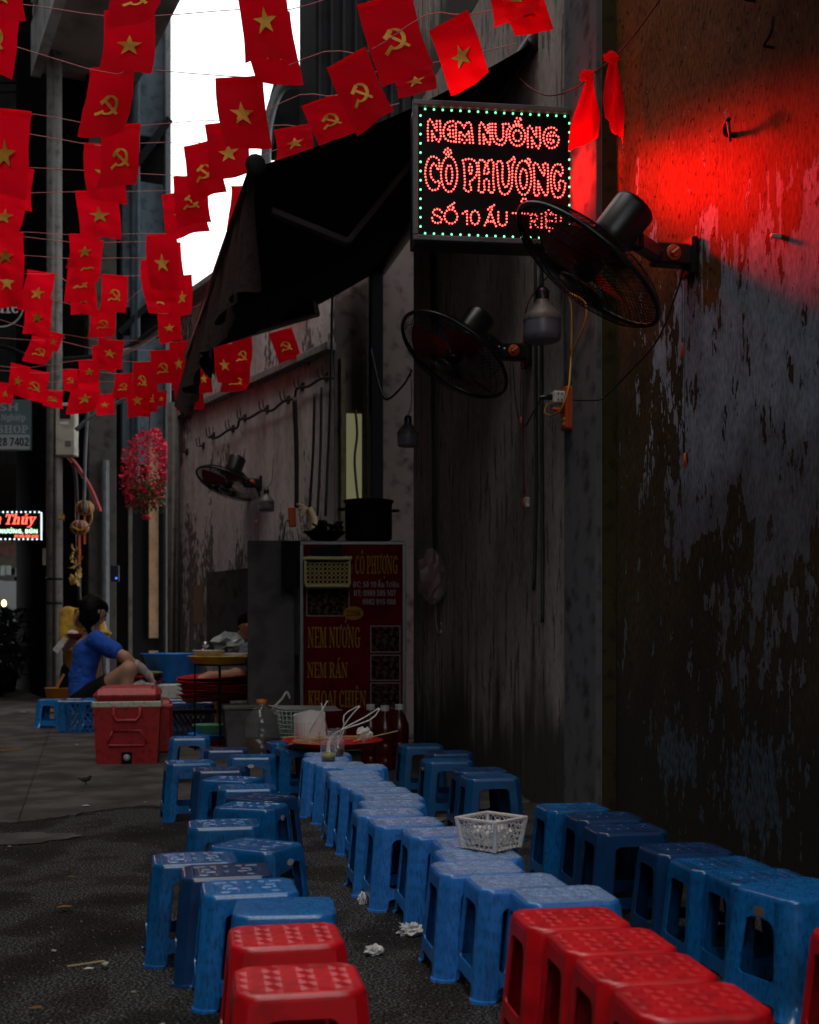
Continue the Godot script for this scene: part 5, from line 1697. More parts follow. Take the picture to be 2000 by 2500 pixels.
	for q in [[Vector3(-0.422, 1.483, -12.458), 0.09, 40], [Vector3(-0.43, 1.297, -12.46), 0.075, 60], [Vector3(-0.567, 1.94, -12.596), 0.05, 16]]:
		t = thing("gold_garland", ["long gold foil garland hanging by the dark door", "gold foil flower cluster ending the garland above the woman", "small yellow flower tied to the pole"][0 if q[2] == 40 else (1 if q[2] == 60 else 2)], "garland", q[0])
		s = st_new()
		for i in q[2]:
			var dirv = Vector3(rng.randf_range(-1, 1), rng.randf_range(-1, 1) * (3.0 if q[2] == 40 else 1.0), rng.randf_range(-1, 1)) * q[1] * 0.6
			var bb = Basis.from_euler(Vector3(rng.randf() * TAU, rng.randf() * TAU, 0))
			plate(s, PackedVector2Array([Vector2(-0.012, 0), Vector2(0, 0.03), Vector2(0.012, 0), Vector2(0, -0.03)]), 0.002, Transform3D(bb, dirv))
		stuff(part(t, "foil_leaves", s, M.gold_foil))
	cable("yellow_hose", [Vector3(-0.287, 2.052, -12.322), Vector3(-0.259, 1.921, -12.315), Vector3(-0.299, 1.826, -12.325), Vector3(-0.379, 1.789, -12.344), Vector3(-0.446, 1.822, -12.361)], 0.008, M.cable_yellow, "yellow looped cable by the red lanterns", "cable")

func awning():
	var n0 = Vector3(0.559, 2.752, -5.073)
	var f0 = Vector3(0.459, 2.698, -8.433)
	var n1 = Vector3(1.84, 3.45, n0.z + 0.0)
	var f1 = Vector3(1.84, 3.40, f0.z)
	var t = thing("awning", "black folding-arm fabric awning with ragged valance above the stools", "awning", Vector3(1.84, 3.4, -6.7))
	var s = st_new(true)
	var nn = 16
	for i in nn:
		for j in nn:
			var p := []
			for q in [[i, j], [i + 1, j], [i + 1, j + 1], [i, j + 1]]:
				var a = q[0] / float(nn)
				var b = q[1] / float(nn)
				var w = n0.lerp(f0, b).lerp(n1.lerp(f1, b), a)
				w.y -= 0.05 * sin(PI * a) + 0.015 * sin(b * 20.0) * sin(PI * a)
				p.append(w - t.position)
			quad(s, p[0], p[1], p[2], p[3])
	part(t, "fabric", s, M.awning_cloth)
	s = st_new(true)   # valance with folds and a ragged hem
	var cols = 120
	var prev := []
	for i in cols + 1:
		var b = i / float(cols)
		var top = n0.lerp(f0, b) - t.position
		var drop = (0.50 - 0.06 * b) * (0.86 + 0.14 * absf(sin(b * 26.0)) + 0.05 * sin(b * 71.0)) * (1.0 if fmod(b * 9.0, 1.0) > 0.07 else 0.72)
		var col := []
		for k in 7:
			var g = k / 6.0
			col.append(top + Vector3(0.045 * g * sin(b * 58.0) + 0.03 * g * sin(b * 23.0 + 1.0) - 0.03 * g, -drop * g, 0.02 * g * sin(b * 41.0)))
		if prev: for k in 6: quad(s, prev[k], col[k], col[k + 1], prev[k + 1])
		prev = col
	part(t, "valance", s, M.valance_cloth)
	s = st_new(true)
	tube(s, [n0 - t.position, f0 - t.position], 0.022, 10)
	part(t, "front_bar", s, M.black_plastic)
	s = st_new(true)
	ball(s, n0 - t.position + Vector3(0.005, 0, 0.03), Vector3(0.045, 0.05, 0.02), 6, 12)
	part(t, "bar_cap", s, M.corrugated)
	s = st_new(true)
	tube(s, [n1 - t.position, f1 - t.position], 0.05, 12)
	part(t, "roller", s, M.black_plastic)
	for q in [[Vector3(0.663, 2.671, -5.346), Vector3(1.028, 2.578, -5.411), Vector3(1.341, 2.991, -5.437)], [Vector3(0.735, 2.851, -7.747), Vector3(1.044, 3.139, -7.569), Vector3(1.553, 3.348, -7.444)]]:
		for k in 2:
			s = st_new()
			bar(s, q[k] - t.position, q[k + 1] - t.position, 0.045, 0.03, 0.004)
			part(t, "folding_arm", s, M.grey_metal if k == 3 else mat("arm_bronze", 0.02, 0.017, 0.015, 0.7))
	s = st_new()
	bar(s, Vector3(0.712, 2.884, -8.577) - t.position, Vector3(1.348, 3.035, -8.215) - t.position, 0.09, 0.10, 0.01)
	part(t, "side_bar", s, M.black_plastic)

func fixtures():
	fan(Vector3(1.427, 1.922, -3.481), Vector3(-0.605, -0.78, -0.158), Vector3(1.9, 2.054, -3.706), "large black wall fan tilted down in front of the LED sign")
	fan(Vector3(1.466, 2.02, -5.149), Vector3(-0.575, -0.808, 0.121), Vector3(1.84, 2.062, -5.194), "black wall fan in shadow below the LED sign")
	var wm = Vector3(1.239, 1.912, -9.22)
	fan(Vector3(0.872, 1.99, -9.824), Vector3(-0.363, -0.911, 0.191), Vector3(1.132, 1.979, -9.668), "black wall fan on the pale wall above the vendors")
	bulb(Vector3(1.714, 2.06, -4.676), 0.078, "large white LED bulb hanging under the big fan", Vector3(1.704, 2.384, -4.679))
	bulb(Vector3(1.703, 1.959, -6.996), 0.065, "dim LED bulb hanging in the recess behind the second fan", Vector3(1.719, 2.369, -6.992))
	bulb(Vector3(1.124, 1.774, -9.299), 0.062, "white LED bulb hanging beside the far fan", Vector3(1.196, 2.149, -9.436))
	# power strip with cables
	var t = thing("power_strip", "orange power strip with white adaptor on the grey wall", "power strip", Vector3(1.81, 1.702, -4.633))
	var s = st_new()
	box(s, Vector3.ZERO, Vector3(0.04, 0.18, 0.068), Basis(), 0.008)
	part(t, "body", s, M.orange_plastic)
	for y in [-0.04, -0.06]:
		s = st_new()
		box(s, Vector3(-0.022, y - 0.005, 0.005), Vector3(0.006, 0.012, 0.03))
		part(t, "socket", s, M.gold_foil)
	s = st_new()
	box(s, Vector3(-0.045, 0.042, 0.0), Vector3(0.05, 0.05, 0.06), Basis(), 0.004)
	var ad = part(t, "adaptor", s, M.white_plastic)
	s = st_new()
	for q in [[-0.008, 0.012], [0.008, 0.012], [-0.008, -0.012], [0.008, -0.012]]: box(s, Vector3(-0.045 + q[0], 0.042 + q[1], 0.0305), Vector3(0.004, 0.009, 0.002))
	part(ad, "socket_hole", s, M.sign_black)
	s = st_new(true)
	tube(s, [Vector3(-0.022, -0.01, 0), Vector3(-0.05, -0.012, 0.02), Vector3(-0.075, -0.01, 0.03)], 0.012, 8, 0.007)
	part(t, "plug", s, M.orange_plastic)
	s = st_new(true)
	tube(s, [Vector3(-0.07, 0.045, 0), Vector3(-0.1, 0.043, 0), Vector3(-0.125, 0.04, 0)], 0.014, 8, 0.006)
	part(t, "plug", s, M.black_plastic)
	cable("yellow_wire", [Vector3(1.79, 1.756, -4.812), Vector3(1.76, 1.712, -4.771), Vector3(1.76, 1.683, -4.697), Vector3(1.75, 1.681, -4.552), Vector3(1.77, 1.759, -4.522), Vector3(1.79, 1.849, -4.55), Vector3(1.8, 1.917, -4.553), Vector3(1.8, 2.001, -4.421), Vector3(1.8, 2.08, -4.413), Vector3(1.8, 2.149, -4.544), Vector3(1.8, 2.158, -4.589), Vector3(1.81, 2.094, -4.587), Vector3(1.815, 1.93, -4.605)], 0.0045, M.cable_yellow, "yellow wire looping down to the orange power strip")
	cable("black_cable", [Vector3(1.86, 2.003, -3.694), Vector3(1.88, 1.947, -3.789), Vector3(1.87, 1.819, -3.913), Vector3(1.87, 1.758, -4.141), Vector3(1.82, 1.685, -4.256), Vector3(1.79, 1.671, -4.285), Vector3(1.78, 1.711, -4.493)], 0.0035, M.cable_black, "black cord from the big fan to the power strip")
	cable("black_cable", [Vector3(1.8, 1.8, -4.921), Vector3(1.82, 1.763, -5.093), Vector3(1.825, 1.729, -5.22), Vector3(1.82, 1.821, -5.31), Vector3(1.82, 2.066, -5.37)], 0.0035, M.cable_black, "black cord sagging from the power strip to the second fan")
	cable("red_cable", [Vector3(1.8, 2.317, -4.804), Vector3(1.8, 2.263, -5.092), Vector3(1.8, 2.112, -5.159), Vector3(1.82, 1.805, -5.222), Vector3(1.82, 1.518, -5.205), Vector3(1.82, 1.402, -5.183)], 0.0032, M.cable_red, "thin red cord with a white plug hanging on the grey wall")
	s = st_new()
	box(s, Vector3(1.81, 1.367, -5.137), Vector3(0.02, 0.045, 0.03), Basis(), 0.004)
	var pg = tag(part(self, "wall_plug", s, M.white_plastic), "white plug dangling at the end of the red cord", "plug")
	for u in [0, 1]:
		cable("wall_conduit", [Vector3(1.835, 2.526, -5.097), Vector3(1.83, 1.779, -5.078), Vector3(1.83, 1.409, -5.072), Vector3(1.83, 0.966, -5.105)] if u == 0 else [Vector3(1.835, 2.501, -5.016), Vector3(1.83, 1.766, -5.003), Vector3(1.83, 1.217, -4.992), Vector3(1.83, 0.816, -4.992)], 0.008, mat("conduit_dark", 0.025, 0.03, 0.028, 0.6), ["left of two dark hoses running down the grey wall", "right of two dark hoses running down the grey wall"][u], "hose", "dark hoses on the grey wall")
	# rope bundle with hook and plastic bag
	for k in 4:
		cable("hanging_rope", [Vector3(1.83, 3.203, -6.934) + Vector3(0, 0, k * 0.03), Vector3(1.82, 2.103, -6.867) + Vector3(0, 0, k * 0.02), Vector3(1.81, 1.022, -6.782) + Vector3(0, -0.03 * k, k * 0.025)], 0.006, M.cable_black, ["first", "second", "third", "fourth"][k] + " from the left of the black ropes hanging beside the menu board", "rope", "black ropes beside the menu board")
	t = thing("metal_hook", "thin metal hook on a string beside the menu board", "hook", Vector3(1.8, 1.068, -6.726))
	s = st_new(true)
	tube(s, spline([Vector3(0, 0.05, 0), Vector3(0, 0, 0), Vector3(0, -0.12, 0), Vector3(0.01, -0.26, 0.0), Vector3(0.03, -0.3, 0.0), Vector3(0.045, -0.27, 0.0), Vector3(0.035, -0.24, 0)], 4), 0.004, 6)
	part(t, "wire", s, M.screw_steel)
	s = st_new()
	crumple(s, Vector3(1.76, 1.088, -6.632), Vector3(0.08, 0.15, 0.09), 0.5, 4)
	tag(part(self, "plastic_bag", s, mat("bag_pink", 0.20, 0.12, 0.12, 0.5)), "crumpled pinkish plastic bag hanging beside the menu board", "bag")
	# knotted flags on a cord near the sign
	cable("red_cable", [Vector3(1.8, 3.62, -5.408), Vector3(1.79, 3.364, -5.234), Vector3(1.78, 3.085, -4.825), Vector3(1.78, 2.958, -4.471), Vector3(1.8, 2.964, -4.371), Vector3(1.86, 2.996, -4.27), Vector3(1.87, 3.008, -4.068), Vector3(1.88, 3.042, -3.868)], 0.0035, mat("cord_red", 0.14, 0.02, 0.015, 0.7), "dark red cord holding two knotted flags over the sign")
	for k in 2:
		var p = Vector3(1.74, 2.898, -4.257) if k == 0 else Vector3(1.8, 2.931, -4.162)
		t = thing("knotted_flag", ["left knotted red flag hanging right above the LED sign", "right knotted red flag hanging over the wall corner"][k], "flag", p, 0.0, "knotted red flags by the sign")
		s = st_new(true)
		var hh = 0.26 if k == 0 else 0.27
		for i in 6:
			for j in 10:
				var v := []
				for q in [[i, j], [i + 1, j], [i + 1, j + 1], [i, j + 1]]:
					var x = q[0] / 6.0 - 0.5
					var y = q[1] / 10.0
					var w = lerpf(0.035, 0.105 if k == 0 else 0.07, min(1.0, y * 1.6))
					v.append(Vector3(x * w * 0.97 + (0.015 - 0.03 * y if k == 0 else 0.01), -y * hh * (1.0 - 0.18 * x * (1 if k == 0 else -2.0)), x * w * 0.24 + 0.016 * sin(x * 9.0 + y * 4.0 + k)))
				quad(s, v[0], v[1], v[2], v[3])
		part(t, "cloth", s, M.flag_cloth)
		s = st_new()
		crumple(s, Vector3(0, 0.005, 0.005), Vector3(0.028, 0.02, 0.024), 0.7, 3 + k)
		part(t, "knot", s, M.flag_cloth)
	# iron hooks and pegs on the mustard wall
	var hooks = [[Vector3(1.9, 2.715, -3.291), Vector3(0, 0.05, 0.0)], [Vector3(1.9, 2.522, -3.185), Vector3(0, -0.05, 0.03)]]
	for k in 2:
		t = thing("iron_hook", ["bent iron hook at the top of the mustard wall", "rusty curved iron hook below the top one on the mustard wall"][k], "hook", hooks[k][0], 0.0, "iron hooks on the mustard wall")
		s = st_new(true)
		tube(s, spline([Vector3(0.02, 0, 0), Vector3(-0.03, 0.0, 0), Vector3(-0.05, -0.01, 0.03), Vector3(-0.055, 0.0, 0.075 + 0.04 * (1 - k)), Vector3(-0.05, 0.045, 0.08 + 0.04 * (1 - k))], 4), 0.005, 6)
		part(t, "rod", s, M.tin_rust)
	t = thing("wall_peg", "black taped wire stub poking from the red-lit wall", "wire stub", Vector3(1.9, 2.355, -3.415))
	s = st_new(true)
	tube(s, spline([Vector3(0.02, 0, 0), Vector3(-0.03, -0.002, 0.0), Vector3(-0.05, 0.01, 0.025), Vector3(-0.055, 0.02, 0.06)], 4), 0.01, 7, 0.007)
	tube(s, [Vector3(-0.055, 0.012, 0.055), Vector3(-0.055, -0.055, 0.07)], 0.006, 6, 0.004)
	part(t, "stub", s, M.cable_black)
	t = thing("wall_peg", "small white-tipped wall plug below the red glow", "wall plug", Vector3(1.9, 1.946, -3.151))
	s = st_new(true)
	tube(s, [Vector3(0.02, 0, 0), Vector3(-0.03, 0.0, 0.0)], 0.008, 8)
	part(t, "stub", s, M.white_plastic)
	# iron pegs with cable on the pale wall
	var a = Vector3(0.573, 0, -11.596)
	var b = Vector3(1.527, 0, -8.484)
	var d = (b - a).normalized()
	var nrm = Vector3(-absf(d.z), 0, -absf(d.x) * -1.0).normalized()
	nrm = Vector3(d.z, 0, -d.x)
	if nrm.x > 0: nrm = -nrm
	var sag := []
	for k in 9:
		var p = a.lerp(b, 0.06 + k * 0.112 + [0.0, 0.02, -0.015, 0.012, -0.02, 0.01, 0.022, -0.012, 0.0][k]) + Vector3(0, 2.47 + k * 0.022 + [0.0, -0.02, 0.015, -0.01, 0.02, 0.0, -0.015, 0.02, 0.0][k], 0)
		t = thing("wall_hook", "rusty prong hook on the pale wall, %s from the left" % ["first", "second", "third", "fourth", "fifth", "sixth", "seventh", "eighth", "ninth"][k], "hook", p, 0.0, "prong hooks along the pale wall")
		s = st_new(true)
		for q in [-0.035, 0.035]: tube(s, spline([d * q * 0.3, nrm * 0.05 + d * q, nrm * 0.06 + d * q + Vector3(0, 0.07, 0)], 3), 0.0055, 5)
		part(t, "prong", s, M.tin_rust)
		s = st_new()
		bar(s, -d * 0.03, d * 0.03, 0.012, 0.06)
		part(t, "plate", s, M.tin_rust)
		if k > 1:
			sag.append(p + nrm * 0.05 + Vector3(0, -0.02, 0))
			sag.append(p + d * 0.18 + nrm * 0.04 + Vector3(0, -0.02 - 0.012 * (k % 3), 0))
	cable("sagging_cable", sag, 0.011, M.cable_black, "black cable strung along the hooks on the pale wall")
	for q in [[716, 970, 722, 1240, "first"], [722, 970, 726, 1240, "second"], [768, 960, 756, 1240, "third"], [785, 945, 775, 1260, "fourth"], [812, 715, 795, 1260, "fifth"]]:
		var u0 = {"first": [Vector3(1.281, 2.545, -8.932), Vector3(1.295, 1.706, -8.897)], "second": [Vector3(1.299, 2.545, -8.927), Vector3(1.303, 1.703, -8.865)], "third": [Vector3(1.393, 2.52, -8.616), Vector3(1.366, 1.685, -8.674)], "fourth": [Vector3(1.426, 2.544, -8.505), Vector3(1.405, 1.615, -8.561)], "fifth": [Vector3(1.477, 3.184, -8.338), Vector3(1.438, 1.601, -8.399)]}[q[4]]
		cable("wall_cable", [u0[0], u0[0].lerp(u0[1], 0.5) + Vector3(0.008, 0, 0), u0[1]], 0.011, M.cable_black, q[4] + " from the left of the black cables hanging on the pale wall", "cable", "cables hanging on the pale wall")
	cable("wall_cable", [Vector3(1.616, 2.335, -8.201), Vector3(1.628, 2.162, -8.198), Vector3(1.611, 1.961, -8.202), Vector3(1.639, 1.644, -8.195)], 0.009, M.cable_black, "thin black cable crossing the pale yellowish panel", "cable", "cables hanging on the pale wall")
	cable("wall_cable", [Vector3(1.689, 2.731, -8.029), Vector3(1.723, 2.456, -7.917), Vector3(1.755, 2.339, -7.807), Vector3(1.839, 2.414, -7.683), Vector3(1.844, 2.466, -7.476)], 0.008, M.cable_black, "slack cable looping across the recess", "cable")

func pan(s, r0, r1, h, lip, segs = 28, at = Vector3.ZERO, sx = 1.0, sz = 1.0, th = 0.006):   # an open round vessel
	lathe(s, [Vector2(0.001, 0), Vector2(r0, 0), Vector2(r1, h - 0.006), Vector2(r1 + lip, h - 0.004), Vector2(r1 + lip, h), Vector2(r1 - th, h), Vector2(r0 - th, th), Vector2(0.001, th)], segs, at, sx, sz)

func crate(at, size, turn, label, m):
	var t = thing("plastic_crate", label, "crate", at, turn, "perforated blue crates")
	var s = st_new()
	box(s, Vector3(0, 0.008, 0), Vector3(size.x, 0.012, size.z))
	part(t, "bottom", s, m)
	s = st_new()
	for q in [[0, 1], [0, -1], [1, 0], [-1, 0]]:
		var c = Vector3(q[0] * size.x * 0.5, size.y - 0.012, q[1] * size.z * 0.5)
		box(s, c, Vector3(0.02 if q[0] else size.x + 0.02, 0.024, size.z + 0.0 if q[0] else 0.02), Basis(), 0.003)
	part(t, "rim", s, m)
	for q in [[1, 1], [1, -1], [-1, 1], [-1, -1]]:
		s = st_new()
		box(s, Vector3(q[0] * (size.x * 0.5 - 0.02), size.y * 0.5, q[1] * (size.z * 0.5 - 0.02)), Vector3(0.05, size.y - 0.03, 0.05), Basis(), 0.006)
		part(t, "corner_post", s, m)
	for q in 4:
		s = st_new()
		var w = size.x if q < 2 else size.z
		var o = Vector3(0, 0, size.z * 0.5 - 0.006) if q == 0 else (Vector3(0, 0, -size.z * 0.5 + 0.006) if q == 1 else Vector3((size.x * 0.5 - 0.006) * (1 if q == 2 else -1), 0, 0))
		var dx = Vector3.RIGHT if q < 2 else Vector3.BACK
		var n = int(w / 0.036)
		for i in n + 1:
			for sg in [-1, 1]:
				var x0 = -w / 2 + i * w / n
				var x1 = clampf(x0 + sg * size.y * 0.5, -w / 2, w / 2)
				bar(s, o + dx * x0 + Vector3(0, 0.02, 0), o + dx * x1 + Vector3(0, 0.02 + (size.y - 0.05) * absf(x1 - x0) / (size.y * 0.5) if absf(x1 - x0) > 0.004 else 0.03, 0), 0.009, 0.009)
		stuff(part(t, "lattice", s, m))
	return t

func tray(at, r, h, m, label, group, called = "round_tray", tilt = Vector3.ZERO):
	var t = thing(called, label, "tray", at, 0.0, group)
	t.rotation = tilt
	var s = st_new(true)
	pan(s, r * 0.84, r * 0.95, h, r * 0.06, 32, Vector3.ZERO, 1, 1, 0.004)
	part(t, "dish", s, m)
	return t

func tumbler(at, label, lean = 0.0):
	var t = thing("plastic_cup", label, "cup", at, 0.0, "clear plastic cups on the red tray")
	var s = st_new(true)
	lathe(s, [Vector2(0.001, 0), Vector2(0.03, 0), Vector2(0.041, 0.115), Vector2(0.044, 0.118)], 20)
	part(t, "wall", s, M.clear_plastic)
	s = st_new(true)
	lathe(s, [Vector2(0.001, 0.004), Vector2(0.0285, 0.004), Vector2(0.031, 0.03), Vector2(0.001, 0.03)], 18)
	part(t, "drink", s, M.tea if lean < 0.1 else M.lime)
	for k in 2:
		s = st_new(true)
		tube(s, spline([Vector3(-0.01, 0.02, 0.0), Vector3(0.02 + 0.01 * k, 0.11, 0.004), Vector3(0.055 + lean - 0.02 * k, 0.165 + 0.01 * k, 0.006 - 0.02 * k), Vector3(0.10 + lean, 0.215, 0.01 - 0.02 * k)], 3), 0.0032, 6)
		part(t, "straw", s, M.white_plastic)
	return t

func vendor_area():
	var s
	# cabinet with the menu board on its front
	var c0 = Vector3(0.831, 0, -7.309)
	var cz = Vector3(1.11, 0.78, -7.398)
	var t = thing("food_cabinet", "grey food stall cabinet behind the stools, open in the middle", "cabinet", Vector3(Vector3(1.058, 0.78, -7.874).x, 0, Vector3(1.058, 0.78, -7.874).z), -0.2)
	s = st_new()
	box(s, Vector3(-0.055, 0.68, 0), Vector3(0.30, 1.36, 0.55), Basis(), 0.004)
	part(t, "side_panel", s, M.cabinet_grey)
	s = st_new()
	box(s, Vector3(0.44, 1.345, 0), Vector3(0.685, 0.03, 0.55), Basis(), 0.004)
	part(t, "top", s, M.cabinet_grey)
	s = st_new()
	box(s, Vector3(0.44, 0.64, 0), Vector3(0.685, 0.04, 0.5))
	part(t, "shelf", s, M.cabinet_grey)
	s = st_new()
	box(s, Vector3(0.44, 0.67, -0.26), Vector3(0.685, 1.32, 0.02))
	part(t, "back_panel", s, M.sign_black)
	t = thing("menu_board", "red menu board with yellow dish names and food pictures", "menu board", Vector3(1.418, 0.665, -7.271), -0.215)
	s = st_new()
	box(s, Vector3(0, 0.02, 0), Vector3(0.62, 1.26, 0.03))
	part(t, "panel", s, M.board_red)
	for f in [[Vector3(0, 0.66, 0.004), Vector3(0.655, 0.022, 0.045)], [Vector3(0, -0.62, 0.004), Vector3(0.655, 0.022, 0.045)], [Vector3(-0.318, 0.02, 0.004), Vector3(0.022, 1.258, 0.045)], [Vector3(0.318, 0.02, 0.004), Vector3(0.022, 1.258, 0.045)]]:
		s = st_new()
		box(s, f[0], f[1], Basis(), 0.003)
		part(t, "frame", s, M.alloy_frame)
	var px = func(u, v): return Vector3((u - 862) * 7.4 / 2900.0, (1585 - v) * 7.4 / 2900.0, 0.017)
	lettering(t, "lettering", "NEM NƯỚNG CÔ PHƯỢNG", "Droid Serif", 0.555, 0.15, M.board_yellow, px.call(862, 1372))
	lettering(t, "lettering", "ĐC: Số 10 Ấu Triệu", "Droid Sans", 0.285, 0.045, M.board_white, px.call(918, 1425))
	lettering(t, "lettering", "ĐT: 0989 385 507", "Droid Sans", 0.262, 0.036, M.board_white, px.call(915, 1448))
	lettering(t, "lettering", "0982 915 088", "Droid Sans", 0.205, 0.034, M.board_white, px.call(926, 1469))
	lettering(t, "lettering", "NEM NƯỚNG", "Droid Serif", 0.325, 0.13, M.board_yellow, px.call(816, 1556))
	lettering(t, "lettering", "NEM RÁN", "Droid Serif", 0.25, 0.125, M.board_yellow, px.call(800, 1630))
	lettering(t, "lettering", "KHOAI CHIÊN", "Droid Serif", 0.36, 0.135, M.board_yellow, px.call(823, 1700))
	for q in [[801, 1470, 0.255, 0.165], [941, 1560, 0.175, 0.155], [941, 1630, 0.175, 0.15], [941, 1698, 0.175, 0.15]]:
		s = st_new()
		box(s, px.call(q[0], q[1]), Vector3(q[2] + 0.012, q[3] + 0.012, 0.003))
		part(t, "picture_border", s, M.board_white)
		s = st_new()
		box(s, px.call(q[0], q[1]) + Vector3(0, 0, 0.0015), Vector3(q[2], q[3], 0.004))
		part(t, "food_picture", s, M.board_photo)
	var badge := PackedVector2Array()
	for k in 44: badge.append(Vector2(cos(TAU * k / 44) * 0.066, sin(TAU * k / 44) * 0.045) * (1.0 if k % 2 else 0.88))
	s = st_new()
	plate(s, badge, 0.006, Transform3D(Basis(), px.call(863, 1497) + Vector3(0, 0, 0.002)))
	part(t, "price_badge", s, M.board_yellow)
	lettering(t, "lettering", "220K", "Droid Serif", 0.09, 0.036, M.board_red, px.call(864, 1497) + Vector3(0, 0, 0.006))
	# basket hung on the board
	t = thing("hanging_basket", "yellowed perforated plastic basket hung on the menu board", "basket", Vector3(1.244, 1.144, -7.191), -0.2)
	s = st_new()
	for i in 10:
		for j in 5:
			var pts := []
			for k in 8: pts.append(Vector3(-0.117 + i * 0.026 + cos(TAU * k / 8) * 0.0125, -0.066 + j * 0.026 + sin(TAU * k / 8) * 0.0125, 0.06))
			tube(s, pts, 0.0025, 4, -1.0, false, true)
	stuff(part(t, "lattice", s, mat("old_ivory", 0.42, 0.36, 0.16, 0.6)))
	for f in [[Vector3(0, 0.078, 0), Vector3(0.30, 0.02, 0.14)], [Vector3(0, -0.088, 0), Vector3(0.27, 0.018, 0.12)], [Vector3(-0.135, 0, 0), Vector3(0.012, 0.16, 0.12)], [Vector3(0.135, 0, 0), Vector3(0.012, 0.16, 0.12)]]:
		s = st_new()
		box(s, f[0], f[1], Basis(), 0.004)
		part(t, "frame", s, M.old_ivory)
	s = st_new()
	box(s, Vector3(-0.005, 0.11, 0.0), Vector3(0.19, 0.09, 0.03), Basis(Vector3.BACK, 0.14))
	tag(part(self, "black_pouch", s, M.black_cloth, Vector3(1.244, 1.144, -7.191)), "black pouch standing in the yellowed basket", "pouch")
	s = st_new(true)
	for i in 8:
		for j in 8:
			var v := []
			for q in [[i, j], [i + 1, j], [i + 1, j + 1], [i, j + 1]]: v.append(Vector3(1.03, 1.207, -7.469) + Vector3((q[0] / 8.0 - 0.5) * 0.13 + 0.03, 0.14 - q[1] / 8.0 * 0.30, 0.012 * sin(q[0] * 1.3 + q[1] * 0.2)))
			quad(s, v[0], v[1], v[2], v[3])
	tag(part(self, "dish_cloth", s, M.black_cloth), "dark cloth draped over the grey cabinet", "cloth")
	# pots on top of the cabinet
	t = thing("stock_pot", "large blackened stock pot on top of the cabinet", "pot", Vector3(1.553, 1.362, -7.444))
	s = st_new(true)
	lathe(s, [Vector2(0.001, 0), Vector2(0.145, 0), Vector2(0.15, 0.01), Vector2(0.15, 0.235), Vector2(0.162, 0.238), Vector2(0.162, 0.25), Vector2(0.14, 0.25), Vector2(0.0, 0.252)], 28)
	part(t, "body", s, M.blackened_pot)
	for q in [-1, 1]:
		s = st_new(true)
		tube(s, spline([Vector3(0.15 * q, 0.19, -0.04), Vector3(0.19 * q, 0.19, -0.03), Vector3(0.19 * q, 0.19, 0.03), Vector3(0.15 * q, 0.19, 0.04)], 4), 0.007, 6)
		part(t, "handle", s, M.blackened_pot)
	t = thing("wok_pan", "wide blackened pan left of the stock pot", "pan", Vector3(1.272, 1.358, -7.462))
	s = st_new(true)
	pan(s, 0.08, 0.13, 0.05, 0.01, 28)
	part(t, "bowl", s, M.blackened_pot)
	s = st_new()
	for k in 40: box(s, Vector3(1.29, 1.431, -7.457) + Vector3(rng.randf_range(-0.09, 0.09), rng.randf_range(-0.02, 0.035), rng.randf_range(-0.06, 0.06)), Vector3(0.03, 0.008, 0.02), Basis.from_euler(Vector3(rng.randf(), rng.randf() * 6, rng.randf())))
	stuff(tag(part(self, "herb_heap", s, M.bush_green), "heap of dark green herbs in the blackened pan", "herbs"))
	t = thing("rubber_glove", "tan rubber gloves hung over a line above the cabinet", "glove", Vector3(1.3, 1.585, -8.33))
	s = st_new(true)
	tube(s, spline([Vector3(0.03, -0.12, 0), Vector3(0.035, -0.02, 0), Vector3(0.0, 0.06, 0.01)], 4), 0.035, 10, 0.03)
	part(t, "cuff", s, M.glove_tan)
	for k in 4:
		s = st_new(true)
		tube(s, [Vector3(0.0, 0.05, 0.01), Vector3(-0.05, 0.08 - 0.022 * k, 0.015), Vector3(-0.085 + 0.01 * k, 0.085 - 0.04 * k, 0.02)], 0.014, 7, 0.008)
		part(t, "finger", s, M.glove_tan)
	t = thing("hanging_socket", "orange extension socket hanging on the pale wall by the gloves", "socket", Vector3(1.254, 1.628, -8.804))
	s = st_new()
	box(s, Vector3.ZERO, Vector3(0.055, 0.15, 0.045), Basis(Vector3.BACK, 0.05), 0.008)
	part(t, "body", s, M.orange_plastic)
	s = st_new(true)
	tube(s, spline([Vector3(-0.02, -0.03, 0.02), Vector3(-0.05, -0.04, 0.03), Vector3(-0.06, -0.12, 0.03), Vector3(-0.07, -0.22, 0.02)], 4), 0.005, 5)
	part(t, "flex", s, M.cable_black)
	s = st_new(true)
	lathe(s, [Vector2(0.001, 0), Vector2(0.03, 0), Vector2(0.033, 0.1), Vector2(0.025, 0.13)], 14)
	tag(part(self, "red_jar", s, M.chili, Vector3(1.296, 1.377, -7.713)), "small red jar beside the blackened pan", "jar")
	# cooler
	var cp = Vector3(0.058, 0, -7.086)
	t = thing("cool_box", "red cool box with cream band and white tap, on the paving", "cool box", cp + Vector3(0, 0, -0.25), -0.05)
	s = st_new()
	var q0 := [Vector3(-0.172, 0, 0.25), Vector3(0.172, 0, 0.25), Vector3(0.172, 0, -0.25), Vector3(-0.172, 0, -0.25)]
	var q1 := [Vector3(-0.19, 0.335, 0.265), Vector3(0.19, 0.335, 0.265), Vector3(0.19, 0.335, -0.265), Vector3(-0.19, 0.335, -0.265)]
	for i in 4:
		var k = (i + 1) % 4
		tri_out(s, q0[i], q0[k], q1[k], Vector3(0, 0.17, 0)); tri_out(s, q0[i], q1[k], q1[i], Vector3(0, 0.17, 0))
	tri_out(s, q0[0], q0[1], q0[2], Vector3(0, 0.17, 0)); tri_out(s, q0[0], q0[2], q0[3], Vector3(0, 0.17, 0))
	part(t, "body", s, M.cooler_red)
	s = st_new()
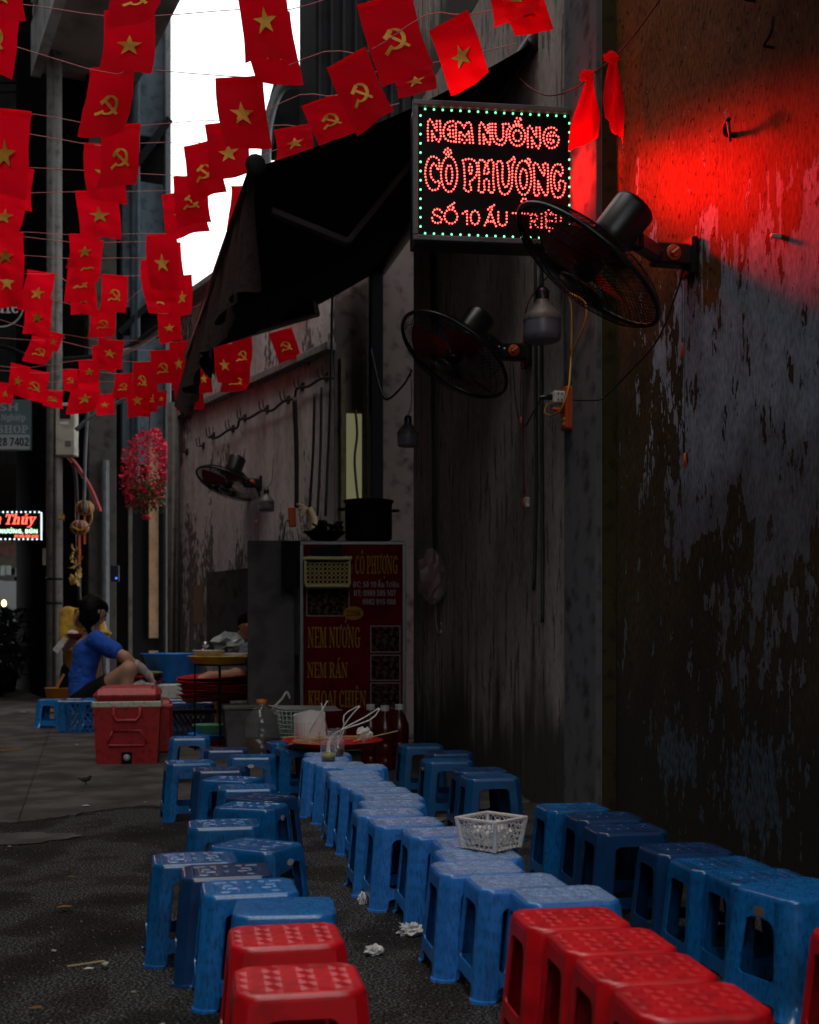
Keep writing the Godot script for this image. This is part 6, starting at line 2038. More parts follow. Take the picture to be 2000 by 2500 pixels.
	box(s, Vector3(0, 0.353, 0), Vector3(0.395, 0.036, 0.545), Basis(), 0.006)
	part(t, "band", s, M.cooler_band)
	s = st_new()
	box(s, Vector3(0, 0.405, 0), Vector3(0.385, 0.068, 0.535), Basis(), 0.03)
	box(s, Vector3(0, 0.432, 0), Vector3(0.30, 0.03, 0.46), Basis(), 0.012)
	part(t, "lid", s, M.cooler_lid)
	s = st_new(true)
	tube(s, [Vector3(-0.075, 0.345, 0.285), Vector3(-0.075, 0.29, 0.285), Vector3(-0.055, 0.262, 0.285), Vector3(0.055, 0.262, 0.285), Vector3(0.075, 0.29, 0.285), Vector3(0.075, 0.345, 0.285)], 0.009, 8)
	part(t, "handle", s, M.cooler_lid)
	s = st_new(true)
	tube(s, [Vector3(-0.08, 0.20, 0.263), Vector3(-0.11, 0.13, 0.262), Vector3(-0.1, 0.115, 0.261), Vector3(0.1, 0.115, 0.261), Vector3(0.11, 0.13, 0.262), Vector3(0.08, 0.20, 0.263), Vector3(-0.08, 0.20, 0.263)], 0.008, 6)
	part(t, "grip_rib", s, M.cooler_red)
	s = st_new()
	box(s, Vector3(0.0, 0.04, 0.252), Vector3(0.06, 0.075, 0.012), Basis(), 0.005)
	part(t, "tap_recess", s, M.sign_black)
	s = st_new(true)
	lathe(s, [Vector2(0.001, 0), Vector2(0.02, 0), Vector2(0.018, 0.02), Vector2(0.0, 0.024)], 14, Vector3(0.0, 0.045, 0.258), 1, 1, Basis(Vector3.RIGHT, PI / 2))
	part(t, "tap", s, M.white_plastic)
	# second cooler behind
	s = st_new()
	box(s, Vector3(0, 0.17, 0), Vector3(0.3, 0.34, 0.4), Basis(), 0.02)
	box(s, Vector3(0, 0.30, 0), Vector3(0.31, 0.03, 0.41), Basis(), 0.006)
	tag(part(self, "cool_box", s, M.cooler_red, Vector3(0.18, 0, -7.85)), "second red cool box half hidden behind the first", "cool box")
	# crates, stools and tubs
	crate(Vector3(-0.271, 0, -9.308) + Vector3(0.06, 0, -0.16), Vector3(0.42, 0.25, 0.32), -0.1, "blue perforated crate under the woman in blue", M.blue_plastic)
	crate(Vector3(0.461, 0, -9.02) + Vector3(0, 0, -0.1), Vector3(0.46, 0.25, 0.34), -0.15, "blue perforated crate behind the red cool box", M.blue_plastic)
	var low = make_stool("round", "bright blue")
	low.name = numbered("plastic_stool")
	add_child(low)
	low.position = Vector3(-0.516, 0, -9.911)
	low.rotation.y = -0.3
	low.scale = Vector3(1.0, 1.0, 1.0)
	tag(low, "bright blue low stool left of the woman in blue", "stool", "stools by the vendors")
	var low2 = low.duplicate()
	low2.name = numbered("plastic_stool")
	add_child(low2)
	low2.position = Vector3(-0.168, 0, -9.431) + Vector3(0, 0.03, 0)
	tag(low2, "bright blue stool that the woman in blue sits on", "stool", "stools by the vendors")
	t = thing("orange_bucket", "orange bucket with raised handle at the foot of the pole", "bucket", Vector3(-0.559, 0.054, -11.668))
	s = st_new(true)
	pan(s, 0.09, 0.115, 0.19, 0.008, 24)
	part(t, "pail", s, M.bucket_orange)
	s = st_new(true)
	tube(s, spline([Vector3(-0.01, 0.17, 0.1), Vector3(0.02, 0.24, 0.1), Vector3(0.06, 0.32, 0.08)], 4), 0.011, 7)
	part(t, "handle", s, M.bucket_orange)
	t = thing("blue_basin", "big blue plastic basin beside the pale wall", "basin", Vector3(0.448, 0.357, -10.083))
	s = st_new(true)
	pan(s, 0.19, 0.255, 0.235, 0.02, 36)
	part(t, "bowl", s, M.basin_blue)
	s = st_new()
	box(s, Vector3(0, -0.06, 0), Vector3(0.5, 0.12, 0.4), Basis(), 0.01)
	tag(part(self, "storage_tub", s, M.white_plastic, Vector3(0.425, 0.35, -9.934)), "cream storage tub below the blue basin", "tub")
	t = thing("table_base", "dark low table under the tubs and trays", "table", Vector3(0.481, 0, -8.839) + Vector3(0, 0, -0.25))
	s = st_new()
	box(s, Vector3(0, 0.19, 0), Vector3(0.9, 0.03, 0.6), Basis(), 0.004)
	part(t, "top", s, M.sign_black)
	for q in [[1, 1], [1, -1], [-1, 1], [-1, -1]]:
		s = st_new()
		box(s, Vector3(0.42 * q[0], 0.087, 0.27 * q[1]), Vector3(0.03, 0.174, 0.03))
		part(t, "leg", s, M.sign_black)
	# wire stand with the yellow tray
	var sp = Vector3(0.649, 0, -7.817)
	t = thing("wire_stand", "tall black wire stand carrying the yellow tray", "stand", sp)
	for q in [[-0.17, 0.02], [0.17, 0.02], [-0.02, 0.17], [0.0, -0.16]]:
		s = st_new(true)
		tube(s, [Vector3(q[0], 0.0, q[1]), Vector3(q[0], 0.56, q[1]), Vector3(q[0] * 1.1, 0.6, q[1] * 1.1)], 0.0055, 6)
		part(t, "leg", s, M.black_wire)
	for y in [0.08, 0.36, 0.56]:
		s = st_new(true)
		var ring := []
		for k in 28: ring.append(Vector3(cos(TAU * k / 28) * 0.172, y, sin(TAU * k / 28) * 0.172))
		tube(s, ring, 0.005, 6, -1.0, false, true)
		part(t, "hoop", s, M.black_wire)
	tray(sp + Vector3(0, 0.567, 0), 0.215, 0.05, M.yellow_plastic, "yellow round tray on the tall wire stand", "", "yellow_tray")
	for k in 2:
		t = thing("white_bowl", ["white bowl on the left of the yellow tray", "flat pale bowl on the right of the yellow tray"][k], "bowl", sp + Vector3(-0.085 + 0.17 * k, 0.60, 0.05 - 0.05 * k))
		s = st_new(true)
		pan(s, 0.07, 0.1, 0.055 - 0.02 * k, 0.004, 26)
		part(t, "dish", s, M.white_plastic if k == 0 else M.film_plastic)
	t = thing("steel_ladle", "shiny steel ladle standing in the white bowl", "ladle", sp + Vector3(-0.1, 0.64, 0.0))
	s = st_new(true)
	ball(s, Vector3(0, 0.05, 0), Vector3(0.025, 0.022, 0.02), 8, 12)
	tube(s, [Vector3(0, 0.04, 0), Vector3(-0.04, -0.01, 0)], 0.006, 6)
	part(t, "bowl", s, M.screw_steel)
	# stacked red trays
	for k in 8:
		tray(Vector3(0.669, 0.444, -8.33) + Vector3(rng.randf_range(-0.02, 0.02), -0.022 * k, rng.randf_range(-0.02, 0.02)), 0.27, 0.03, M.tray_red, "red round tray, %s from the top of the stack below the yellow tray" % ["uppermost", "second", "third", "fourth", "fifth", "sixth", "seventh", "bottom one"][k] if k > 0 else "red round tray on top of the stack below the yellow tray", "stacked red trays", "round_tray", Vector3(0.03, k * 0.7, 0.06))
	for k in 3: tray(Vector3(0.177, 0.399, -9.84) + Vector3(0.02 * k, -0.055 * k, 0.0), 0.16, 0.03, M.tray_red, "red tray by the woman's knee, %s of three" % ["topmost", "middle one", "lowest"][k], "red trays by the knee", "round_tray", Vector3(0.1, 0, 0.12))
	s = st_new()
	crumple(s, Vector3.ZERO, Vector3(0.14, 0.015, 0.1), 0.4, 9)
	tag(part(self, "banana_leaf", s, mat("leaf_olive", 0.22, 0.26, 0.07, 0.7), Vector3(0.198, 0.444, -9.783)), "folded green leaf on the red tray by the knee", "leaf")
	s = st_new()
	crumple(s, Vector3.ZERO, Vector3(0.13, 0.08, 0.09), 0.7, 15)
	tag(part(self, "plastic_bag", s, M.film_plastic, Vector3(0.171, 0.299, -9.533)), "clear plastic bag on top of the crate behind the cool box", "bag")
	s = st_new()
	crumple(s, Vector3.ZERO, Vector3(0.12, 0.075, 0.1), 0.8, 16)
	tag(part(self, "plastic_bag", s, mat("bag_grey", 0.22, 0.24, 0.23, 0.3), Vector3(0.805, 0.682, -8.966)), "crumpled grey plastic bag beside the seated man", "bag")
	# green basket on red and blue lids
	var gp = Vector3(0.595, 0.099, -7.988)
	t = thing("green_basket", "small green plastic basket on stacked lids", "basket", gp)
	s = st_new(true)
	pan(s, 0.085, 0.1, 0.06, 0.012, 24, Vector3(0, 0.0, 0), 1.1, 0.8)
	part(t, "bowl", s, M.green_plastic)
	for k in 3: tray(gp + Vector3(0.01, -0.03 - 0.035 * k, 0), 0.16, 0.03, M.basin_blue if k == 0 else M.tray_red, ["blue lid under the green basket", "upper red lid under the green basket", "lower red lid under the green basket"][k], "lids under the green basket")
	# bin, water jar
	t = thing("grey_bin", "grey plastic bin left of the big water jar", "bin", Vector3(0.765, 0, -7.707))
	s = st_new()
	var b0 := [Vector3(-0.09, 0, 0.09), Vector3(0.09, 0, 0.09), Vector3(0.09, 0, -0.09), Vector3(-0.09, 0, -0.09)]
	for i in 4:
		var k = (i + 1) % 4
		tri_out(s, b0[i], b0[k], b0[k] * 1.25 + Vector3(0, 0.28, 0), Vector3(0, 0.14, 0)); tri_out(s, b0[i], b0[k] * 1.25 + Vector3(0, 0.28, 0), b0[i] * 1.25 + Vector3(0, 0.28, 0), Vector3(0, 0.14, 0))
	part(t, "body", s, M.bin_grey)
	s = st_new()
	box(s, Vector3(0, 0.29, 0), Vector3(0.25, 0.03, 0.25), Basis(), 0.008)
	part(t, "rim", s, M.bin_grey)
	t = thing("water_jar", "large clear plastic jar half full of brown tea, orange cap", "jar", Vector3(0.861, 0, -7.35))
	s = st_new(true)
	var prof := [Vector2(0.001, 0), Vector2(0.1, 0), Vector2(0.108, 0.015)]
	for k in 5: prof += [Vector2(0.108, 0.03 + k * 0.035), Vector2(0.101, 0.045 + k * 0.035), Vector2(0.108, 0.06 + k * 0.035)]
	prof += [Vector2(0.1, 0.24), Vector2(0.06, 0.29), Vector2(0.035, 0.31), Vector2(0.03, 0.335)]
	lathe(s, prof, 24)
	part(t, "shell", s, M.clear_plastic)
	s = st_new(true)
	lathe(s, [Vector2(0.001, 0.004), Vector2(0.096, 0.005), Vector2(0.098, 0.115), Vector2(0.001, 0.115)], 22)
	part(t, "tea", s, M.tea)
	s = st_new(true)
	lathe(s, [Vector2(0.033, 0.33), Vector2(0.035, 0.355), Vector2(0.0, 0.358)], 16)
	part(t, "cap", s, M.bucket_orange)
	s = st_new(true)
	tube(s, spline([Vector3(0.06, 0.30, 0.03), Vector3(0.12, 0.36, 0.03), Vector3(0.15, 0.40, 0.02), Vector3(0.17, 0.36, 0.02)], 4), 0.007, 6)
	part(t, "handle", s, M.white_plastic)
	# woven pale basket and newspapers
	t = thing("sage_basket", "tall sage green perforated basket behind the cups", "basket", Vector3(0.911, 0.173, -6.366))
	s = st_new(true)
	for j in 8:
		var ring := []
		for k in 22: ring.append(Vector3(cos(TAU * k / 22) * (0.065 + 0.003 * j), 0.01 + j * 0.024, sin(TAU * k / 22) * (0.065 + 0.003 * j)))
		tube(s, ring, 0.004, 5, -1.0, false, true)
	for k in 22: tube(s, [Vector3(cos(TAU * k / 22) * 0.065, 0.01, sin(TAU * k / 22) * 0.065), Vector3(cos(TAU * k / 22 + 0.12) * 0.088, 0.18, sin(TAU * k / 22 + 0.12) * 0.088)], 0.0035, 5)
	stuff(part(t, "lattice", s, M.sage_plastic))
	s = st_new()
	for k in 2:
		var bb = Basis.from_euler(Vector3(0.06, 0.3 * k, 0.04 - 0.08 * k))
		box(s, Vector3(0.991, 0.347, -6.449) + Vector3(0, 0.012 * k, 0), Vector3(0.36, 0.003, 0.2), bb)
	tag(part(self, "newspaper", s, M.newsprint), "sheets of newspaper laid flat over the tall basket", "newspaper")
	# red sauce bottles
	for k in 3:
		var p = [Vector3(1.38, 0.018, -6.56), Vector3(1.437, 0.024, -6.443), Vector3(1.537, 0.013, -6.522)][k]
		p.y = 0.0
		t = thing("sauce_bottle", ["left", "middle", "right"][k] + " of three big bottles of dark red chili sauce below the menu board", "bottle", p, 0.0, "bottles of red sauce")
		s = st_new(true)
		lathe(s, [Vector2(0.001, 0), Vector2(0.05, 0), Vector2(0.055, 0.01), Vector2(0.055, 0.07), Vector2(0.051, 0.08), Vector2(0.055, 0.09), Vector2(0.055, 0.15), Vector2(0.051, 0.16), Vector2(0.055, 0.17), Vector2(0.055, 0.25), Vector2(0.03, 0.31), Vector2(0.018, 0.325), Vector2(0.018, 0.345)], 20)
		part(t, "bottle", s, M.chili)
		s = st_new(true)
		lathe(s, [Vector2(0.024, 0.335), Vector2(0.024, 0.365), Vector2(0.0, 0.367)], 16)
		part(t, "cap", s, M.white_plastic)
	# table tray in the middle with cups, skewers and tissue
	var tp = Vector3(0.97, 0.21, -5.476)
	tp.y = 0.242
	tray(tp, 0.235, 0.03, M.tray_red, "red tray with skewers and cups on the middle row stools", "", "serving_tray")
	s = st_new()
	for k in 9:
		var x = rng.randf_range(-0.18, 0.14)
		bar(s, tp + Vector3(x - 0.08, 0.02 + 0.004 * k, rng.randf_range(0.02, 0.14)), tp + Vector3(x + 0.1, 0.035 + 0.003 * k, rng.randf_range(0.02, 0.16)), 0.004, 0.004)
	bar(s, tp + Vector3(0.08, 0.03, 0.1), tp + Vector3(0.30, 0.07, 0.06), 0.005, 0.004)
	tag(part(self, "bamboo_skewers", s, M.bamboo), "used bamboo skewers lying in the red tray", "skewers")
	s = st_new()
	crumple(s, tp + Vector3(0.14, 0.055, 0.06), Vector3(0.035, 0.032, 0.03), 0.9, 22)
	tag(part(self, "paper_tissue", s, M.paper), "crumpled white tissue in the red tray", "tissue", "crumpled tissues")
	tumbler(Vector3(0.856, 0.236, -4.93), "clear cup with lime slice and straws in front of the red tray", 0.12)
	tumbler(Vector3(0.912, 0.236, -5.016) + Vector3(0.01, 0, -0.08), "clear cup with brown drink behind the lime cup", 0.0)
	t = thing("tissue_tub", "clear tub holding white paper napkins behind the cups", "napkin holder", tp + Vector3(-0.115, 0.012, -0.02))
	s = st_new(true)
	lathe(s, [Vector2(0.001, 0), Vector2(0.055, 0), Vector2(0.07, 0.1), Vector2(0.074, 0.103)], 20)
	part(t, "tub", s, M.clear_plastic)
	s = st_new()
	for k in 5: box(s, Vector3(-0.02 + k * 0.016, 0.085, 0.0), Vector3(0.1, 0.13, 0.006), Basis.from_euler(Vector3(0.2 - 0.1 * k, 0.5, 0.2 - 0.08 * k)))
	part(t, "napkins", s, M.paper)
	s = st_new(true)
	tube(s, [Vector3(0.0, 0.05, 0.03), Vector3(0.09, 0.20, 0.03)], 0.003, 5)
	tube(s, [Vector3(0.09, 0.06, 0.03), Vector3(0.06, 0.19, 0.03)], 0.003, 5)
	part(t, "straw", s, M.white_plastic)
	# white basket on the middle row
	var bp = Vector3(0.895, 0.236, -2.778)
	t = thing("white_basket", "white plastic basket with round holes on a middle row stool", "basket", bp + Vector3(0.012, 0, -0.065), deg_to_rad(34))
	t.scale = Vector3(0.9, 0.86, 0.9)
	var W0 = 0.056
	var W1 = 0.068
	for q in 4:
		var rot = Basis(Vector3.UP, q * PI / 2)
		s = st_new(true)
		for j in 5:
			for i in 7:
				var off = 0.5 if j % 2 else 0.0
				var y = 0.011 + j * 0.0155
				var half = lerpf(W0, W1, y / 0.088)
				var cx = (-3.25 + i + off) * 0.0165
				if absf(cx) > half - 0.008: continue
				var pts := []
				for k in 12: pts.append(rot * Vector3(cx + cos(TAU * k / 12) * 0.0076, y + sin(TAU * k / 12) * 0.0085, half))
				tube(s, pts, 0.0015, 4, -1.0, false, true)
		stuff(part(t, "perforated_side", s, M.basket_white))
		s = st_new()
		bar(s, rot * Vector3(W0, 0.0, W0), rot * Vector3(W1, 0.086, W1), 0.012, 0.012, 0.003)
		part(t, "corner_post", s, M.basket_white)
		s = st_new()
		box(s, rot * Vector3(0, 0.088, W1), Vector3(W1 * 2 + 0.012, 0.009, 0.010) if q % 2 == 0 else Vector3(0.010, 0.009, W1 * 2 - 0.0105), Basis(), 0.002)
		part(t, "rim", s, M.basket_white)
	s = st_new()
	box(s, Vector3(0, 0.003, 0), Vector3(W0 * 2, 0.005, W0 * 2), Basis(), 0.001)
	part(t, "bottom", s, M.basket_white)
	for k in 3:
		s = st_new()
		crumple(s, bp + Vector3(0.005, 0.036, -0.065) + [Vector3(-0.002, -0.004, 0.02), Vector3(0.03, 0.0, -0.005), Vector3(-0.022, -0.006, -0.015)][k], Vector3(0.03, 0.025, 0.025), 0.7, 31 + k)
		tag(part(self, "paper_tissue", s, M.paper), "crumpled tissue inside the white basket, " + ["nearest corner", "right side", "back side"][k], "tissue", "crumpled tissues")

func head(t, at, look, up, r, hairy, long_hair = null):
	# skull, jaw, nose, ears; look is where the face points
	var f = look.normalized()
	var x = up.cross(f).normalized()
	var u = f.cross(x)
	var bones = [[at + u * r * 0.25 - f * r * 0.15, at + u * r * 0.2 + f * r * 0.18, r * 0.82, r * 0.72], [at - u * r * 0.35 + f * r * 0.30, at - u * r * 0.62 + f * r * 0.52, r * 0.55, r * 0.34], [at - u * r * 0.02 + f * r * 0.80, at - u * r * 0.22 + f * r * 1.0, r * 0.10, r * 0.16], [at - u * r * 0.5 + f * r * 0.78, at - u * r * 0.55 + f * r * 0.8, r * 0.16, r * 0.13]]
	for sd in [-1, 1]: bones.append([at - u * r * 0.05 + x * sd * r * 0.84 - f * r * 0.05, at - u * r * 0.3 + x * sd * r * 0.82, r * 0.13, r * 0.10])
	part(t, "head", skin(bones, 0.007, r * 0.22), M.skin_tone)
	var hb = [[at + u * r * 0.32 - f * r * 0.25, at + u * r * 0.38 + f * r * 0.2, r * 0.88, r * 0.72], [at + u * r * 0.0 - f * r * 0.45, at - u * r * 0.35 - f * r * 0.5, r * 0.66, r * 0.42]]
	if long_hair: hb += long_hair
	part(t, "hair", skin(hb, 0.009, r * 0.3), M.hair_black)
	for sd in [-1, 1]:
		var s = st_new(true)
		ball(s, at + u * r * 0.02 + x * sd * r * 0.32 + f * r * 0.82, r * 0.09, 5, 8)
		part(t, "eye", s, M.hair_black)

func hand(bones, wrist, dir, up, sc = 1.0):   # palm, four curled fingers and a thumb added to a skeleton
	var d = dir.normalized()
	var x = up.cross(d).normalized()
	var n = d.cross(x)
	bones.append([wrist, wrist + d * 0.07 * sc, 0.024 * sc, 0.03 * sc])
	for k in 4:
		var base = wrist + d * 0.085 * sc + x * (k - 1.5) * 0.019 * sc
		var l = [0.030, 0.036, 0.033, 0.025][k] * sc
		bones.append([base, base + d * l - n * 0.008 * sc, 0.009 * sc, 0.0085 * sc])
		bones.append([base + d * l - n * 0.008 * sc, base + d * l * 1.6 - n * 0.034 * sc, 0.0085 * sc, 0.007 * sc])
	bones.append([wrist + d * 0.03 * sc + x * 0.025 * sc, wrist + d * 0.07 * sc + x * 0.05 * sc - n * 0.02 * sc, 0.011 * sc, 0.008 * sc])

func people():
	# woman in blue, seen from behind at three quarters, working at the tubs to the right
	var t = thing("person", "person with dark hair in blue T-shirt and black shorts seated by the cool box", "person", Vector3(-0.167, 0, -9.356))
	var o = t.position
	var J = {"hipn": Vector3(-0.184, 0.259, -9.774), "hipf": Vector3(-0.233, 0.246, -10.023), "waist": Vector3(-0.273, 0.416, -9.95), "chest": Vector3(-0.251, 0.608, -9.945), "neck": Vector3(-0.2, 0.78, -9.953), "head": Vector3(-0.183, 0.939, -9.928),
		"shn": Vector3(-0.17, 0.709, -9.74), "shf": Vector3(-0.224, 0.712, -10.165), "eln": Vector3(0.05, 0.573, -9.624), "elf": Vector3(0.033, 0.559, -10.133), "wrn": Vector3(0.177, 0.481, -9.655), "wrf": Vector3(0.163, 0.477, -9.998),
		"knn": Vector3(0.075, 0.472, -9.556), "knf": Vector3(0.104, 0.466, -9.961), "ann": Vector3(0.019, 0.03, -9.519), "anf": Vector3(0.071, 0.011, -9.969), "ton": Vector3(0.124, -0.002, -9.462), "tof": Vector3(0.178, -0.021, -9.922)}
	for k in J: J[k] = J[k] - o
	var b = [[J.hipn, J.knn, 0.09, 0.066], [J.hipf, J.knf, 0.09, 0.066], [J.knn, J.ann, 0.056, 0.035], [J.knf, J.anf, 0.056, 0.035], [J.ann, J.ton, 0.034, 0.024], [J.anf, J.tof, 0.034, 0.024],
		[J.hipn, J.hipf, 0.1, 0.1], [J.hipn.lerp(J.hipf, 0.5), J.chest, 0.1, 0.11], [J.chest, J.neck, 0.1, 0.045], [J.neck, J.head, 0.045, 0.05], [J.shn, J.eln, 0.05, 0.04], [J.eln, J.wrn, 0.039, 0.026], [J.shf, J.elf, 0.05, 0.04], [J.elf, J.wrf, 0.039, 0.026]]
	hand(b, J.wrn, J.wrn - J.eln + Vector3(0.02, -0.06, 0), Vector3.UP, 1.0)
	hand(b, J.wrf, J.wrf - J.elf + Vector3(0.02, -0.06, 0), Vector3.UP, 1.0)
	part(t, "body", skin(b, 0.012, 0.03), M.skin_tone)
	var mid = J.hipn.lerp(J.hipf, 0.5)
	b = [[mid + Vector3(-0.07, 0.0, 0.05), J.waist + Vector3(-0.01, 0, 0.06), 0.105, 0.105], [mid + Vector3(-0.07, 0.0, -0.05), J.waist + Vector3(-0.01, 0, -0.06), 0.105, 0.1], [J.waist + Vector3(0, 0, 0.07), J.chest + Vector3(0, 0.0, 0.08), 0.105, 0.105], [J.waist + Vector3(0, 0, -0.07), J.chest + Vector3(0, 0, -0.08), 0.1, 0.105], [J.chest + Vector3(0.02, 0, 0.06), J.shn, 0.1, 0.062], [J.chest + Vector3(0.02, 0, -0.06), J.shf, 0.1, 0.062], [J.shn, J.shf, 0.055, 0.055], [J.shn, J.shn.lerp(J.eln, 0.62), 0.066, 0.068], [J.shf, J.shf.lerp(J.elf, 0.62), 0.066, 0.068], [J.waist + Vector3(0.05, -0.05, 0), mid + Vector3(0.0, 0.05, 0.0), 0.1, 0.11]]
	for k in 5: b.append([J.waist + Vector3(-0.1 + 0.03 * k, -0.10 + 0.035 * k, 0.11), J.waist + Vector3(0.03 + 0.02 * k, -0.01 + 0.05 * k, 0.13), 0.014, 0.012])
	part(t, "shirt", skin(b, 0.012, 0.035), M.shirt_blue)
	b = [[mid + Vector3(-0.05, -0.03, 0.06), J.hipn.lerp(J.knn, 0.36), 0.115, 0.098], [mid + Vector3(-0.05, -0.03, -0.06), J.hipf.lerp(J.knf, 0.36), 0.115, 0.098], [mid + Vector3(-0.06, -0.02, 0.06), mid + Vector3(-0.06, -0.02, -0.06), 0.11, 0.11]]
	part(t, "shorts", skin(b, 0.013, 0.03), M.black_cloth)
	var hd = J.head
	var bun = [[hd + Vector3(-0.03, 0.0, 0.055), hd + Vector3(-0.01, -0.05, 0.06), 0.062, 0.05], [hd + Vector3(-0.05, -0.01, -0.01), hd + Vector3(-0.045, -0.07, 0.0), 0.075, 0.06], [hd + Vector3(-0.06, 0.02, 0.03), hd + Vector3(-0.075, -0.06, 0.04), 0.06, 0.05], [hd + Vector3(-0.03, 0.07, 0.0), hd + Vector3(-0.07, 0.05, 0.03), 0.07, 0.055], [hd + Vector3(-0.075, -0.06, 0.04), hd + Vector3(-0.055, -0.14, 0.05), 0.045, 0.02]]
	head(t, hd, Vector3(0.859, -0.45, -0.356), Vector3.UP, 0.1, true, bun)
	var hs = st_new(true)
	rng.seed = 8
	for k in 46:
		var dv = Vector3(rng.randfn(0, 1), rng.randfn(0.2, 1), rng.randfn(0.2, 1)).normalized()
		var r0 = hd + Vector3(-0.03, 0.02, 0.02) + dv * 0.085
		tube(hs, [r0, r0 + dv * 0.025 + Vector3(-0.02, -0.01, 0), r0 + dv * 0.03 + Vector3(-0.035, -0.05 - 0.05 * rng.randf(), 0.0)], 0.005, 4, 0.001)
	for k in 12:
		var r0 = hd + Vector3(-0.06 + 0.01 * (k % 3), -0.05, 0.03 + 0.006 * (k % 5))
		tube(hs, [r0, r0 + Vector3(-0.01, -0.07, 0.01), r0 + Vector3(-0.005 + 0.004 * k, -0.12 - 0.004 * k, 0.015)], 0.009, 4, 0.002)
	part(t, "loose_hair", hs, M.hair_black)
	var gb = []
	hand(gb, J.wrn, J.wrn - J.eln + Vector3(0.02, -0.06, 0), Vector3.UP, 1.22)
	gb.append([J.wrn.lerp(J.eln, 0.35), J.wrn, 0.04, 0.036])
	part(t, "plastic_glove", skin(gb, 0.008, 0.02), mat("glove_film", 0.42, 0.34, 0.31, 0.3))
	# person in yellow behind, bent forward with a red tray
	t = thing("person", "person in yellow T-shirt bending forward with a red tray behind the woman", "person", Vector3(-0.35, 0.78, -11.411) * Vector3(1, 0, 1))
	o = t.position
	J = {"hip": Vector3(-0.363, 0.387, -11.825), "chest": Vector3(-0.364, 0.819, -11.62), "neck": Vector3(-0.313, 0.932, -11.402), "head": Vector3(-0.227, 0.955, -10.969), "shl": Vector3(-0.463, 0.934, -11.593), "shr": Vector3(-0.202, 0.934, -11.529), "ell": Vector3(-0.468, 0.628, -11.439), "elr": Vector3(-0.158, 0.648, -11.312), "wrl": Vector3(-0.398, 0.707, -11.01), "wrr": Vector3(-0.206, 0.689, -10.963)}
	for k in J: J[k] = J[k] - o
	b = [[J.hip, J.chest, 0.12, 0.13], [J.chest, J.neck, 0.11, 0.05], [J.neck, J.head, 0.05, 0.05], [J.shl, J.ell, 0.05, 0.042], [J.ell, J.wrl, 0.04, 0.028], [J.shr, J.elr, 0.05, 0.042], [J.elr, J.wrr, 0.04, 0.028]]
	for sd in [-1, 1]:
		var hip = J.hip + Vector3(0.09 * sd, 0, 0)
		b += [[hip, hip + Vector3(0.02 * sd, -0.22, 0.12), 0.085, 0.06], [hip + Vector3(0.02 * sd, -0.22, 0.12), Vector3(hip.x + 0.02 * sd, 0.06, hip.z - 0.02), 0.055, 0.036], [Vector3(hip.x + 0.02 * sd, 0.05, hip.z - 0.02), Vector3(hip.x + 0.03 * sd, 0.03, hip.z + 0.12), 0.035, 0.026]]
	hand(b, J.wrl, Vector3(0.5, -0.1, 0.8), Vector3.UP, 1.0)
	hand(b, J.wrr, Vector3(-0.5, -0.1, 0.8), Vector3.UP, 1.0)
	part(t, "body", skin(b, 0.014, 0.03), M.skin_tone)
	b = [[J.hip + Vector3(0, 0.05, 0), J.chest, 0.135, 0.15], [J.chest + Vector3(-0.06, 0, 0), J.shl, 0.11, 0.065], [J.chest + Vector3(0.06, 0, 0), J.shr, 0.11, 0.065], [J.shl, J.shr, 0.06, 0.06], [J.shl, J.shl.lerp(J.ell, 0.7), 0.068, 0.075], [J.shr, J.shr.lerp(J.elr, 0.7), 0.068, 0.075]]
	part(t, "shirt", skin(b, 0.014, 0.03), M.shirt_yellow)
	b = [[J.hip + Vector3(-0.07, 0, 0), J.hip + Vector3(-0.11, -0.2, 0.1), 0.11, 0.085], [J.hip + Vector3(0.07, 0, 0), J.hip + Vector3(0.11, -0.2, 0.1), 0.11, 0.085]]
	part(t, "trousers", skin(b, 0.015, 0.03), M.black_cloth)
	head(t, J.head, Vector3(0.1, -0.6, 0.8), Vector3.UP, 0.098, true)
	tray(Vector3(-0.297, 0.722, -10.934), 0.165, 0.035, M.tray_red, "red tray held by the person in yellow", "", "held_tray")
	var s = st_new()
	crumple(s, Vector3(-0.394, 0.755, -10.907), Vector3(0.045, 0.03, 0.04), 0.5, 44)
	tag(part(self, "paper_tissue", s, M.paper), "white napkin on the tray held by the person in yellow", "tissue", "crumpled tissues")
	s = st_new()
	crumple(s, Vector3(-0.113, 0.762, -10.838), Vector3(0.05, 0.025, 0.04), 0.5, 45)
	tag(part(self, "fried_food", s, M.yellow_plastic), "yellow fried food on the tray held by the person in yellow", "food")
	s = st_new()
	box(s, Vector3(-0.518, 0.648, -11.349), Vector3(0.06, 0.16, 0.02), Basis(Vector3.BACK, -0.7), 0.006)
	tag(part(self, "white_board", s, M.white_plastic), "white board under the arm of the person in yellow", "board")
	# seated man behind the cabinet
	t = thing("person", "person in patterned grey shirt seated behind the grey cabinet", "person", Vector3(1.02, 0.78, -8.707) * Vector3(1, 0, 1))
	o = t.position
	J = {"hip": Vector3(1.064, 0.33, -8.697), "chest": Vector3(1.02, 0.54, -8.707), "neck": Vector3(0.971, 0.691, -8.668), "head": Vector3(0.928, 0.816, -8.627), "shn": Vector3(0.917, 0.628, -8.527), "shf": Vector3(1.043, 0.627, -8.907), "eln": Vector3(0.816, 0.467, -8.448), "elf": Vector3(0.929, 0.441, -8.987), "wrn": Vector3(0.623, 0.459, -8.547), "wrf": Vector3(0.76, 0.427, -8.977)}
	for k in J: J[k] = J[k] - o
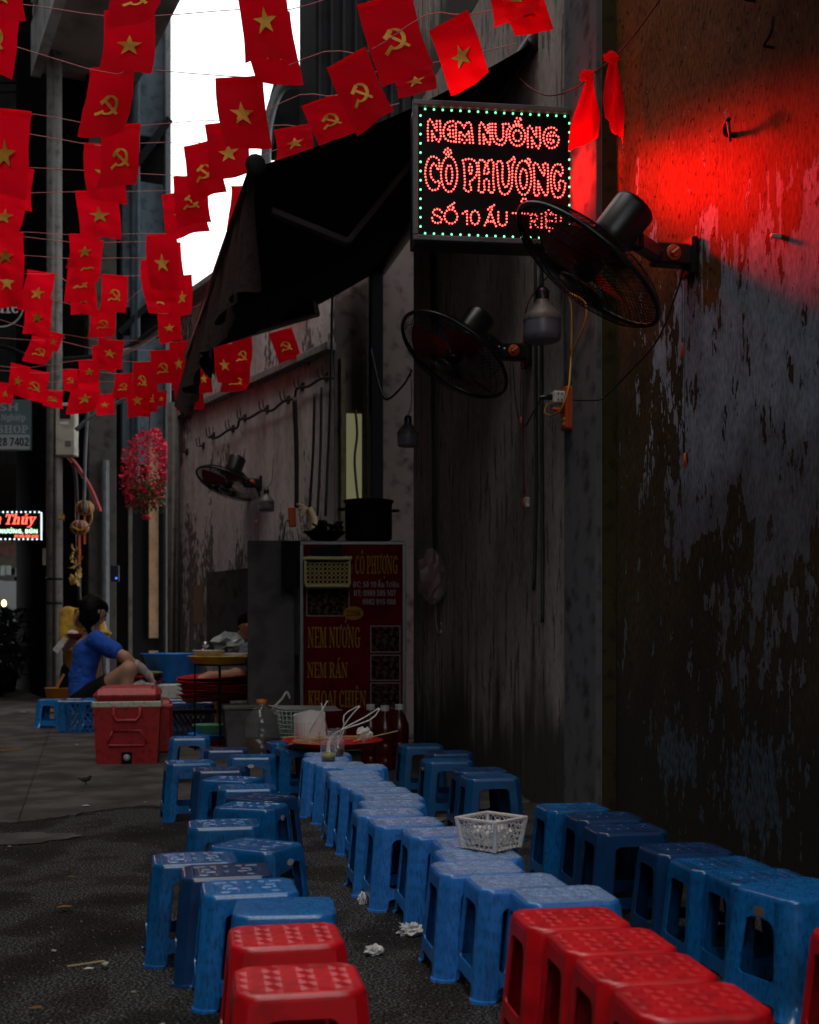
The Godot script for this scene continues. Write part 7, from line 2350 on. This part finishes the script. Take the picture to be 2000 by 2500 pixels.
	b = [[J.hip, J.chest, 0.13, 0.13], [J.chest, J.neck, 0.11, 0.05], [J.neck, J.head, 0.05, 0.05], [J.shn, J.eln, 0.055, 0.045], [J.eln, J.wrn, 0.042, 0.03], [J.shf, J.elf, 0.055, 0.045], [J.elf, J.wrf, 0.042, 0.03]]
	for sd in [-1, 1]:
		var k2 = J.hip + Vector3(-0.35, 0.08, 0.12 * sd)
		b += [[J.hip + Vector3(0, 0, 0.08 * sd), k2, 0.09, 0.06], [k2, Vector3(k2.x + 0.03, 0.06, k2.z), 0.056, 0.038], [Vector3(k2.x + 0.03, 0.05, k2.z), Vector3(k2.x - 0.1, 0.03, k2.z), 0.036, 0.026]]
	hand(b, J.wrn, Vector3(-1, -0.35, 0.1), Vector3.UP, 1.0)
	hand(b, J.wrf, Vector3(-1, -0.3, 0.1), Vector3.UP, 1.0)
	part(t, "body", skin(b, 0.013, 0.03), M.skin_tone)
	b = [[J.hip, J.chest, 0.145, 0.145], [J.chest, J.shn, 0.12, 0.068], [J.chest, J.shf, 0.12, 0.068], [J.shn, J.shf, 0.06, 0.06], [J.shn, J.shn.lerp(J.eln, 0.6), 0.07, 0.072], [J.shf, J.shf.lerp(J.elf, 0.6), 0.07, 0.072]]
	part(t, "shirt", skin(b, 0.013, 0.03), M.shirt_grey)
	b = [[J.hip + Vector3(0, 0, 0.09), J.hip + Vector3(-0.33, 0.08, 0.12), 0.1, 0.075], [J.hip + Vector3(0, 0, -0.09), J.hip + Vector3(-0.33, 0.08, -0.12), 0.1, 0.075]]
	part(t, "trousers", skin(b, 0.015, 0.03), M.black_cloth)
	head(t, J.head, Vector3(-0.827, -0.3, -0.408), Vector3.UP, 0.098, true)
	s = st_new(true)
	lathe(s, [Vector2(0.001, 0), Vector2(0.13, 0), Vector2(0.15, 0.03), Vector2(0.15, 0.31), Vector2(0.0, 0.31)], 24)
	tag(part(self, "plastic_drum", s, M.bin_grey, Vector3(1.064, 0.78, -8.697) * Vector3(1, 0, 1)), "grey drum that the seated man sits on behind the cabinet", "drum")

func street_end():
	# buildings and traffic far down the passage on the left
	var s = st_new()
	box(s, Vector3(-2.08, 1.152, -28.307) + Vector3(0, 1.2, 0), Vector3(1.0, 4.4, 0.4), Basis(Vector3.UP, -0.25))
	var h = tag(part(self, "pink_house", s, M.pink_wall), "pinkish house front far down the passage", "house", "", "structure")
	s = st_new()
	box(s, Vector3(-2.387, 1.417, -27.764), Vector3(0.85, 2.1, 0.2), Basis(Vector3.UP, -0.25))
	part(h, "shop_front", s, M.cream_wall)
	s = st_new()
	box(s, Vector3(-2.44, 1.412, -27.571), Vector3(0.62, 1.5, 0.1), Basis(Vector3.UP, -0.25))
	part(h, "window", s, M.dark_glass)
	for k in 2:
		s = st_new()
		box(s, Vector3(-2.456, 2.107, -27.369) if k == 0 else Vector3(-2.343, 2.107, -27.341), Vector3(0.09, 0.2, 0.04), Basis(Vector3.UP, -0.25))
		part(h, "pane", s, M.sage_plastic)
	s = st_new()
	box(s, Vector3(-2.395, 1.937, -27.354), Vector3(0.32, 0.1, 0.06), Basis(Vector3.UP, -0.25))
	part(h, "sill", s, M.cabinet_grey)
	s = st_new()
	box(s, Vector3(-1.929, 1.814, -31.358), Vector3(0.75, 3.2, 0.3), Basis(Vector3.UP, -0.25))
	tag(part(self, "dark_doorway", s, M.dark_facade), "dark shop doorway behind the passer-by", "house", "", "structure")
	s = st_new()
	box(s, Vector3(-1.801, 1.848, -25.15), Vector3(0.16, 0.54, 0.03), Basis(Vector3.UP, -0.25))
	var bn = tag(part(self, "orange_banner", s, M.banner_orange), "orange vertical banner with red text far down the passage", "banner")
	for k in 4:
		s = st_new()
		box(s, Vector3(-1.798, 1.846, -25.118) + Vector3(0, 0.18 - 0.11 * k, 0), Vector3(0.09, 0.045, 0.01), Basis(Vector3.UP, -0.25))
		part(bn, "text_block", s, M.tray_red)
	s = st_new()
	bar(s, Vector3(-1.756, 2.132, -25.654), Vector3(-1.411, 2.132, -25.569), 0.5, 0.14)
	tag(part(self, "shop_awning", s, M.banner_pink), "pink shop awning far down the passage beside the pole", "awning")
	s = st_new()
	box(s, Vector3(-0.808, 1.612, -13.994), Vector3(0.055, 0.19, 0.04), Basis(), 0.005)
	tag(part(self, "lightbox_sign", s, mat("sign_cream", 0.5, 0.45, 0.35, 0.5)), "small cream box sign fixed to the left of the pole", "sign")
	s = st_new()
	box(s, Vector3(-4.5, 2.5, -42.0), Vector3(16.0, 5.0, 0.5))  # black sheet added where the passage fades into darkness
	tag(part(self, "dark_backdrop", s, M.dark_facade), "added black backdrop standing in for darkness at the far passage end", "wall", "", "structure")
	# passer-by in black
	var t = thing("person", "person in black walking far down the passage", "person", Vector3(-1.689, 0.78, -27.182) * Vector3(1, 0, 1))
	var b = [[Vector3(-0.1, 0.9, 0), Vector3(-0.11, 0.48, 0.05), 0.085, 0.06], [Vector3(-0.11, 0.48, 0.05), Vector3(-0.12, 0.06, 0), 0.055, 0.04], [Vector3(0.1, 0.9, 0), Vector3(0.12, 0.48, -0.05), 0.085, 0.06], [Vector3(0.12, 0.48, -0.05), Vector3(0.13, 0.06, -0.15), 0.055, 0.04], [Vector3(0, 0.9, 0), Vector3(0, 1.35, 0), 0.14, 0.17], [Vector3(-0.2, 1.38, 0), Vector3(-0.25, 0.9, 0.05), 0.06, 0.04], [Vector3(0.2, 1.38, 0), Vector3(0.25, 0.9, -0.05), 0.06, 0.04], [Vector3(0, 1.4, 0), Vector3(0, 1.55, 0), 0.06, 0.055], [Vector3(-0.12, 0.04, 0), Vector3(-0.12, 0.03, 0.14), 0.04, 0.03], [Vector3(0.13, 0.05, -0.15), Vector3(0.13, 0.03, 0.0), 0.04, 0.03]]
	part(t, "body", skin(b, 0.022, 0.04), M.black_cloth)
	head(t, Vector3(0, 1.66, 0), Vector3(0, 0, -1), Vector3.UP, 0.1, true)
	# motorbike with lit headlamp
	t = thing("motorbike", "dark motorbike with lit amber headlamp far down the passage", "motorbike", Vector3(-1.842, 0.78, -23.101) * Vector3(1, 0, 1), -0.4)
	for z in [-0.6, 0.6]:
		s = st_new(true)
		var ring := []
		for k in 24: ring.append(Vector3(0, 0.29 + cos(TAU * k / 24) * 0.25, z + sin(TAU * k / 24) * 0.25))
		tube(s, ring, 0.045, 8, -1.0, false, true)
		part(t, "wheel", s, M.black_plastic)
	s = st_new(true)
	tube(s, [Vector3(0, 0.5, 0.3), Vector3(0, 0.55, -0.2), Vector3(0, 0.72, -0.7)], 0.13, 10, 0.1)
	part(t, "body", s, M.black_plastic)
	s = st_new(true)
	tube(s, [Vector3(0, 0.78, 0.1), Vector3(0, 0.8, -0.6)], 0.12, 8)
	part(t, "saddle", s, M.black_cloth)
	s = st_new(true)
	tube(s, [Vector3(0, 0.3, 0.6), Vector3(0, 0.9, 0.4), Vector3(0, 1.02, 0.36)], 0.05, 8)
	part(t, "fork", s, M.black_plastic)
	s = st_new(true)
	tube(s, [Vector3(-0.33, 1.08, 0.3), Vector3(0, 1.0, 0.36), Vector3(0.33, 1.08, 0.3)], 0.02, 8)
	part(t, "handlebar", s, M.black_plastic)
	for sd in [-1, 1]:
		s = st_new(true)
		tube(s, [Vector3(0.25 * sd, 1.05, 0.32), Vector3(0.33 * sd, 1.25, 0.3)], 0.012, 6)
		ball(s, Vector3(0.34 * sd, 1.27, 0.3), Vector3(0.07, 0.05, 0.02), 5, 8)
		part(t, "mirror", s, M.black_plastic)
	s = st_new(true)
	ball(s, Vector3(0, 0, 0), Vector3(0.045, 0.06, 0.03), 6, 10)
	var hl = part(t, "headlamp", s, M.lamp_amber, Vector3(0, 1.28, 0.46))
	var ol := OmniLight3D.new()
	ol.name = "headlamp_light"
	ol.light_energy = 0.05
	ol.light_color = Color(1.0, 0.75, 0.4)
	ol.omni_range = 20.0
	ol.omni_attenuation = 2.0
	ol.light_size = 0.03
	ol.shadow_enabled = true
	hl.add_child(ol)
	# dark potted plants by the left edge
	rng.seed = 77
	for k in 3:
		var p = [Vector3(-1.397, 0.78, -15.785), Vector3(-1.382, 0.78, -17.326), Vector3(-1.433, 0.78, -14.558)][k] * Vector3(1, 0, 1)
		t = thing("potted_plant", ["dark leafy plant at the left edge, middle of three", "dark leafy plant under the motorbike lamp, right of three", "dark leafy plant cut by the left edge"][k], "plant", p, 0.0, "dark plants down the passage")
		s = st_new(true)
		pan(s, 0.12, 0.17, 0.28, 0.01, 18)
		part(t, "pot", s, M.sign_black)
		for st in 4:
			s = st_new(true)
			tube(s, [Vector3(0, 0.2, 0), Vector3(rng.randf_range(-0.2, 0.2), 0.75, rng.randf_range(-0.2, 0.2))], 0.012, 5, 0.005)
			part(t, "stem", s, M.dark_leaf)
		var mm := MultiMesh.new()
		mm.transform_format = MultiMesh.TRANSFORM_3D
		var sp = st_new()
		plate(sp, PackedVector2Array([Vector2(0, -0.5), Vector2(0.2, -0.1), Vector2(0, 0.5), Vector2(-0.2, -0.1)]), 0.02)
		mm.mesh = done(sp)
		mm.instance_count = 260
		for i in 260:
			var d = Vector3(rng.randfn(0, 0.2), rng.randf_range(0.2, 1.05), rng.randfn(0, 0.2))
			mm.set_instance_transform(i, Transform3D(Basis.from_euler(Vector3(rng.randf() * TAU, rng.randf() * TAU, rng.randf() * TAU)).scaled(Vector3.ONE * rng.randf_range(0.1, 0.2)), d))
		var mi := MultiMeshInstance3D.new()
		mi.name = "leaves"
		mi.multimesh = mm
		mi.material_override = M.bush_green
		mi.set_meta("kind", "stuff")
		t.add_child(mi)

func litter():
	var s
	for k in 4:
		var p = [Vector3(0.73, 0, -2.96), Vector3(0.596, 0, -2.795), Vector3(0.678, 0, -3.331), Vector3(0.758, 0, -3.343)][k]
		s = st_new()
		crumple(s, p + Vector3(0, 0.012, 0), [Vector3(0.030, 0.017, 0.02), Vector3(0.021, 0.011, 0.015), Vector3(0.012, 0.018, 0.012), Vector3(0.018, 0.012, 0.012)][k], 1.0, 60 + k, 12, 18)
		tag(part(self, "paper_tissue", s, M.paper), ["crumpled white tissue on the asphalt near the middle row, largest one", "flat white tissue on the asphalt between the left and middle rows", "small white tissue under the farther middle row stools", "white tissue behind a middle row stool leg"][k], "tissue", "crumpled tissues")
	var leaves = [[Vector3(-0.147, 0, -3.431), 0.024, "curled brown leaf on the asphalt at left"], [Vector3(-0.143, 0, -3.853), 0.016, "small pale brown leaf on the asphalt"], [Vector3(-0.066, 0, -2.795), 0.013, "tiny pinkish petal on the near asphalt"], [Vector3(-0.164, 0, -2.528), 0.016, "dry leaf near the bottom left corner"], [Vector3(-0.14, 0, -5.4), 0.02, "pale scrap at the edge of the smooth paving"], [Vector3(-0.881, 0, -11.745), 0.035, "pale scrap on the far paving by the blue stool"]]
	for q in leaves:
		s = st_new(true)
		for i in 6:
			for j in 3:
				var v := []
				for c in [[i, j], [i + 1, j], [i + 1, j + 1], [i, j + 1]]:
					var x = c[0] / 6.0 * 2 - 1
					var z = (c[1] / 3.0 * 2 - 1) * (1.0 - x * x) * 0.5
					v.append(q[0] + Vector3(x * q[1], 0.012 + 0.35 * q[1] * (z * z * 2 + 0.3 * x * x), z * q[1]))
				quad(s, v[0], v[1], v[2], v[3])
		tag(part(self, "fallen_leaf", s, M.dry_leaf if q[1] < 0.03 and q[1] != 0.013 and q[1] != 0.02 else M.paper), q[2], "leaf", "litter on the ground")
	s = st_new()
	bar(s, Vector3(-0.115, 0, -2.851) + Vector3(0, 0.006, 0), Vector3(-0.033, 0, -2.876) + Vector3(0, 0.006, 0), 0.003, 0.003)
	tag(part(self, "bamboo_stick", s, M.bamboo), "thin bamboo stick on the asphalt at left", "stick")
	s = st_new()
	bar(s, Vector3(-0.814, 0, -8.014) + Vector3(0, 0.012, 0), Vector3(-0.605, 0, -8.096) + Vector3(0, 0.012, 0), 0.008, 0.004)
	tag(part(self, "yellow_strip", s, M.cable_yellow), "thin yellow strip on the smooth paving at left", "strip")
	# small dark bird on the paving
	var t = thing("small_bird", "small brown bird standing on the smooth paving", "bird", Vector3(-0.159, 0, -6.151) + Vector3(0, 0.008, 0), -0.3)
	var b = [[Vector3(-0.012, 0.028, 0), Vector3(0.012, 0.032, 0), 0.012, 0.011], [Vector3(0.012, 0.034, 0), Vector3(0.02, 0.042, 0), 0.009, 0.0085], [Vector3(0.027, 0.042, 0), Vector3(0.033, 0.041, 0), 0.003, 0.0015], [Vector3(-0.016, 0.029, 0), Vector3(-0.038, 0.034, 0), 0.006, 0.004], [Vector3(0.0, 0.02, 0.005), Vector3(0.0, 0.001, 0.005), 0.0022, 0.0015], [Vector3(0.0, 0.02, -0.005), Vector3(0.0, 0.001, -0.005), 0.0022, 0.0015]]
	part(t, "body", skin(b, 0.0022, 0.005), M.dark_leaf)
	rng.seed = 33
	s = st_new()
	for k in 26:
		var z = -rng.randf_range(2.3, 8.5)
		var q = Vector3(rng.randf_range(-0.12, 0.16) * -z, 0.012, z)
		var l = rng.randf_range(0.004, 0.013)
		box(s, q, Vector3(l * 2.0, 0.002, l), Basis.from_euler(Vector3(rng.randf_range(-0.3, 0.3), rng.randf() * TAU, 0)))
	tag(part(self, "litter", s, mat("scrap", 0.42, 0.36, 0.28, 0.8)), "tiny pale scraps scattered over the ground", "litter", "", "stuff")
	# grit scattered on the asphalt
	rng.seed = 90
	var mm := MultiMesh.new()
	mm.transform_format = MultiMesh.TRANSFORM_3D
	var sp = st_new()
	box(sp, Vector3.ZERO, Vector3(1, 0.5, 0.8), Basis(), 0.2)
	mm.mesh = done(sp)
	mm.instance_count = 2600
	for i in mm.instance_count:
		var z = -rng.randf_range(2.0, 5.4)
		var p = Vector3(rng.randf_range(-0.12, 0.36) * -z - 0.05, 0.001, z)
		var sz = rng.randf_range(0.0012, 0.0036)
		mm.set_instance_transform(i, Transform3D(Basis(Vector3.UP, rng.randf() * TAU).scaled(Vector3.ONE * sz), p))
	var mi := MultiMeshInstance3D.new()
	mi.name = "gravel"
	mi.multimesh = mm
	mi.material_override = mat("grit", 0.30, 0.28, 0.26, 0.8)
	tag(mi, "fine grit scattered over the asphalt", "gravel", "", "stuff")
	add_child(mi)
